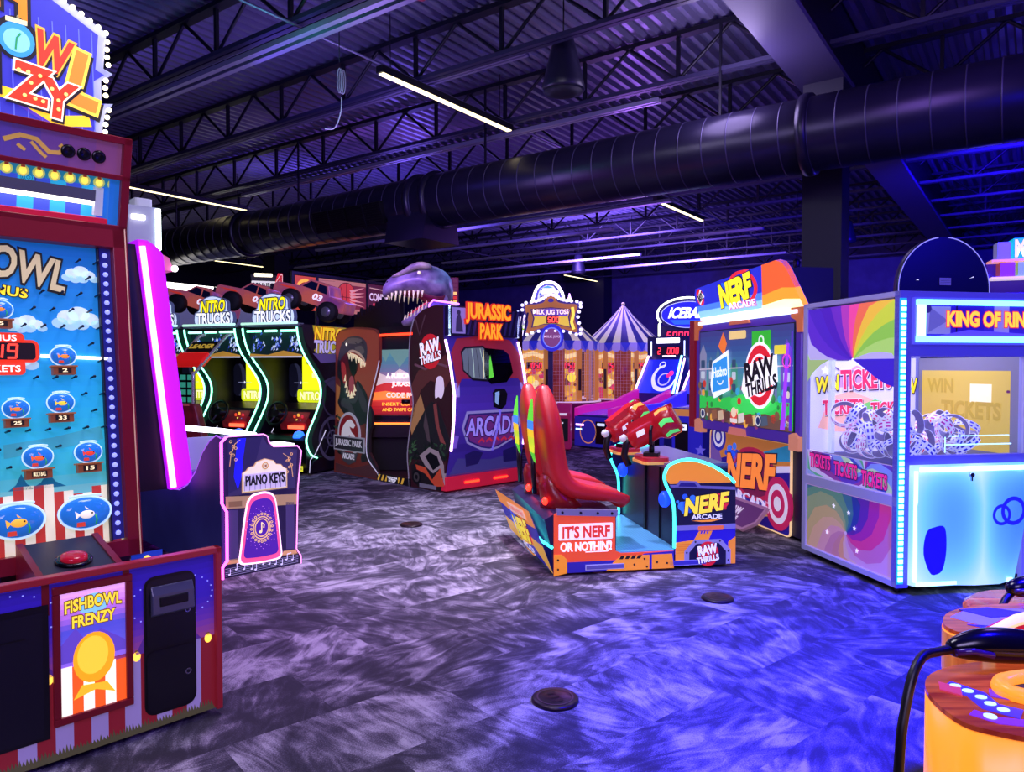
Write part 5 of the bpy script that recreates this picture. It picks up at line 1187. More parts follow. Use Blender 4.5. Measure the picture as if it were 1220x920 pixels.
# ------------------------------------------------------------------ dart-blaster screen cabinet
NE = (2.40, 6.33, -79)
def blaster_screen():
    t = thing('blaster_game_screen', 'tall blue dart blaster cabinet with big screen under a glowing orange marquee', 'arcade game', NE)
    b = B(); dk = M('#140f3a', .12, .45)
    b.box((-1.70, .14, .03), (.16, .75, 2.0), dk); b.box((-1.76, -.02, .88), (.22, .30, 2.02), M('#1d1560', .15, .4)); b.build('cabinet', t, bevel=.01)
    # lower front
    b = B(FRONT(0, .12, 0)); L = rrect(-1.72, .02, -.15, .86, .05)
    b.poly(L, A('#23168c', .42), 0)
    b.poly([(-1.70, .52), (-1.70, .86), (-.16, .86), (-.16, .66), (-.5, .60), (-1.2, .64)], A('#c87a3a', .5), 1); b.poly([(-.75, .70), (-.2, .84), (-.16, .84), (-.16, .70), (-.5, .66)], A('#2a8ab8', .5), 2)
    b.poly([(-.45, .62), (-.16, .66), (-.16, .60), (-.42, .56)], A('#d8d0f0', .5), 2)
    for r_, c_ in ((.16, '#2a2aa8'), (.12, '#e8e4f4'), (.085, '#2a2aa8'), (.05, '#e8e4f4')): b.disc(-1.52, .80, r_, A(c_, .5), 3+int((.16-r_)*30), r_*.95)
    b.poly([(-1.71, .45), (-1.71, .80), (-1.55, .74), (-1.45, .55), (-1.6, .42)], A('#7a5aa8', .4), 2)
    b.disc(-.80, .50, .42, A('#7a1a4a', .45), 3, .26); b.ring(-.80, .50, .36, .42, A('#b8204a', .5), 4, .62)
    splat(b, -1.2, .62, .7, 4, 4); b.text('NERF', -.86, .52, .90, .30, A('#ff8a3a', .7), 6, .05, shear=.22, rot=.10, out=A('#2a1030', .3), ob=.075)
    b.text('ARCADE', -.86, .24, .74, .10, A('#d8d0f4', .6), 6, .02, shear=.05, rot=-.05); b.poly([(-1.4, .14), (-.45, .15), (-.8, .08)], A('#c89a5a', .5), 5)
    for r_, c_ in ((.22, '#c0205a'), (.165, '#e4d8ee'), (.115, '#c0205a'), (.06, '#e4d8ee')): b.disc(-.335, .29, r_, A(c_, .5), 7+int((.22-r_)*30), r_*1.12)
    b.line([(x, z) for x, z in L], .012, A('#ffcf9a', .7), 2, True)
    b.build('front_art', t, solid=.02)
    # slanted kick plate
    b = B(frame((-.62, -.16, .02), (1, 0, 0), (0, .22, .26))); b.poly([(-.75, .0), (.10, .0), (.24, .12), (.24, .30), (-.75, .30)], A('#9a6a8a', .4), 0); b.poly([(-.72, .03), (.09, .03), (.21, .13), (.21, .27), (-.72, .27)], A('#5a2a5a', .4), 1); b.text('RAW', -.2, .17, .22, .08, A('#d8c8e0', .5), 3, .04); b.text('THRILLS', -.2, .09, .24, .05, A('#d8c8e0', .5), 3, .03)
    b.build('kick_plate', t, solid=.03)
    # monitor
    b = B(FRONT(0, -.03, 0)); pu = A('#4a2a9a', .4)
    b.rrect(-1.76, .89, .22, 2.0, pu, 0, .03); b.rect(-1.68, .985, .15, 1.93, A('#0c1a2a', .3), 1)
    b.build('bezel', t, solid=.03)
    b = B(FRONT(0, -.036, 0)); x0, x1 = -1.66, .13
    e = .7
    b.grad(x0, 1.15, x1, 1.92, ['#2f8a68', '#4a9a8a', '#3f7a9a', '#31528a', '#3a3a7a'], 0, 14, e)
    b.poly([(x0, 1.0), (x0, 1.26), (-1.2, 1.22), (-.8, 1.28), (-.3, 1.24), (x1, 1.3), (x1, 1.0)], A('#2fc84a', e), 1); b.disc(-.55, 1.2, .42, A('#3be05a', e), 2, .09)
    for x, w, h, c in ((-1.58, .16, .55, '#8a90a8'), (-1.40, .12, .42, '#6a8a9a'), (-1.24, .10, .5, '#4a7a8a'), (-.9, .14, .4, '#3f9a7a'), (-.2, .16, .45, '#6a7aa8'), (.03, .18, .55, '#6a4ab8')):
        b.poly([(x-w/2, 1.24), (x-w/2, 1.24+h*.8), (x, 1.24+h), (x+w/2, 1.24+h*.8), (x+w/2, 1.24)], A(c, e*.8), 2)
        for k in range(3): b.rrect(x-w*.28, 1.30+k*.12, x+w*.28, 1.38+k*.12, A('#c8d8d8' if k % 2 else '#30506a', e*.8), 3, .01)
    random.seed(2)
    for i in range(70):
        x = random.uniform(x0, x1-.06); z = random.choice([random.gauss(1.30, .06), random.uniform(1.0, 1.12)]); r = random.uniform(.015, .045)
        b.disc(x, z, r, A(random.choice(['#2a8a3a', '#c83a2a', '#e8a83a', '#7a5a3a', '#3aa8c8', '#d8d0b0', '#1f6a4a', '#8a3a6a']), e), 4+i % 3, n=8)
    b.poly([(x0, .99), (x0, 1.10), (-1.2, 1.13), (-.8, 1.08), (-.3, 1.12), (x1, 1.06), (x1, .99)], A('#6a4a3a', e), 4)
    for i, c in enumerate(['#8a5a3a', '#c8b08a', '#5a3a2a', '#b8783a', '#d8d0c0', '#7a3a2a', '#e0c080', '#4a5a6a']): b.poly([(-1.35+i*.14, 1.0), (-1.36+i*.14, 1.09), (-1.25+i*.14, 1.11), (-1.23+i*.14, 1.02)], A(c, e), 7)
    for x in (-1.56, -.42): b.disc(x, 1.05, .06, A('#1a2a5a', e), 8); b.ring(x, 1.05, .035, .05, A('#d8d8c8', e), 9)
    b.disc(-.88, 1.06, .07, A('#d84a3a', e), 8, .08); b.disc(-.88, 1.10, .05, A('#f0d8b0', e), 9); b.rect(-.95, 1.0, -.81, 1.04, A('#e8e0d0', e), 9)
    b.poly([(-.05, 1.0), (.02, 1.0), (.08, 1.75), (.04, 1.75)], A('#9a3aff', .9), 8); b.ring(.04, 1.60, .05, .065, A('#e83ab8', .9), 8); b.poly([(.08, 1.0), (x1, 1.0), (x1, 1.85), (.11, 1.85)], A('#5a2ac0', .8), 7)
    b.rect(-.55, 1.70, -.22, 1.88, A('#2fb82a', e), 6); b.disc(-.38, 1.79, .05, A('#e8f4e0', e), 7); b.disc(-.38, 1.79, .03, A('#2fb82a', e), 8)
    b.poly([(-1.22, 1.76), (-1.12, 1.90), (-1.04, 1.78), (-1.1, 1.66)], A('#f07a2a', e), 6); b.rrect(-1.0, 1.82, -.66, 1.90, A('#f0d080', e), 6, .02); b.rrect(-.16, 1.66, .04, 1.74, A('#e8d83a', e), 6, .01); b.line([(x0, 1.52), (x1, 1.56)], .012, A('#c8c0c8', .6), 5)
    b.poly([(-1.36, 1.30), (-1.38, 1.36), (-1.34, 1.60), (-1.0, 1.72), (-.96, 1.32), (-1.30, 1.22)], A('#eaf4ff', .9), 9); b.poly([(-1.33, 1.28), (-1.32, 1.58), (-1.02, 1.66), (-.99, 1.34)], A('#2a8ad0', .95), 10)
    b.text('Hasbro', -1.165, 1.50, .29, .10, A('#f4f8ff', 1), 11, .015, rot=.10); b.ring(-1.16, 1.42, .055, .068, A('#f4f8ff', 1), 11, .8, 14, PI*1.1, PI*1.95)
    b.disc(-.40, 1.47, .27, A('#f0ecf0', .9), 9, .31); b.disc(-.40, 1.47, .24, A('#d01c28', .9), 10, .28); b.ring(-.40, 1.47, .16, .18, A('#f0ecf0', .9), 11, 1.1)
    b.poly([(-.72, 1.33), (-.66, 1.56), (-.10, 1.66), (-.08, 1.42), (-.62, 1.24)], A('#f4f2f4', .95), 12)
    b.text('RAW', -.40, 1.53, .50, .17, A('#14121a', .1), 13, .05, rot=.18); b.text('THRILLS', -.36, 1.375, .54, .12, A('#14121a', .1), 13, .04, rot=.20)
    b.build('game_screen', t)
    # orange brackets
    for x, z in ((-1.76, 1.94), (.16, 1.94)):
        b = B(); s = 1 if x < -1 else -1; xx = x if s > 0 else .24
        b.prism([(xx-.03*s, 1.84), (xx+.05*s, 1.84), (xx+.06*s, 1.94), (xx+.14*s, 1.97), (xx+.14*s, 2.05), (xx-.03*s, 2.05)], 'y', -.05, .02, M('#c86a3a', .45, .4)); b.build('corner_bracket', t)
    for x in (-1.74, .10): B().prism([(x, .84), (x+.14, .84), (x+.14, .95), (x+.07, .99), (x, .97)], 'y', -.06, .02, M('#d88a6a', .45, .4)).build('corner_bracket', t)
    B().prism([(-1.0, 1.965), (-.6, 1.965), (-.64, 2.03), (-.96, 2.03)], 'y', -.05, -.01, M('#c86a4a', .45, .4)).build('centre_bracket', t)
    B().prism([(-1.0, .88), (-.66, .88), (-.68, .95), (-.98, .95)], 'y', -.05, -.01, M('#d87a6a', .45, .4)).build('centre_bracket', t)
    # red side post with its blue coin panel
    b = B(); b.box((-1.90, -.05, .88), (-1.78, .15, 2.06), M('#8a1424', .3, .4)); b.build('red_post', t)
    # marquee, leaning forward
    q = frame((0, -.02, 2.02), (1, 0, 0), (0, -.10, .42))
    b = B(q); O = [(-1.66, .0), (-1.70, .30), (-1.64, .38), (-.02, .46), (.07, .43), (.12, .36), (.26, .03), (.24, .0)]
    b.poly(O, A('#2430c8', .85), 0)
    b.poly([(-1.66, .0), (-1.67, .06), (-.1, .07), (.24, .05), (.24, 0)], A('#eaf4ff', 1.3), 2); b.poly([(-1.66, .05), (-1.69, .13), (-.3, .15), (-.3, .05)], A('#8ac4ff', 1.1), 1); b.poly([(-1.68, .13), (-1.69, .19), (-.3, .21), (-.3, .14)], A('#4a80f0', 1), 1)
    b.poly([(-.40, .0), (-.25, .45), (-.02, .46), (.07, .43), (.12, .36), (.26, .03), (.24, .0)], A('#f0602a', .95), 2); b.poly([(-.40, .0), (-.34, .18), (.0, .22), (.19, .20), (.26, .03), (.24, .0)], A('#ff9a2a', 1.05), 3); b.poly([(-.40, .0), (-.37, .09), (.0, .12), (.23, .10), (.26, .03), (.24, .0)], A('#fff0b0', 1.3), 4)
    splat(b, -1.02, .27, .55, 3, 6); b.ring(-.66, .29, .22, .27, A('#e02838', .95), 4, .6, 24, -1.2, 2.9)
    b.text('NERF', -.80, .275, .62, .20, A('#ffea2a', 1.1), 6, .055, shear=.22, rot=.10, out=A('#161228', .3), ob=.08); b.text('ARCADE', -.72, .135, .50, .06, A('#ffe8f4', 1.2), 7, .03, out=A('#c84a8a', .8), ob=.07)
    b.disc(-1.56, .28, .075, A('#e02030', .9), 4, .09); b.poly([(-1.62, .28), (-1.52, .36), (-1.47, .28), (-1.58, .20)], A('#f4f0f4', 1), 5); b.text('RAW', -1.545, .295, .11, .05, A('#14121a', .1), 6, .04, rot=.4); b.text('THRILLS', -1.54, .255, .11, .03, A('#14121a', .1), 6, .03, rot=.4)
    b.build('marquee', t, solid=.05)
    b = B(); b.box((-1.66, -.06, 2.0), (.2, .2, 2.03), M('#d8e8ff', 2)); b.build('marquee_light', t)
    b = B(); b.box((-1.6, .02, 2.02), (.1, .35, 2.40), dk); b.build('marquee_box', t)
    return t
blaster_screen()

# ------------------------------------------------------------------ ring crane with ticket coils (right)
KI = (2.596, 4.902, 10.5)
CYAN = M('#7af0ff', 2.6); CYANW = M('#b8f8ff', 2.0)
def ring_crane():
    t = thing('ticket_ring_crane', 'big white ticket ring crane with cyan light frame and lit front at the right', 'crane game', KI)
    W, D, Ht = 1.05, 1.12, 2.06
    fr = M('#a8a4d8', .18, .35, .2); fd = M('#5a50c8', .25, .35)
    # frame posts and rails
    b = B()
    for x in (0, W-.06):
        for y in (0, D-.05): b.box((x, y, .05), (x+.06 if x else .05, y+.05, Ht), fr)
    for z0, z1 in ((Ht-.035, Ht), (.60, .67), (.05, .09)):
        b.box((0, 0, z0), (.03, D, z1), fr); b.box((W-.03, 0, z0), (W, D, z1), fr); b.box((0, D-.03, z0), (W, D, z1), fr)
    b.box((0, 0, Ht-.045), (W, .05, Ht), fd); b.box((0, -.005, 1.62), (W, .05, 1.70), fd); b.box((0, -.005, .885), (W, .05, .945), fd); b.box((0, -.004, .05), (.09, .05, Ht), fd)
    b.box((.03, .03, Ht-.03), (W-.03, D-.03, Ht), M('#2a2060', .1)); b.box((.03, .03, .80), (W-.03, D-.03, .85), M('#3a3484', .2)); b.box((.03, .03, .05), (W-.03, D-.03, .09), BLACK)
    b.build('frame', t, bevel=.003)
    # LED strip on the corner
    b = B(); b.box((-.004, -.012, .08), (.045, -.004, Ht-.05), M('#1a90d8', 1.2)); st = b.build('corner_light', t)
    dot = B(); dot.box((.004, -.018, -.014), (.038, -.012, .014), M('#9afcff', 3.2)); first = None
    for i in range(46):
        p = Vector((0, 0, .11+i*.0415))
        if first is None: first = dot.build('led', st); first.location = p
        else: again(first, st, p)
    # side panel
    b = B(LEFT(.014, 0, 0) @ Matrix.Diagonal((-1, 1, 1, 1)))     # x runs back from the near corner
    def swirl(cx, cz, x0, x1, z0, z1, cols, l, turn=1.0, e=.5, n=16):
        for k in range(n):
            a0 = 2*PI*k/n; pts = []; back = []
            for i in range(9):
                r = .015+.95*(i/8)**1.25; w = (.5*2*PI/n)
                a = a0+turn*r*2
                cl = lambda x, z: (min(max(x, x0), x1), min(max(z, z0), z1))
                pts.append(cl(cx+r*math.cos(a-w), cz+r*math.sin(a-w))); back.append(cl(cx+r*math.cos(a+w), cz+r*math.sin(a+w)))
            vs = [(p[0], p[1], l*LZ) for p in pts]+[(p[0], p[1], l*LZ) for p in back]
            b.add(vs, [(i, i+1, 10+i, 9+i) for i in range(8)], A(cols[k % len(cols)], e))
    b.rect(.05, .09, D-.05, .60, A('#c8a8d8', .4), 0)
    swirl(.56, .30, .06, D-.06, .10, .59, ['#b87aa0', '#c890a8', '#c8a08a', '#b8a078', '#8a9a78', '#5a8a7a', '#3a6a8a', '#2a3a98', '#5a2aa0', '#9a2a9a', '#c83a8a', '#b86aa8', '#c090c0', '#c8a0b0', '#c8907a', '#b87a90'], 1, -1.3, .4)
    for x, z in ((.45, .36), (.78, .26), (.52, .46), (.42, .2), (.7, .48)): b.star(x, z, .022, A('#f0e8ff', .8), 5, 5)
    b.build('lower_panel', t)
    b = B(LEFT(.014, 0, 0) @ Matrix.Diagonal((-1, 1, 1, 1)))
    b.rect(.05, .67, D-.05, .875, A('#b8a8dc', .45), 0)
    swirl(.35, .80, .06, D-.06, .68, .87, ['#3a4ac0', '#8a9ad8', '#5aa888', '#c8b8e8', '#8a3a9a', '#5a3ab8', '#7a90e0', '#b0d0b0'], 1, 1.5, .45)
    for x, z in ((.88, .80), (.56, .775), (.24, .75)): b.text('TICKETS', x, z, .27, .10, A('#d0247a', .7), 3, .035, shear=-.0, rot=0, out=A('#3a1048', .3), ob=.08) if False else None
    for x, z in ((.5, .83), (.3, .72), (.75, .85)):
        b.star(x, z, .022, A('#f0e8ff', .8), 5, 5)
    b.build('sticker_band', t)
    b = B(LEFT(.014, 0, 0) @ Matrix.Diagonal((-1, 1, 1, 1)))     # rainbow top, printed on the glass
    swirl(.50, 1.60, .05, D-.05, 1.60, Ht-.05, ['#5a2ac0', '#4a22b8', '#4a1ab0', '#6a2ab8', '#b03ab0', '#f04a9a', '#f0704a', '#f0c03a', '#c8d83a', '#8ac84a', '#a8d86a', '#b8b0e0'], 1, .35, .62, 24)
    b.poly([(.05, 1.605), (.05, 1.41), (.14, 1.43), (.25, 1.475), (.36, 1.535), (.50, 1.605)], A('#3a20c0', .6), 2); b.poly([(D-.05, 1.605), (D-.05, 1.43), (1.0, 1.50), (.90, 1.56), (.78, 1.605)], A('#a8c87a', .55), 2)
    b.build('rainbow_panel', t)
    b = B(LEFT(.012, 0, 0))
    for x, z in ((.88, .80), (.56, .775), (.24, .75)): b.text('TICKETS', -x, z, .27, .10, A('#d8288a', .75), 5, .035, out=A('#3a1048', .3), ob=.08)
    b.build('side_lettering', t)
    glass = M('#dfe6ff', 0, .02, 0, 1, 1.0)
    b = B(); b.box((.012, .05, .88), (.016, D-.05, 1.60), glass); b.build('side_glass', t)
    b = B(); b.box((.06, .02, .945), (W-.06, .024, 1.62), glass); b.build('front_glass', t)
    # inside walls
    b = B(FRONT(0, D-.06, 0)); b.rect(.03, .85, W-.05, 1.62, A('#d4ccec', .75), 0)
    b.poly([(.10, 1.05), (.25, 1.02), (.5, 1.0), (.7, 1.1), (.6, 1.28), (.4, 1.35), (.2, 1.30)], A('#f0b0a0', .7), 1); b.poly([(.2, 1.45), (.45, 1.56), (.6, 1.5), (.5, 1.40), (.3, 1.38)], A('#c890e0', .7), 1); b.poly([(.4, 1.0), (.7, 1.02), (.8, 1.2), (.6, 1.24)], A('#e8e4a0', .7), 2); b.poly([(.45, 1.22), (.62, 1.28), (.75, 1.24), (.6, 1.18)], A('#7ac86a', .7), 3)
    b.star(.16, 1.52, .04, A('#ffffff', .9), 3); b.line([(.16, 1.66), (.24, 1.55), (.36, 1.48), (.48, 1.50), (.58, 1.56)], .012, A('#6a4a8a', .5), 4); b.poly([(.16, 1.60), (.24, 1.66), (.36, 1.62), (.38, 1.60)], A('#3a2a5a', .4), 3)
    yl, rd, ol = A('#ffe22a', .85), A('#d82a5a', .8), A('#2a1048', .3)
    b.text('WIN', .175, 1.41, .20, .11, yl, 5, .05, shear=.15, rot=.12, out=ol, ob=.09, drop=ol); b.text('TICKETS', .53, 1.45, .46, .15, rd, 5, .04, rot=.04, out=A('#f4d8e8', .7), ob=.08, drop=ol)
    b.text('WIN', .90, 1.40, .18, .11, yl, 5, .05, shear=.15, rot=-.1, out=ol, ob=.09, drop=ol)
    b.text('TICKETS', .32, 1.22, .36, .11, rd, 5, .04, rot=.03, out=A('#f4d8e8', .7), ob=.08, drop=ol); b.text('TICKETS', .76, 1.20, .36, .11, rd, 5, .04, rot=.03, out=A('#f4d8e8', .7), ob=.08, drop=ol)
    b.build('inner_back', t)
    b = B(frame((W-.035, 0, 0), (0, -1, 0), (0, 0, 1))); b.rect(-(D-.08), .85, -.05, 1.62, A('#7a7488', .45), 0); b.rect(-(D-.12), .92, -.14, 1.52, A('#c8a848', .75), 1); b.text('WIN', -.80, 1.40, .26, .10, A('#b89838', .7), 2, .04); b.text('TICKETS', -.50, 1.22, .56, .12, A('#b89838', .7), 2, .04); b.rect(-.5, 1.28, -.3, 1.42, A('#e8dca8', .9), 2); b.rrect(-.17, 1.36, -.14, 1.38, A('#6a1a5a', .3), 3, .008)
    b.build('inner_side', t)
    b = B(); b.box((.17, .98, .85), (.20, 1.03, 1.62), M('#d8dcec', .6, .2, .3)); b.box((.84, .95, .85), (.87, .98, 1.62), M('#d8dcec', .4, .2, .3)); b.build('inner_post', t)
    b = B(); b.box((.45, .10, 1.0), (W-.06, .104, 1.008), CYANW); b.box((.45, .10, .95), (.455, .104, 1.06), CYANW); b.box((.50, .12, 1.06), (W-.06, .124, 1.066), CYANW); b.build('chute_edge', t)
    # lit header
    b = B(); b.box((.09, -.03, 1.70), (W, .0, 2.015), M('#5a52d8', .5, .3)); b.build('header_box', t)
    b = B(FRONT(0, -.034, 0)); b.rect(.17, 1.755, W-.005, 1.965, A('#3420b0', .7), 0); b.rect(.18, 1.77, .36, 1.955, A('#8a86c0', .6), 1); b.poly([(.19, 1.78), (.34, 1.86), (.20, 1.95)], A('#6a66a8', .6), 2); b.rect(.37, 1.76, .62, 1.965, A('#2a14a8', .7), 1); b.rect(.70, 1.76, .82, 1.965, A('#8a80c8', .7), 1); b.rect(.40, 1.76, .41, 1.96, A('#1a1050', .3), 3); b.disc(.18, 1.94, .03, A('#3a2a78', .5), 3)
    b.text('KING OF RINGS', .70, 1.872, .74, .095, A('#ffd23a', 1.0), 5, .045, out=A('#d82a4a', .9), ob=.09)
    b.poly([(.16, 1.74), (.5, 1.80), (W-.01, 1.77), (W-.01, 1.755), (.3, 1.75)], A('#5a4ad8', .8), 4); b.build('header_art', t)
    b = B(); b.box((.10, -.045, 1.965), (W, -.03, 2.0), CYAN); b.box((.10, -.045, 1.715), (W, -.03, 1.755), CYAN); b.box((.105, -.045, 1.755), (.165, -.03, 1.965), CYANW); b.build('header_light', t)
    # glowing moulded front
    glow = bpy.data.materials.new('back-lit moulding'); glow.use_nodes = True; n = glow.node_tree.nodes; l = glow.node_tree.links
    pb = n['Principled BSDF']; tc = n.new('ShaderNodeTexCoord'); sp = n.new('ShaderNodeSeparateXYZ'); l.new(tc.outputs['Object'], sp.inputs[0])
    def em(sock, a, k):   # exp(-|v-a|*k)
        q = n.new('ShaderNodeMath'); q.operation = 'SUBTRACT'; l.new(sock, q.inputs[0]); q.inputs[1].default_value = a
        q2 = n.new('ShaderNodeMath'); q2.operation = 'ABSOLUTE'; l.new(q.outputs[0], q2.inputs[0])
        q3 = n.new('ShaderNodeMath'); q3.operation = 'MULTIPLY'; l.new(q2.outputs[0], q3.inputs[0]); q3.inputs[1].default_value = -k
        q4 = n.new('ShaderNodeMath'); q4.operation = 'EXPONENT'; l.new(q3.outputs[0], q4.inputs[0]); return q4.outputs[0]
    def add(a, c):
        q = n.new('ShaderNodeMath'); q.operation = 'ADD'; l.new(a, q.inputs[0]); l.new(c, q.inputs[1]); return q.outputs[0]
    tq = n.new('ShaderNodeMath'); tq.operation = 'MULTIPLY'; tq.inputs[1].default_value = .62
    l.new(add(add(em(sp.outputs[0], .10, 7), em(sp.outputs[2], .08, 5)), add(em(sp.outputs[2], .87, 9), em(sp.outputs[0], .58, 11))), tq.inputs[0]); tot = tq.outputs[0]
    r = n.new('ShaderNodeValToRGB'); l.new(tot, r.inputs[0]); el = r.color_ramp.elements
    el[0].position = .1; el[0].color = lin('#4a8cf0'); el[1].position = 1; el[1].color = lin('#d4fdff')
    for p, c in ((.3, '#62b0f6'), (.55, '#80dcf8')): q = el.new(p); q.color = lin(c)
    l.new(r.outputs[0], pb.inputs['Emission Color']); pb.inputs['Emission Strength'].default_value = .85; pb.inputs['Base Color'].default_value = lin('#3a6ac8'); pb.inputs['Roughness'].default_value = .3
    cs = [(.085, 0), (.10, -.05), (.16, -.07), (.45, -.075), (.60, -.105), (.82, -.11), (.93, -.07), (W, -.02), (W, .04), (.085, .04)]
    ring = lambda z, k, sx: [(.085+(x-.085)*sx, y*k if y < 0 else y, z) for x, y in cs]
    b = B(); b.loft([ring(.07, .9, .86), ring(.3, 1.0, .91), ring(.62, 1.05, .97), ring(.80, .8, 1), ring(.87, .55, 1), ring(.885, .3, 1)], glow); b.build('lit_front', t, bevel=.006)
    b = B(FRONT(0, -.082, 0)); b.poly(spline([(.19, .17), (.14, .30), (.16, .44), (.22, .475), (.30, .47), (.315, .32), (.29, .19), (.24, .155)], 4, True), A('#1a10e0', .9), 0); b.build('prize_flap', t)
    b = B(FRONT(0, -.125, 0)); b.ring(.70, .55, .05, .072, A('#2020d0', .9), 1); b.ring(.79, .575, .07, .098, A('#2020d0', .9), 2); b.build('ring_emblem', t)
    b = B(); b.box((.12, -.075, .845), (W, -.06, .875), M('#c8fbff', 2.4)); b.box((.10, -.07, .075), (.85, -.06, .10), M('#a8f8ff', 2.2)); b.box((.09, -.056, .1), (.115, -.045, .85), M('#b8faff', 2.0)); b.build('front_light', t)
    b = B(); b.cyl((.5, -.075, .82), (.5, -.095, .82), .015, CHROME, 10); b.box((.495, -.09, .78), (.505, -.08, .82), CHROME); b.build('lock', t)
    for x, y in ((.07, .07), (W-.1, .07), (.07, D-.08), (W-.1, D-.08)):
        b = B(); b.cyl((x-.012, y, .025), (x+.012, y, .025), .025, BLACK, 12); b.box((x-.02, y-.02, .03), (x+.02, y+.02, .055), BLACK); b.build('caster', t)
    # round topper seen from behind
    b = B(); b.cyl((.425, .10, 2.085), (.425, .145, 2.085), .362, M('#0e0b3c', .08, .35), 56); tp = b.build('round_topper', t)
    b = B(FRONT(0, .098, 0)); b.ring(.425, 2.085, .356, .363, A('#9a96e8', .8), 1, 1, 48, -.05, 1.5); b.ring(.425, 2.085, .356, .363, A('#9a96e8', .8), 1, 1, 48, 1.72, PI+.05); b.rect(.385, 2.115, .475, 2.165, A('#5a50a8', .5), 1)
    for i in range(4): b.line([(.39, 2.125+i*.01), (.47, 2.125+i*.01)], .002, A('#1a144a', .3), 2)
    b.poly([(.20, 2.145), (.225, 2.145), (.215, 2.152)], A('#e8e8ff', .9), 1); b.poly([(.62, 2.165), (.66, 2.175), (.655, 2.18)], A('#e8e8ff', .9), 1); b.build('rear_label', tp)
    return t
ring_crane()
# ticket coils heaped inside
def ticket_tex(bg, fg):
    m = bpy.data.materials.new('ticket print'); m.use_nodes = True; n = m.node_tree.nodes; l = m.node_tree.links; pb = n['Principled BSDF']
    tc = n.new('ShaderNodeTexCoord'); sp = n.new('ShaderNodeSeparateXYZ'); l.new(tc.outputs['Object'], sp.inputs[0])
    at = n.new('ShaderNodeMath'); at.operation = 'ARCTAN2'; l.new(sp.outputs[1], at.inputs[0]); l.new(sp.outputs[0], at.inputs[1])
    mu = n.new('ShaderNodeMath'); mu.operation = 'MULTIPLY'; mu.inputs[1].default_value = 2.2; l.new(at.outputs[0], mu.inputs[0])
    zs = n.new('ShaderNodeMath'); zs.operation = 'MULTIPLY'; zs.inputs[1].default_value = 26; l.new(sp.outputs[2], zs.inputs[0])
    cb = n.new('ShaderNodeCombineXYZ'); l.new(mu.outputs[0], cb.inputs[0]); l.new(zs.outputs[0], cb.inputs[1])
    br = n.new('ShaderNodeTexBrick'); br.inputs['Scale'].default_value = 1; br.inputs['Brick Width'].default_value = 1.1; br.inputs['Row Height'].default_value = .86; br.inputs['Mortar Size'].default_value = .24; br.offset = 0
    br.inputs['Color1'].default_value = lin(fg); br.inputs['Color2'].default_value = lin(fg); br.inputs['Mortar'].default_value = lin(bg); l.new(cb.outputs[0], br.inputs['Vector'])
    l.new(br.outputs['Color'], pb.inputs['Base Color']); l.new(br.outputs['Color'], pb.inputs['Emission Color']); pb.inputs['Emission Strength'].default_value = .6; m.cycles.emission_sampling = 'NONE'  # glow added to brighten the paper coils
    return m
inner = M('#7a70a0', .4, .5)
protos = []
for bg, fg in (('#d8d4f4', '#2a2ab8'), ('#e0d4f0', '#b82a8a'), ('#d0ccf0', '#4a38c0'), ('#e0d8f0', '#d84a6a')):
    b = B(); r, w, th = .115, .033, .006
    b.lathe([(r-th, -w), (r, -w), (r, w), (r-th, w)], (0, 0, 0), ticket_tex(bg, fg), 32, closed=True)
    o = b.build('ticket_coil'); 
    o.data.materials.append(inner)
    for p in o.data.polygons:
        c = p.center; rr = math.hypot(c.x, c.y)
        if rr < r-th*.9 and abs(c.z) < w*.9: p.material_index = 1
    protos.append(o)
KA = R(KI[2])
from mathutils.bvhtree import BVHTree
from mathutils import Euler
random.seed(21)
placed = []; k = 0
def heap(count, x0, x1, y0, y1, zmax, side):
    global k
    done = tries = 0
    while done < count and tries < 4000:
        tries += 1
        p = protos[k % 4]; s = random.uniform(.72, .95); f = tries/4000
        eu = Euler((R(90)+random.uniform(-1.1, 1.1), random.uniform(-.9, .9), random.uniform(-1.6, 1.6)+(R(90) if side else 0)))
        m = eu.to_matrix(); rr = .116*s
        hz = max(abs((m @ Vector((rr*math.cos(a), rr*math.sin(a), q*.033*s))).z) for a in [2*PI*i/24 for i in range(24)] for q in (-1, 1))
        x = random.uniform(x0, x1); y = random.uniform(y0, y1); z = .853+hz+(random.random()**1.5)*zmax*min(1, .3+f*2)
        W = (KI[0]+x*math.cos(KA)-y*math.sin(KA), KI[1]+x*math.sin(KA)+y*math.cos(KA), z)
        mw = Matrix.LocRotScale(Vector(W), Euler((eu.x, eu.y, eu.z)), Vector((s, s, s)))
        tree = BVHTree.FromPolygons([mw @ v.co for v in p.data.vertices], [tuple(q.vertices) for q in p.data.polygons])
        if any((Vector(W)-c).length < .24 and tree.overlap(tq) for c, tq in placed): continue
        o = p if k < 4 else p.copy()
        if k >= 4: C.objects.link(o)
        o.location = W; o.rotation_euler = eu; o.scale = (s, s, s)
        tag(o, 'printed paper ticket coil heaped behind the side glass of the crane' if side else 'printed paper ticket coil heaped behind the front glass of the crane', 'ticket coil', 'ticket coils inside the ring crane')
        placed.append((Vector(W), tree)); k += 1; done += 1
heap(32, .175, .34, .21, .87, .24, True)
heap(28, .34, .85, .26, .80, .18, False)
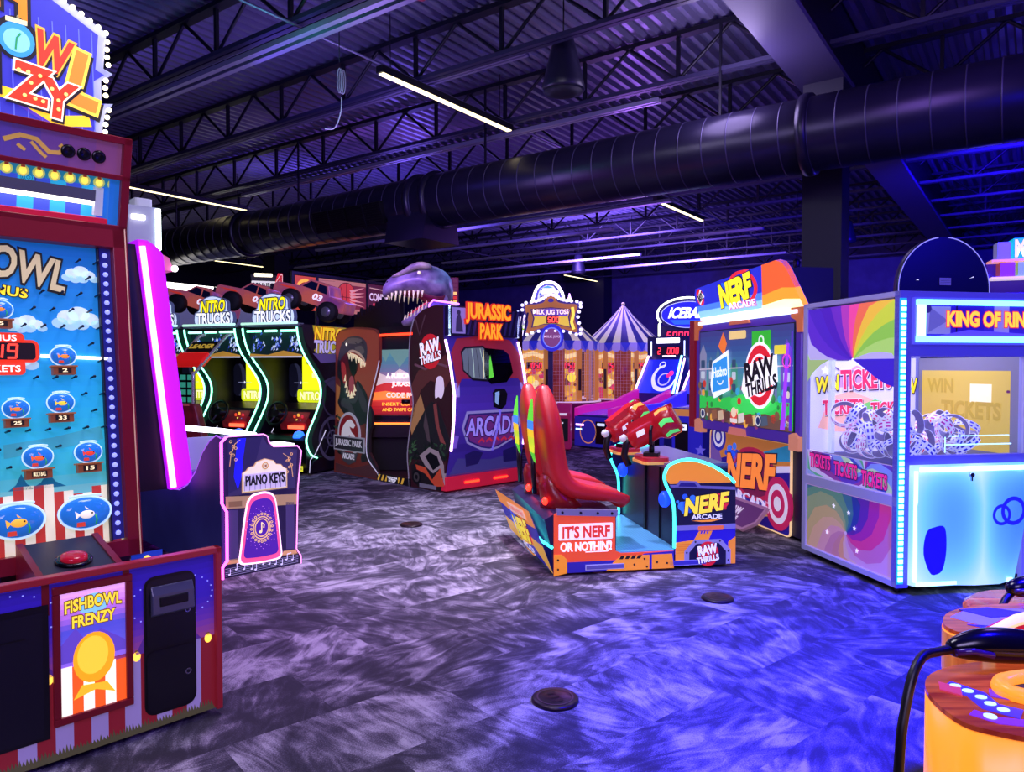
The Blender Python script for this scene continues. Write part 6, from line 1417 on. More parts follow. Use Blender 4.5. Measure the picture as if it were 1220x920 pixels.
# ------------------------------------------------------------------ striped tent toss games in the background
cream, navy = A('#d8ccba', .5), A('#34307c', .42)  # roof stripes carry a slight added glow, no lamp behind
def tent(fr, lab):
    t = thing('tent_toss_game', lab, 'arcade game', fr, 0, 'striped tent games')
    N = 16; P = [(2*PI*i/N) for i in range(N)]
    b = B()
    for i in range(N*2):
        a0, a1 = 2*PI*i/(N*2), 2*PI*(i+1)/(N*2); m = cream if i % 2 else navy
        pr = [(.98, 2.08), (.60, 2.42), (.28, 2.74), (.02, 3.04)]
        vs = []
        for r, z in pr: vs += [(r*math.cos(a0), r*math.sin(a0), z), (r*math.cos(a1), r*math.sin(a1), z)]
        b.add(vs, [(2*k, 2*k+1, 2*k+3, 2*k+2) for k in range(3)], m)
    b.build('tent_roof', t)
    b = B()
    for i in range(N*2):
        a0 = 2*PI*i/(N*2); q = 2*PI/(N*2)
        vs = [(.98*math.cos(a0), .98*math.sin(a0), 2.10), (.98*math.cos(a0+q), .98*math.sin(a0+q), 2.10)]
        for k in range(6): w = 1-k/5; vs.append((.985*math.cos(a0+q*w), .985*math.sin(a0+q*w), 1.93-.035*math.sin(PI*w)))
        b.add(vs, [tuple(range(8))], A('#9a86d4', .5) if i % 2 else A('#5a4ab8', .5))
    for i in range(0, N*2, 2):
        a0 = 2*PI*i/(N*2); q = 2*PI/(N*2); b.add([(.99*math.cos(a0), .99*math.sin(a0), 2.10), (.99*math.cos(a0+q*1.2), .99*math.sin(a0+q*1.2), 2.10), (.99*math.cos(a0+q*.6), .99*math.sin(a0+q*.6), 1.90)], [(0, 1, 2)], A('#2428b0', .6))
    b.build('valance', t)
    B().ball((0, 0, 3.06), .045, M('#d8c89a', .3), n=10, k=7).build('finial', t)
    post = M('#d88a3a', .35, .4); p0 = None
    for i in range(8):
        a = 2*PI*(i+.5)/8
        o = B().box((.92*math.cos(a)-.05, .92*math.sin(a)-.05, .5), (.92*math.cos(a)+.05, .92*math.sin(a)+.05, 1.98), post).build('post', t, bevel=.01)
        if i in (5, 6): B().box((.92*math.cos(a)-.03, .92*math.sin(a)-.075, 1.05), (.92*math.cos(a)+.03, .92*math.sin(a)-.05, 1.5), M('#3a1c20', .05, .4)).build('latch', o)
    wire = M('#c89ab8', .25)
    for i in range(3, 8):
        a0, a1 = 2*PI*(i+.5)/8, 2*PI*(i+1.5)/8; p, q = Vector((.92*math.cos(a0), .92*math.sin(a0), 0)), Vector((.92*math.cos(a1), .92*math.sin(a1), 0))
        b = B()
        for k in range(1, 10): c = p.lerp(q, k/10); b.box((c.x-.003, c.y-.003, .75), (c.x+.003, c.y+.003, 1.95), wire)
        for k in range(16): z = .78+k*.075; b.cyl((p.x, p.y, z), (q.x, q.y, z), .003, wire, 4, caps=False)
        b.build('wire_screen', t)
    B().cyl((0, -.1, .7), (0, -.1, 2.0), .2, NM('copper red drum', '#8a2a3a', '#c05a4a', 2, .3, .2, .3), 24).build('centre_drum', t)
    b = B(FRONT(0, .55, 0)); b.rect(-.72, .75, .72, 1.98, A('#e8a84a', .6), 0); random.seed(4)
    for i in range(70):
        x = random.uniform(-.68, .68); z = random.uniform(.8, 1.5); r = random.uniform(.03, .09); b.disc(x, z, r, A(random.choice(['#f4d04a', '#e8602a', '#c83a6a', '#fff0b0', '#7a3a2a', '#ffb83a']), .75), 1+i % 4, n=9)
    b.line([(-.65, 1.78), (-.4, 1.86), (-.2, 1.78), (.1, 1.86), (.4, 1.78), (.65, 1.84)], .10, A('#ffe2a8', .8), 6)
    for x in (-.55, .22): b.rect(x, 1.5, x+.36, 1.66, M('#2a0812', .2), 6); b.digits('1050', x+.03, 1.52, .12, M('#ff2a4a', 2), 7, .05)
    b.disc(.5, 1.3, .10, A('#ffe24a', .9), 6); b.disc(-.45, 1.25, .09, A('#ffe24a', .9), 6)
    b.build('back_art', t)
    b = B(); b.lathe([(.95, .03), (.98, .03), (.98, .72), (1.02, .74), (1.02, .80), (.9, .80), (.9, .74)], (0, 0, 0), M('#6a1450', .3, .35), 16); b.lathe([(1.0, .79), (1.03, .79), (1.03, .82), (1.0, .82)], (0, 0, 0), M('#e8c8f0', .6), 16, closed=True); b.build('counter', t)
    return t
t1 = tent((.95, 16.2, 8), 'striped tent toss game on the left, behind the jug sign'); tent((2.68, 17.65, -12), 'striped tent toss game on the right, its roof peak in full view')
# jug sign with marquee bulbs
t = thing('toss_game_sign', 'ornate brown framed toss game sign ringed with bulbs above the left tent', 'sign', (.79, 14.9, 0), 0)
b = B(FRONT(0, 0, 2.56)); gold = A('#a8682a', .6)
O = spline([(-.50, -.34), (-.46, -.1), (-.52, .22), (-.3, .26), (-.15, .30), (-.08, .40), (.06, .42), (.14, .31), (.3, .27), (.54, .24), (.48, .0), (.54, -.30), (.25, -.24), (0, -.22), (-.25, -.24)], 4, True)
b.poly([(x*1.12, y*1.16) for x, y in O], A('#3a2a78', .4), -1); b.poly(O, gold, 0)
I = [(-.40, -.22), (-.36, -.02), (-.42, .16), (0, .20), (.42, .16), (.38, .0), (.42, -.22), (.15, -.15), (-.15, -.15)]
b.poly(I, A('#3a1a5a', .5), 2); b.poly([(x*.92, y*.9) for x, y in I], A('#e8c83a', .7), 3); b.poly([(-.38, .14), (0, .18), (.38, .14), (.34, .02), (-.34, .02)], A('#6a4ab0', .7), 4)
b.text('MILK JUG TOSS', 0, .085, .72, .12, A('#fff4e0', 1), 5, .03, out=A('#b83a1a', .6), ob=.06, warp=lambda x, y: (x, y+.5*x*x)); b.rect(-.09, -.13, .15, .04, M('#3a0810', .3), 6); b.digits('500', -.06, -.10, .10, M('#ff4a3a', 2.5), 7, .05)
b.line([(.44, .2), (.46, .05), (.42, -.1), (.47, -.25)], .06, A('#f4e84a', .9), 5); b.disc(0, .34, .06, A('#3a2a8a', .6), 3, .04); b.build('sign_board', t, solid=.05)
b = B(FRONT(.02, -.06, 2.08)); b.disc(0, .06, .24, A('#2a28c0', .6), 0, .28); b.disc(0, .06, .17, A('#8a4a78', .5), 1, .19); b.ring(0, .06, .17, .19, A('#7a90f0', .7), 2, 1.1); b.text('MILK JUG', 0, .075, .32, .06, A('#e0c8d8', .6), 3, .02); b.poly([(-.06, -.14), (.06, -.14), (0, -.20)], A('#2a28c0', .6), 1); b.build('round_badge', t, solid=.03)
bu = B(); bu.ball((0, 0, 0), .035, M('#e0d8ff', 1.6), n=8, k=6); first = None
EO = spline([(-.56, -.36), (-.52, -.1), (-.58, .24), (-.3, .32), (-.16, .38), (0, .46), (.16, .38), (.32, .33), (.60, .28), (.55, .0), (.60, -.34), (.25, -.29), (-.25, -.29)], 3, True)
for i, (x, y) in enumerate(EO):
    p = Vector((x, -.04, 2.56+y))
    if first is None: first = bu.build('bulb', t); first.location = p
    else: again(first, t, p)
b = B(); b.box((-.05, .06, 0), (.05, .12, 2.5), M('#2a1a50', .1)); b.build('post', t)
# big arched sign behind
t = thing('arched_prize_sign', 'white outlined arched sign with red number behind the toss game sign', 'sign', (.92, 18.8, 0), 0)
ar = spline([(-.95, -1.05), (-.75, -.72), (-.48, -.35), (-.36, .02), (-.26, .24), (-.06, .36), (.16, .34), (.32, .18), (.40, -.05), (.42, -.5)], 5)
b = B(FRONT(0, 0, 3.35)); b.poly(ar+[(.42, -1.1), (-.9, -1.1)], A('#4a4a90', .4), 0); b.poly([(-.26, .02), (-.2, .2), (-.04, .29), (.14, .27), (.26, .12), (.3, -.3), (-.28, -.3)], A('#b8c8f0', .8), 1); b.poly([(-.95, -1.05), (-.48, -.35), (-.36, .02), (-.30, -.3), (-.5, -.8)], A('#f4d8b0', .9), 1)
b.rect(-.2, -.25, .18, .02, M('#3a0a18', .3), 2); b.digits('20', -.13, -.21, .19, M('#ff4060', 2), 3, .1); b.rect(-.16, .08, .14, .2, A('#e8e88a', .9), 2); b.poly([(-.16, .22), (0, .28), (.14, .22)], A('#3a8ab0', .8), 2)
for i in range(5): b.disc(-.25+.02*i, -.3+.12*i, .03, A('#3a58c8', .9), 3); b.disc(.26+.01*i, .12-.12*i, .03, A('#f8f8ff', 1.2), 3)
b.build('sign_board', t, solid=.05); b = B(); b.tube([(x, -.03, 3.35+z) for x, z in ar], .035, M('#fff8e8', 3), 6); b.build('light_edge', t); B().box((-.1, .06, 0), (.1, .14, 2.3), BLACK).build('post', t)
t = thing('pennant_topper', 'small white cone topper right of the arched sign', 'topper', (1.50, 19.1, 0), 0)
B().cyl((0, 0, 2.95), (0, 0, 3.46), .15, M('#f4d8e0', .8), 12, r2=.01).build('cone', t); B().cyl((0, 0, 0), (0, 0, 2.95), .04, BLACK, 8).build('post', t)
# small bright prize machine left of the tents
t = thing('prize_machine', 'small bright prize machine with colourful crest between the dinosaur booth and tents', 'arcade game', (.16, 17.4, 0), 0)
b = B(); b.box((-.02, 0, .03), (.55, .6, 2.05), M('#2a2450', .2)); b.build('cabinet', t)
b = B(FRONT(0, -.01, 0)); b.rect(0, .85, .53, 1.9, A('#c8d4b8', .6), 0); b.line([(.1, 1.5), (.3, 1.85), (.5, 1.75)], .06, A('#e8d84a', .8), 1); b.rect(.04, .9, .2, 1.3, A('#9ac8c8', .6), 1); b.rect(0, 1.95, .4, 2.03, A('#f8f4ff', 1.2), 2); b.build('lit_window', t)
b = B(FRONT(0, -.02, 2.05)); b.rect(0, .05, .5, .24, M('#5a1018', .3), 0); b.digits('0', .05, .07, .13, M('#ff3028', 2), 1); b.poly(spline([(-.02, .28), (0, .6), (.12, .72), (.3, .70), (.5, .62), (.54, .3), (.25, .26)], 3, True), A('#b8b0c8', .7), 0); b.disc(.12, .40, .09, A('#a8d82a', .9), 2); b.disc(.40, .40, .10, A('#d8a84a', .8), 2); b.disc(.26, .38, .06, A('#e84a2a', .8), 3); b.disc(.26, .56, .09, A('#5a7ad8', .8), 2); b.text('PRIZE', .2, .64, .34, .08, A('#f0e0f4', 1), 4, .03, out=A('#8a3a8a', .5)); b.rect(0, .27, .5, .31, A('#3a6ac8', .8), 4); b.build('crest', t)

# ------------------------------------------------------------------ roll-ball alleys
def alley(fr, lab, col):
    t = thing('roll_ball_alley', lab, 'arcade game', fr, 0, 'roll ball alleys')
    b = B(); dk = M('#1a1a6a', .3, .35)
    b.prism([(0, .03), (0, .62), (2.0, .78), (2.0, .03)], 'x', -.44, .44, dk); b.build('base', t)
    b = B(TOP()); b.poly([(-.34, .02), (.34, .02), (.34, 1.95), (-.34, 1.95)], M('#4a3ac8', .5, .15), 0); b.bend(lambda v: Vector((v.x, v.y, .64+.08*v.y)), ()); b.build('lane', t)
    for s in (-1, 1): B().prism([(.0, .55), (.0, .76), (.25, .80), (1.2, .86), (2.0, 1.08), (2.0, .70)], 'x', s*.40-.05, s*.40+.05, M(col, .75, .3)).build('side_wall', t, bevel=.01)
    b = B(); b.box((-.52, 2.0, .03), (.52, 2.75, 1.0), dk); b.box((-.52, 2.55, 1.0), (.52, 2.75, 2.2), dk); b.build('head_cabinet', t)
    b = B(frame((0, 2.05, .95), (1, 0, 0), (0, .45, .85))); b.poly([(-.50, 0), (.50, 0), (.42, .85), (-.42, .85)], A('#1a28c8', .8), 0); b.poly([(-.46, .02), (-.1, .02), (-.3, .82), (-.40, .82)], A('#2a3ae8', .8), 1)
    sp = spline([(.05, .72), (-.1, .62), (-.16, .42), (-.05, .2), (.15, .14), (.32, .22), (.38, .38)], 5); b.line(sp, [.02+.07*math.sin(PI*i/(len(sp)-1)) for i in range(len(sp))], A('#d8d8ff', 1), 3); b.ring(.12, .38, .12, .15, A('#b8b0ff', 1), 3); b.disc(.25, .52, .06, A('#ff3a9a', 1), 4); b.disc(.2, .47, .05, A('#e82a7a', 1), 4); b.ring(-.02, .72, .06, .08, A('#e0e4ff', 1), 3)
    b.build('target_art', t)
    b = B(); b.tube([(.46, 2.02, .98), (.40, 2.45, 1.78)], .022, M('#8af4ff', 4), 6); b.build('neon_bar', t); b = B(); b.tube([(.52, 2.06, .98), (.47, 2.45, 1.72)], .018, M('#f8c8ff', 3.5), 6); b.build('neon_bar', t); b = B(); b.tube([(-.5, 2.02, .98), (-.42, 2.45, 1.78)], .022, M('#ffb8f4', 4), 6); b.build('neon_bar', t)
    b = B(FRONT(0, 2.53, 0)); b.rect(-.5, 1.74, .5, 2.2, A('#121244', .4), 0); b.rect(-.28, 1.80, .34, 1.98, M('#1a0616', .2), 1); b.digits('2', -.24, 1.825, .12, M('#ff3040', 2.5), 2, .06); b.digits('000', 0, 1.825, .12, M('#ff3040', 2.5), 2, .06); b.rrect(-.28, 2.05, .3, 2.16, M('#f8faff', 2.5), 2, .02); b.rect(-.12, 1.765, .2, 1.79, M('#f8e8d8', 2), 2); b.rect(-.42, 1.78, -.39, 2.1, M('#c8d8ff', 2.2), 2); b.rect(.40, 1.78, .43, 2.1, M('#c8d8ff', 2.2), 2); b.build('score_head', t)
    b = B(FRONT(0, -.01, 0)); b.rect(-.43, .04, .43, .60, A('#2420a0', .5), 0); b.ring(-.1, .32, .18, .20, A('#d88a5a', .6), 1, 1.15); b.rect(.08, .1, .34, .52, BLACK, 1); b.rrect(.12, .44, .3, .49, A('#d8e4ff', .9), 2, .015); b.rect(-.4, .42, -.2, .46, M('#f8b8ff', 2), 2); b.rect(-.4, .34, -.25, .37, M('#b8f4ff', 2), 2); b.build('front_art', t)
    return t
alley((1.52, 13.77, -45), 'roll ball alley with magenta side walls and red digits, behind the twin blasters', '#c01a9a')
alley((2.34, 12.97, -45), 'blue walled roll ball alley nearest the blaster screen', '#3a2ae0')
# lit oval sign above the alleys
t = thing('oval_sign', 'blue oval sign with pale neon outline and red digits at the blaster marquee', 'sign', (3.95, 16.4, -12), 0)
E_ = lambda rx, ry: [(rx*math.cos(2*PI*i/40), ry*math.sin(2*PI*i/40)) for i in range(40)]
b = B(FRONT(0, 0, 2.72)); b.poly(E_(.66, .36), A('#18164a', .3), 0); b.poly(E_(.60, .30), A('#c8d0f4', .8), 1); b.poly(E_(.585, .285), A('#1a20d0', .85), 2); b.poly([(-.4, -.12), (.4, -.12), (.3, -.22), (-.3, -.22)], A('#2a6ae8', .9), 3)
b.text('ICEBALL', .02, .04, .84, .22, A('#fdfdff', 1.5), 4, .04, shear=.3); b.build('sign_board', t, solid=.06)
b = B(FRONT(0, 0, 2.2)); b.rect(-.62, -.1, .62, .26, A('#120c34', .3), 0); b.rect(-.5, -.06, .05, .18, M('#200614', .2), 1); b.digits('5000', -.46, -.02, .15, M('#ff2a44', 2.5), 2, .075); b.rect(-.42, -.16, .6, -.09, M('#f4fff0', 3), 2); b.build('display_box', t, solid=.06)
b = B(); b.tube([(x, -.03, 2.72+z) for x, z in E_(.68, .38)[2:24]] + [(-.64, -.03, 2.5), (-.64, -.03, 2.04), (-.42, -.03, 2.04)], .022, M('#f4ffd0', 4), 6); b.build('neon_edge', t); B().box((-.05, .07, 0), (.05, .14, 2.6), BLACK).build('post', t)
# blue ticket cabinet beside the blaster screen
t = thing('blue_ticket_cabinet', 'blue cabinet with orange top trim and black ticket slot left of the blaster screen', 'ticket cabinet', (2.62, 11.05, -40), 0)
b = B(); b.box((-.22, 0, .02), (.30, .5, .92), M('#1d1a9a', .3, .4)); b.build('cabinet', t, bevel=.01)
b = B(FRONT(0, -.006, 0)); b.rect(-.21, .03, .29, .9, A('#2420b8', .6), 0); b.poly([(-.21, .80), (-.21, .9), (.29, .9), (.29, .72), (.1, .80)], A('#d88a4a', .5), 1); b.rrect(-.16, .12, .06, .70, BLACK, 2, .03); b.rrect(-.14, .58, .04, .68, A('#e8ecff', 1.1), 3, .02); b.rect(-.10, .62, -.0, .64, A('#2a2a6a', .4), 4); b.star(.26, .30, .09, A('#6a60e0', .6), 2); b.build('front_art', t)
# red coin counter in front of the left tent
t = thing('red_coin_counter', 'red and violet coin counter with a white ticket slot before the left tent', 'ticket counter', (.28, 13.5, -8), 0)
b = B(); b.prism([(0, .03), (0, .50), (.35, .78), (.6, .78), (.6, .03)], 'x', -.1, .52, M('#8a1838', .4, .4)); b.prism([(.0, .03), (-.05, .70), (.1, .86), (.6, .86), (.6, .03)], 'x', .52, .80, M('#a01a5a', .35, .4)); b.box((-.62, .1, .03), (-.1, .6, .60), M('#5a2a90', .35, .4)); b.build('cabinet', t, bevel=.01)
b = B(FRONT(0, -.008, 0)); b.rrect(.02, .26, .36, .46, A('#b8a8f0', .8), 1, .06); b.rrect(.09, .31, .29, .41, A('#3a2a8a', .4), 2, .03); b.rect(.12, .06, .32, .13, A('#d8d0f0', .8), 1); b.rect(-.08, .05, .5, .15, A('#2a1030', .3), 0); b.build('slot_art', t)
b = B(FRONT(0, -.055, 0)); b.rect(.56, .18, .76, .60, BLACK, 1); b.disc(.66, .52, .015, A('#e8e8f8', .8), 2); b.rect(.60, .66, .74, .70, A('#e8d8f0', .7), 2); b.build('coin_door', t)

# ------------------------------------------------------------------ basketball hoop games along the far left
HG = (-4.45, 14.9, 54.3)
def hoops():
    t = thing('hoop_game_cage', 'long basketball hoop game cage with orange ball banners behind the truck cabinets', 'arcade game', HG)
    b = B()
    for x in (0, .62, 2.02, 3.2): b.box((x-.03, 0, .03), (x+.03, .06, 3.5), M('#1a1626', .05))
    b.box((0, .02, 3.44), (3.2, .06, 3.5), M('#1a1626', .05)); b.box((0, 0, .03), (3.2, 1.2, .9), M('#141026', .05)); b.build('frame', t)
    b = B(FRONT(0, .01, 2.72)); b.rect(.05, 0, .58, .70, A('#c8482a', .75), 0); b.disc(.31, .36, .25, A('#ffb83a', .9), 1, .29); b.disc(.31, .36, .19, A('#e8601a', .9), 2, .22)
    ln = A('#6a2010', .5)
    b.ring(.31, .36, .175, .19, ln, 3, 1.15); b.line([(.13, .40), (.31, .34), (.49, .40)], .012, ln, 3); b.line([(.29, .57), (.33, .36), (.30, .15)], .012, ln, 3); b.line([(.18, .52), (.24, .36), (.17, .22)], .012, ln, 3); b.line([(.44, .52), (.39, .36), (.45, .22)], .012, ln, 3); b.build('banner', t)
    b = B(FRONT(0, .01, 2.72)); b.rect(.66, 0, 2.0, .70, A('#c07a68', .65), 0)
    for i in range(6): b.line([(.66, .1+i*.11), (1.1, .12+i*.11)], .006, A('#8a4a40', .5), 1)
    b.poly([(1.5, .1), (2.0, .1), (2.0, .62), (1.6, .62)], A('#8a3040', .5), 1)
    b.disc(1.42, .36, .28, A('#c83a3a', .75), 2, .31); b.ring(1.42, .36, .27, .285, A('#4a1420', .4), 3, 1.1); b.line([(1.14, .36), (1.7, .34)], .012, A('#4a1420', .4), 3); b.line([(1.42, .66), (1.40, .06)], .012, A('#4a1420', .4), 3); b.line([(1.25, .58), (1.32, .36), (1.24, .14)], .012, A('#4a1420', .4), 3)
    for a, c in ((.5, .62), (.3, .5), (.1, .42), (-.1, .28), (-.3, .18)): b.poly([(1.5, .36+a*.3), (1.55, .30+a*.3), (1.95, c-.02)], A('#e89a90', .7), 4)
    b.rect(.9, -.02, 1.3, .05, A('#f4d0b0', .8), 4); b.build('banner', t)
    b = B(FRONT(0, .01, 2.72)); b.rect(2.06, 0, 3.18, .70, A('#5a2038', .55), 0); b.text('CONNECT', 2.50, .42, .80, .16, A('#e8c8d8', .8), 2, .04, out=A('#2a0c1c', .3)); b.text('4', 2.98, .45, .16, .24, A('#e84a5a', .8), 2, .04); b.rect(2.2, .12, 2.84, .28, A('#c83a4a', .7), 2); b.text('HOOPS', 2.52, .20, .5, .11, A('#5a1a2a', .4), 3, .04); b.line([(2.1, .62), (3.1, .56)], .02, A('#d8a898', .7), 2); b.build('banner', t)
    b = B(FRONT(0, .02, 1.9)); b.rect(1.9, .0, 3.1, .72, A('#b8b4c8', .6), 0); b.line([(1.9, .45), (3.1, .62)], .03, A('#d86a3a', .8), 1); b.line([(1.9, .2), (3.1, .28)], .02, A('#8a86a8', .6), 1); b.build('backboard', t)
    return t
hoops()
t = thing('four_in_row_hoop_sign', 'white and red four in a row hoops sign left of the orange ball banner', 'sign', (-4.82, 14.3, 20), 0)
b = B(FRONT(0, 0, 2.72)); b.rect(-.26, -.05, .34, .62, A('#1a1418', .3), 0); b.rrect(-.25, .28, .25, .50, A('#e8e4e0', .85), 1, .02); b.text('CONNECT', -.02, .39, .46, .14, A('#1a1418', .2), 2, .04); b.poly([(.16, .38), (.24, .66), (.33, .66), (.33, .26), (.25, .26)], A('#e0202a', .9), 3); b.text('4', .26, .46, .14, .3, A('#c01a28', .8), 4, .04, out=A('#f4f0ec', .9)); b.rrect(-.22, .0, .2, .24, A('#f0e8e0', .85), 1, .02); b.text('HOOPS', -.01, .12, .38, .15, A('#d83a1a', .7), 2, .04); b.rrect(-.2, .58, .14, .65, M('#fff0c8', 2), 2, .02); b.build('sign_board', t, solid=.05)
B().box((-.04, .06, 0), (.04, .12, 2.7), BLACK).build('post', t)
t = thing('lit_grid_sign', 'yellow and red glowing grid board right of the dinosaur head', 'sign', (-1.62, 17.2, -4), 0)
b = B(FRONT(0, 0, 2.78)); b.rect(-.30, 0, .36, .86, A('#6a2030', .5), 0)
for r_ in range(8):
    for c_ in range(6):
        on = not (r_ > 4 and c_ > 8-r_+1); col = ['#d8401a', '#f0a82a', '#e8c84a', '#c8301a', '#ffc06a', '#ffd88a', '#ffe0a0', '#ffe8b8'][r_]
        if r_ >= 0: b.rect(-.28+c_*.105, .06+r_*.098, -.28+c_*.105+.08, .06+r_*.098+.072, M(col, 1.1) if on else A('#7a3a3a', .5), 1)
b.text('HOOPS', .10, .22, .44, .14, A('#ffd83a', 1.2), 3, .04, out=A('#8a3a1a', .6)); b.rect(.08, .01, .34, .055, A('#fff4f0', 1.2), 3); b.build('sign_board', t, solid=.05)
B().box((-.05, .06, 0), (.05, .12, 2.78), BLACK).build('post', t)
# pale partition with its bright light edge
PX = [(-7.35, 15.2), (-7.1, 17.0), (-6.55, 19.2)]
t = thing('lit_partition', 'pale grey partition topped by a bright white light strip at the far left', 'partition', (0, 0, 0), 0)
b = B()
for (x0, y0), (x1, y1) in zip(PX, PX[1:]):
    b.add([(x0, y0, .0), (x1, y1, .0), (x1, y1, 3.16), (x0, y0, 3.16), (x0-.1, y0+.02, 0), (x1-.1, y1+.02, 0), (x1-.1, y1+.02, 3.16), (x0-.1, y0+.02, 3.16)], [(0, 1, 2, 3), (5, 4, 7, 6), (3, 2, 6, 7), (0, 3, 7, 4), (1, 5, 6, 2)], M('#6a6a98', .42, .6))
b.build('panel', t)
b = B(); b.tube([(x+.03, y-.03, 3.22+.02*i) for i, (x, y) in enumerate(spline(PX, 5))], .10, M('#fffaf0', 4), 6, rad=[.10]*8+[.12, .16, .2]); b.build('light_strip', t)
# prize shelf at the right edge
PS = (7.78, 11.35, -20)
t = thing('prize_shelf', 'wall shelf of bright prizes seen past the round black topper', 'shelf', PS, 2.94)
b = B(); b.box((-.3, .0, -.02), (1.6, .35, .01), M('#f0d8e0', .8)); b.box((-.3, .0, .25), (1.6, .35, .28), M('#e89a8a', .8)); b.box((-.3, .33, -.3), (1.6, .37, .28), M('#3a1aa0', .35)); b.box((.3, .03, -2.94), (.4, .33, -.02), M('#1a1060', .1)); b.box((1.1, .03, -2.94), (1.2, .33, -.02), M('#1a1060', .1)); b.build('shelf_rack', t)
def prize(x, z, w, h, col, lab, txt=None):
    ca, sa = math.cos(R(-20)), math.sin(R(-20))
    p = thing('prize_box', lab, 'prize box', (PS[0]+x*ca-.03*sa, PS[1]+x*sa+.03*ca, -20), 2.94+z)
    b = B(); b.box((0, .0, 0), (w, .26, h), M(col, .6)); b.build('box', p, bevel=.01)
    if txt: b = B(FRONT(w/2, -.006, h/2)); b.text(txt, 0, 0, w*.7, h*.75, A('#f8f4ff', .9), 1, .05, out=A('#103a3a', .4)); b.build('front_letter', p)
prize(-.22, .283, .18, .27, '#7a78a8', 'grey blue prize box at the left of the upper shelf'); prize(-.01, .283, .18, .32, '#1ad8a8', 'mint green prize box on the upper shelf', 'M'); prize(.22, .283, .2, .34, '#d83a3a', 'red prize box on the upper shelf at the right frame edge', 'E')
prize(.06, .013, .5, .22, '#8ab86a', 'pale green prize box on the lower shelf'); prize(-.18, .013, .2, .22, '#8a3a3a', 'dull red prize box at the left of the lower shelf')

# ------------------------------------------------------------------ glowing wood-topped gun consoles, bottom right
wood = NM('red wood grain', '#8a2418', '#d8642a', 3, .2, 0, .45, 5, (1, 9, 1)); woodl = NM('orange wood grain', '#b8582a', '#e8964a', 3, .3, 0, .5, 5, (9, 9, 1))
amber = M('#ffa02a', .85, .3); amberl = M('#ffc23a', 1.0, .3)
def console(name, lab, outl, z, cx, art, h0=.60):
    t = thing(name, lab, 'gun console', (cx[0], cx[1], 0), 0)
    O = spline([(x-cx[0], y-cx[1]) for x, y in outl], 5, True)
    inn = lambda k: [(x*k, y*k) for x, y in O]
    b = B(); b.loft([[(x*.93, y*.93, h0-.15) for x, y in O], [(x, y, h0) for x, y in O], [(x, y, z-.01) for x, y in O]], amber); b.build('glowing_body', t)
    b = B(); b.loft([[(x*.80, y*.80, .02) for x, y in O], [(x*.86, y*.86, h0-.05) for x, y in O]], amberl); b.build('lower_body', t)
    b = B(TOP(0, 0, z)); b.poly(O, wood, 0); art(b); b.build('wood_top', t, solid=.012)
    return t
def art1(b):
    f = lambda x, y: (x-1.125, y-1.53)
    b.line([f(.93, 1.59), f(.965, 1.54), f(.96, 1.485), f(1.0, 1.45)], .05, A('#3a2ac0', .8), 1)
    for x, y in ((.945, 1.58), (.957, 1.555), (.966, 1.525), (.966, 1.495), (.975, 1.468)): p = f(x, y); b.disc(p[0], p[1], .012, A('#b8e8ff', 1.2), 2, .009, 10)
    b.line([f(1.0, 1.55), f(1.10, 1.49), f(1.16, 1.49)], .04, A('#6a28c8', .7), 1); b.poly([f(.90, 1.56), f(.93, 1.53), f(.95, 1.57), f(.92, 1.60)], A('#c83a5a', .6), 2)
    for r in (.10, .075, .05): p = f(1.22, 1.415); b.ring(p[0], p[1], r, r+.008, A('#5a1c14', .4), 2, .45)
    p = f(1.22, 1.415); b.disc(p[0], p[1], .035, A('#7a2a1a', .5), 2, .016); p = f(.93, 1.44); b.disc(p[0], p[1], .012, A('#b8e8ff', 1.2), 2)
    b.line([f(.905, 1.46), f(.935, 1.425), f(1.0, 1.41)], .03, A('#7a2ac8', .7), 1); p = f(1.33, 1.40); b.disc(p[0], p[1], .03, A('#c02ac0', .8), 3)
t = console('near_gun_console', 'glowing amber gun console with red wood top nearest the camera', [(.885, 1.44), (.93, 1.385), (1.05, 1.345), (1.45, 1.30), (1.60, 1.5), (1.50, 1.72), (1.15, 1.72), (.98, 1.665), (.90, 1.57)], .85, (1.15, 1.53), art1)
b = B(TOP(0, 0, .852)); hol = spline([(-.10, .0), (-.06, .06), (.10, .085), (.38, .07), (.40, -.03), (.16, -.055), (-.02, -.05)], 5, True)
b.tube([(x, y, .008) for x, y in hol], .018, amber, 8, True); b.build('holster_rim', t)
b = B(TOP(0, 0, .855)); b.poly(hol, M('#08060c', 0, .5), 0); b.build('holster_well', t)
b = B(FRONT(0, -.21, 0)); b.rect(-.02, .56, .42, .66, woodl, 0); b.disc(.04, .61, .018, A('#c8a8a0', .5), 1); b.build('wood_plate', t)
def art2(b):
    b.poly([(-.16, .04), (-.08, .10), (.08, .11), (.2, .06), (.1, -.02), (-.1, -.05)], A('#8a7ac0', .5), 1); b.poly([(-.1, .1), (0, .12), (.1, .06), (-.05, .03)], A('#3a2a68', .4), 2); b.poly([(-.15, -.02), (.0, -.05), (.25, .02), (.2, -.08), (-.06, -.10)], A('#2a1aa0', .6), 1); b.disc(.2, .0, .05, A('#3ac8e8', .9), 3, .03); b.disc(.10, -.06, .05, A('#5a5ae8', .8), 3, .02)
t = console('far_gun_console', 'second glowing amber gun console with a wood side, just behind the nearest', [(1.21, 2.03), (1.23, 1.94), (1.34, 1.88), (1.62, 1.93), (1.75, 2.1), (1.55, 2.20), (1.32, 2.15)], .83, (1.42, 2.04), art2, .70)
b = B(); O = spline([(x-1.42, y-2.04) for x, y in [(1.21, 2.03), (1.23, 1.94), (1.34, 1.88), (1.62, 1.93), (1.75, 2.1), (1.55, 2.20), (1.32, 2.15)]], 5, True)
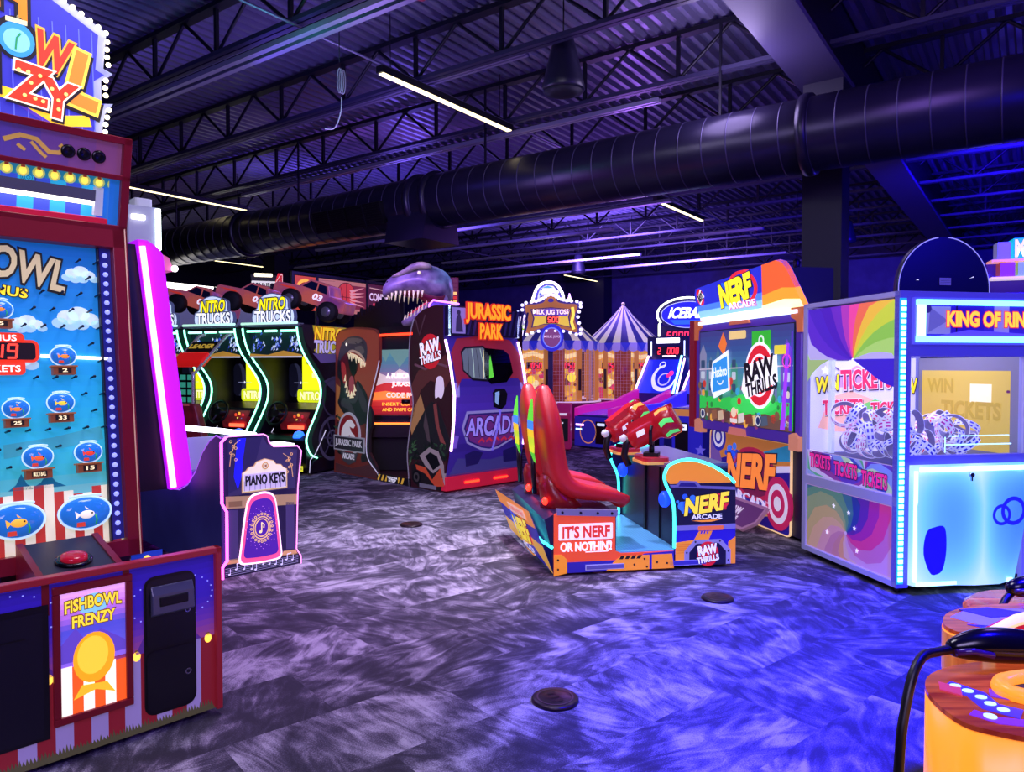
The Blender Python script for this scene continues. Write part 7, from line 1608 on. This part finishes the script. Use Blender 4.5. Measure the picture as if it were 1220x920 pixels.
b.loft([[(x*1.012, y*1.012, .70) for x, y in O], [(x*1.012, y*1.012, .815) for x, y in O]], woodl, False); b.build('wood_band', t)
t = thing('gun_game_playfield', 'tilted red lit playfield panel with pale edge between the gun consoles', 'playfield', (1.165, 1.772, 13), .72)
b = B(FRONT(0, 0, 0)); b.poly([(.0, .0), (.0, .18), (.08, .205), (.25, .226), (.25, .0)], A('#b0102a', .75), 0); 
for x, y in ((.03, .09), (.10, .07), (.15, .05)): b.disc(x, y, .015, A('#3a0a1a', .3), 1)
b.build('red_panel', t, solid=.02); b = B(); b.tube([(0, -.005, 0), (0, -.005, .18), (.08, -.005, .205), (.25, -.005, .226)], .014, M('#f8d8a0', .9), 8); b.build('pale_edge', t)
B().box((.02, .005, -.72), (.23, .04, 0), M('#3a1020', .1)).build('support', t)
gunm = M('#0b0814', 0, .18)
def handgun(name, lab, path, rad, cable, c_lab=None):
    t = thing(name, lab, 'light gun', (path[0][0], path[0][1], 0), 0); o = Vector((path[0][0], path[0][1], 0))
    b = B(); b.tube([Vector(p)-o for p in spline(path, 4)], .03, gunm, 12, rad=[r[0] for r in spline([(r,) for r in rad], 4)]); b.build('gun_body', t, sub=1)
    if True:
        b = B(); q = Vector(path[1])-o; b.tube([q+Vector((-.02, -.03, .0)), q+Vector((.02, -.035, .004)), q+Vector((.06, -.04, -.004))], .008, M('#3a1a5a', .1, .1), 6); b.build('trigger_guard', t)
        b = B(); q = Vector(path[-2])-o
        b.tube([q+Vector((-.03, -.03, -.02)), q+Vector((.0, -.05, -.005)), q+Vector((.04, -.05, -.015))], .006, M('#e8a83a', .4, .2), 6); b.build('gold_trigger', t)
    b = B(); b.tube([Vector(p)-o for p in spline(cable, 6)], .011, M('#0a0810', 0, .4), 8); b.build('cable', t)
    return t
handgun('black_light_gun', 'black light gun lying beside the near console holster, thick cable hanging to the floor', [(1.02, 1.69, .89), (1.04, 1.69, .894), (1.10, 1.69, .90), (1.17, 1.69, .898), (1.24, 1.69, .893), (1.32, 1.69, .89), (1.40, 1.69, .89)], [.014, .026, .040, .042, .036, .032, .024],
        [(1.03, 1.69, .89), (.985, 1.67, .892), (.94, 1.65, .89), (.90, 1.62, .862), (.866, 1.59, .79), (.845, 1.57, .70), (.828, 1.55, .45), (.825, 1.5, .15), (.85, 1.42, .012), (.95, 1.2, .012)])
handgun('far_light_gun', 'black light gun on the far console, partly cut by the frame edge', [(1.590, 2.32, 0.825), (1.610, 2.32, 0.840), (1.690, 2.32, 0.850), (1.790, 2.30, 0.830), (1.890, 2.27, 0.800), (1.950, 2.25, 0.795)], [.01, .03, .036, .036, .03, .02], [(1.600, 2.32, 0.825), (1.560, 2.30, 0.795), (1.520, 2.28, 0.695), (1.510, 2.28, 0.395), (1.510, 2.28, 0.020)])
t = thing('wood_gun_rest', 'low round wood topped rest under the far light gun', 'gun rest', (1.80, 2.42, 0), 0)
b = B(); b.lathe([(.20, .02), (.22, .62), (.24, .67), (.24, .69)], (0, 0, 0), amber, 24); b.build('body', t); b = B(); b.lathe([(.25, .69), (.25, .72), (.23, .735), (.01, .735)], (0, 0, 0), wood, 24); b.build('wood_top', t)
# ------------------------------------------------------------------ light
def area(name, loc, to, col, power, size, sy=None):
    L = bpy.data.lights.new(name, 'AREA'); L.energy = power; L.color = lin(col)[:3]; L.size = size
    if sy: L.shape = 'RECTANGLE'; L.size_y = sy
    o = bpy.data.objects.new(name, L); C.objects.link(o); o.location = loc
    d = Vector(to)-Vector(loc); o.rotation_euler = d.to_track_quat('-Z', 'Y').to_euler(); return o
def point(name, loc, col, power, r=.15):
    L = bpy.data.lights.new(name, 'POINT'); L.energy = power; L.color = lin(col)[:3]; L.shadow_soft_size = r
    o = bpy.data.objects.new(name, L); C.objects.link(o); o.location = loc; return o
def spot(name, loc, to, col, power, ang=70, blend=.8, r=.2):
    L = bpy.data.lights.new(name, 'SPOT'); L.energy = power; L.color = lin(col)[:3]; L.spot_size = R(ang); L.spot_blend = blend; L.shadow_soft_size = r
    o = bpy.data.objects.new(name, L); C.objects.link(o); o.location = loc
    d = Vector(to)-Vector(loc); o.rotation_euler = d.to_track_quat('-Z', 'Y').to_euler(); return o
w = bpy.data.worlds.new('world'); bpy.context.scene.world = w; w.use_nodes = True
w.node_tree.nodes['Background'].inputs[0].default_value = lin('#2a2060'); w.node_tree.nodes['Background'].inputs[1].default_value = .3
# added unseen fill lamps behind camera and by deck, coloured spots above the floor
area('added_fill_rear', (-.5, -2.5, 4.6), (0, 6, 1), '#c8b6fb', 235, 3, 2)
area('added_fill_floor', (-.6, 3.4, 4.7), (-.5, 4.4, 0), '#e2dcf2', 130, 1.6, 1.6)
spot('white_floor_spot', (-.3, 6.6, 4.75), (-.2, 6.7, 0), '#f0eaff', 1300, 62, 1)
spot('white_floor_spot_b', (.6, 4.8, 4.75), (.6, 4.9, 0), '#e4deff', 380, 52, 1)
spot('blue_spot', (2.4, 1.8, 4.6), (2.35, 3.0, 0), '#0a04ff', 10000, 60, .9)
spot('magenta_floor', (-1.2, 4.6, 4.6), (-1.2, 4.9, 0), '#d058ff', 360, 60, 1)
spot('blue_wall_spot', (7.5, 9.0, 4.4), (10, 17, 3.2), '#2408ff', 6000, 110)
point('blue_duct', (5.4, 2.4, 3.4), '#1a0cff', 260, .5)
point('violet_deck', (2.2, 7.6, 4.5), '#c8b4f4', 85, .4)
point('violet_deck_b', (-2.6, 8.6, 4.4), '#5a48e0', 26, .4)
point('violet_deck_c', (3.6, 5.0, 4.4), '#b080ff', 70, .4)
point('blue_deck', (-4.6, 6.4, 4.2), '#2838c0', 36, .4)
point('far_fill', (-2, 14.5, 4.3), '#7a60ff', 140, .5)
area('back_wall_wash', (2.0, 18.0, 4.6), (5, 23, 2.6), '#8a6ae8', 800, 2.5, 1)
point('far_fill_c', (2.2, 12.8, 3.8), '#b070ff', 130, .4)
point('booth_fill', (-1.6, 7.6, 3.4), '#b898ff', 90, .5)
spot('dino_spot', (-2.6, 8.0, 3.6), (-1.25, 10.2, 2.7), '#a878ff', 380, 40)
spot('dino_cyan', (-.2, 8.6, 3.4), (-1.1, 10.2, 2.5), '#30c8ff', 160, 22)
area('crane_inside_lamp', (3.02, 5.52, 1.99), (3.02, 5.52, 0), '#e8e4ff', 14, .5)
point('added_teal_fill', (-2.01, 6.62, 4.25), '#30d8c0', 14, .2)  # added unseen lamp, tints the near strut teal
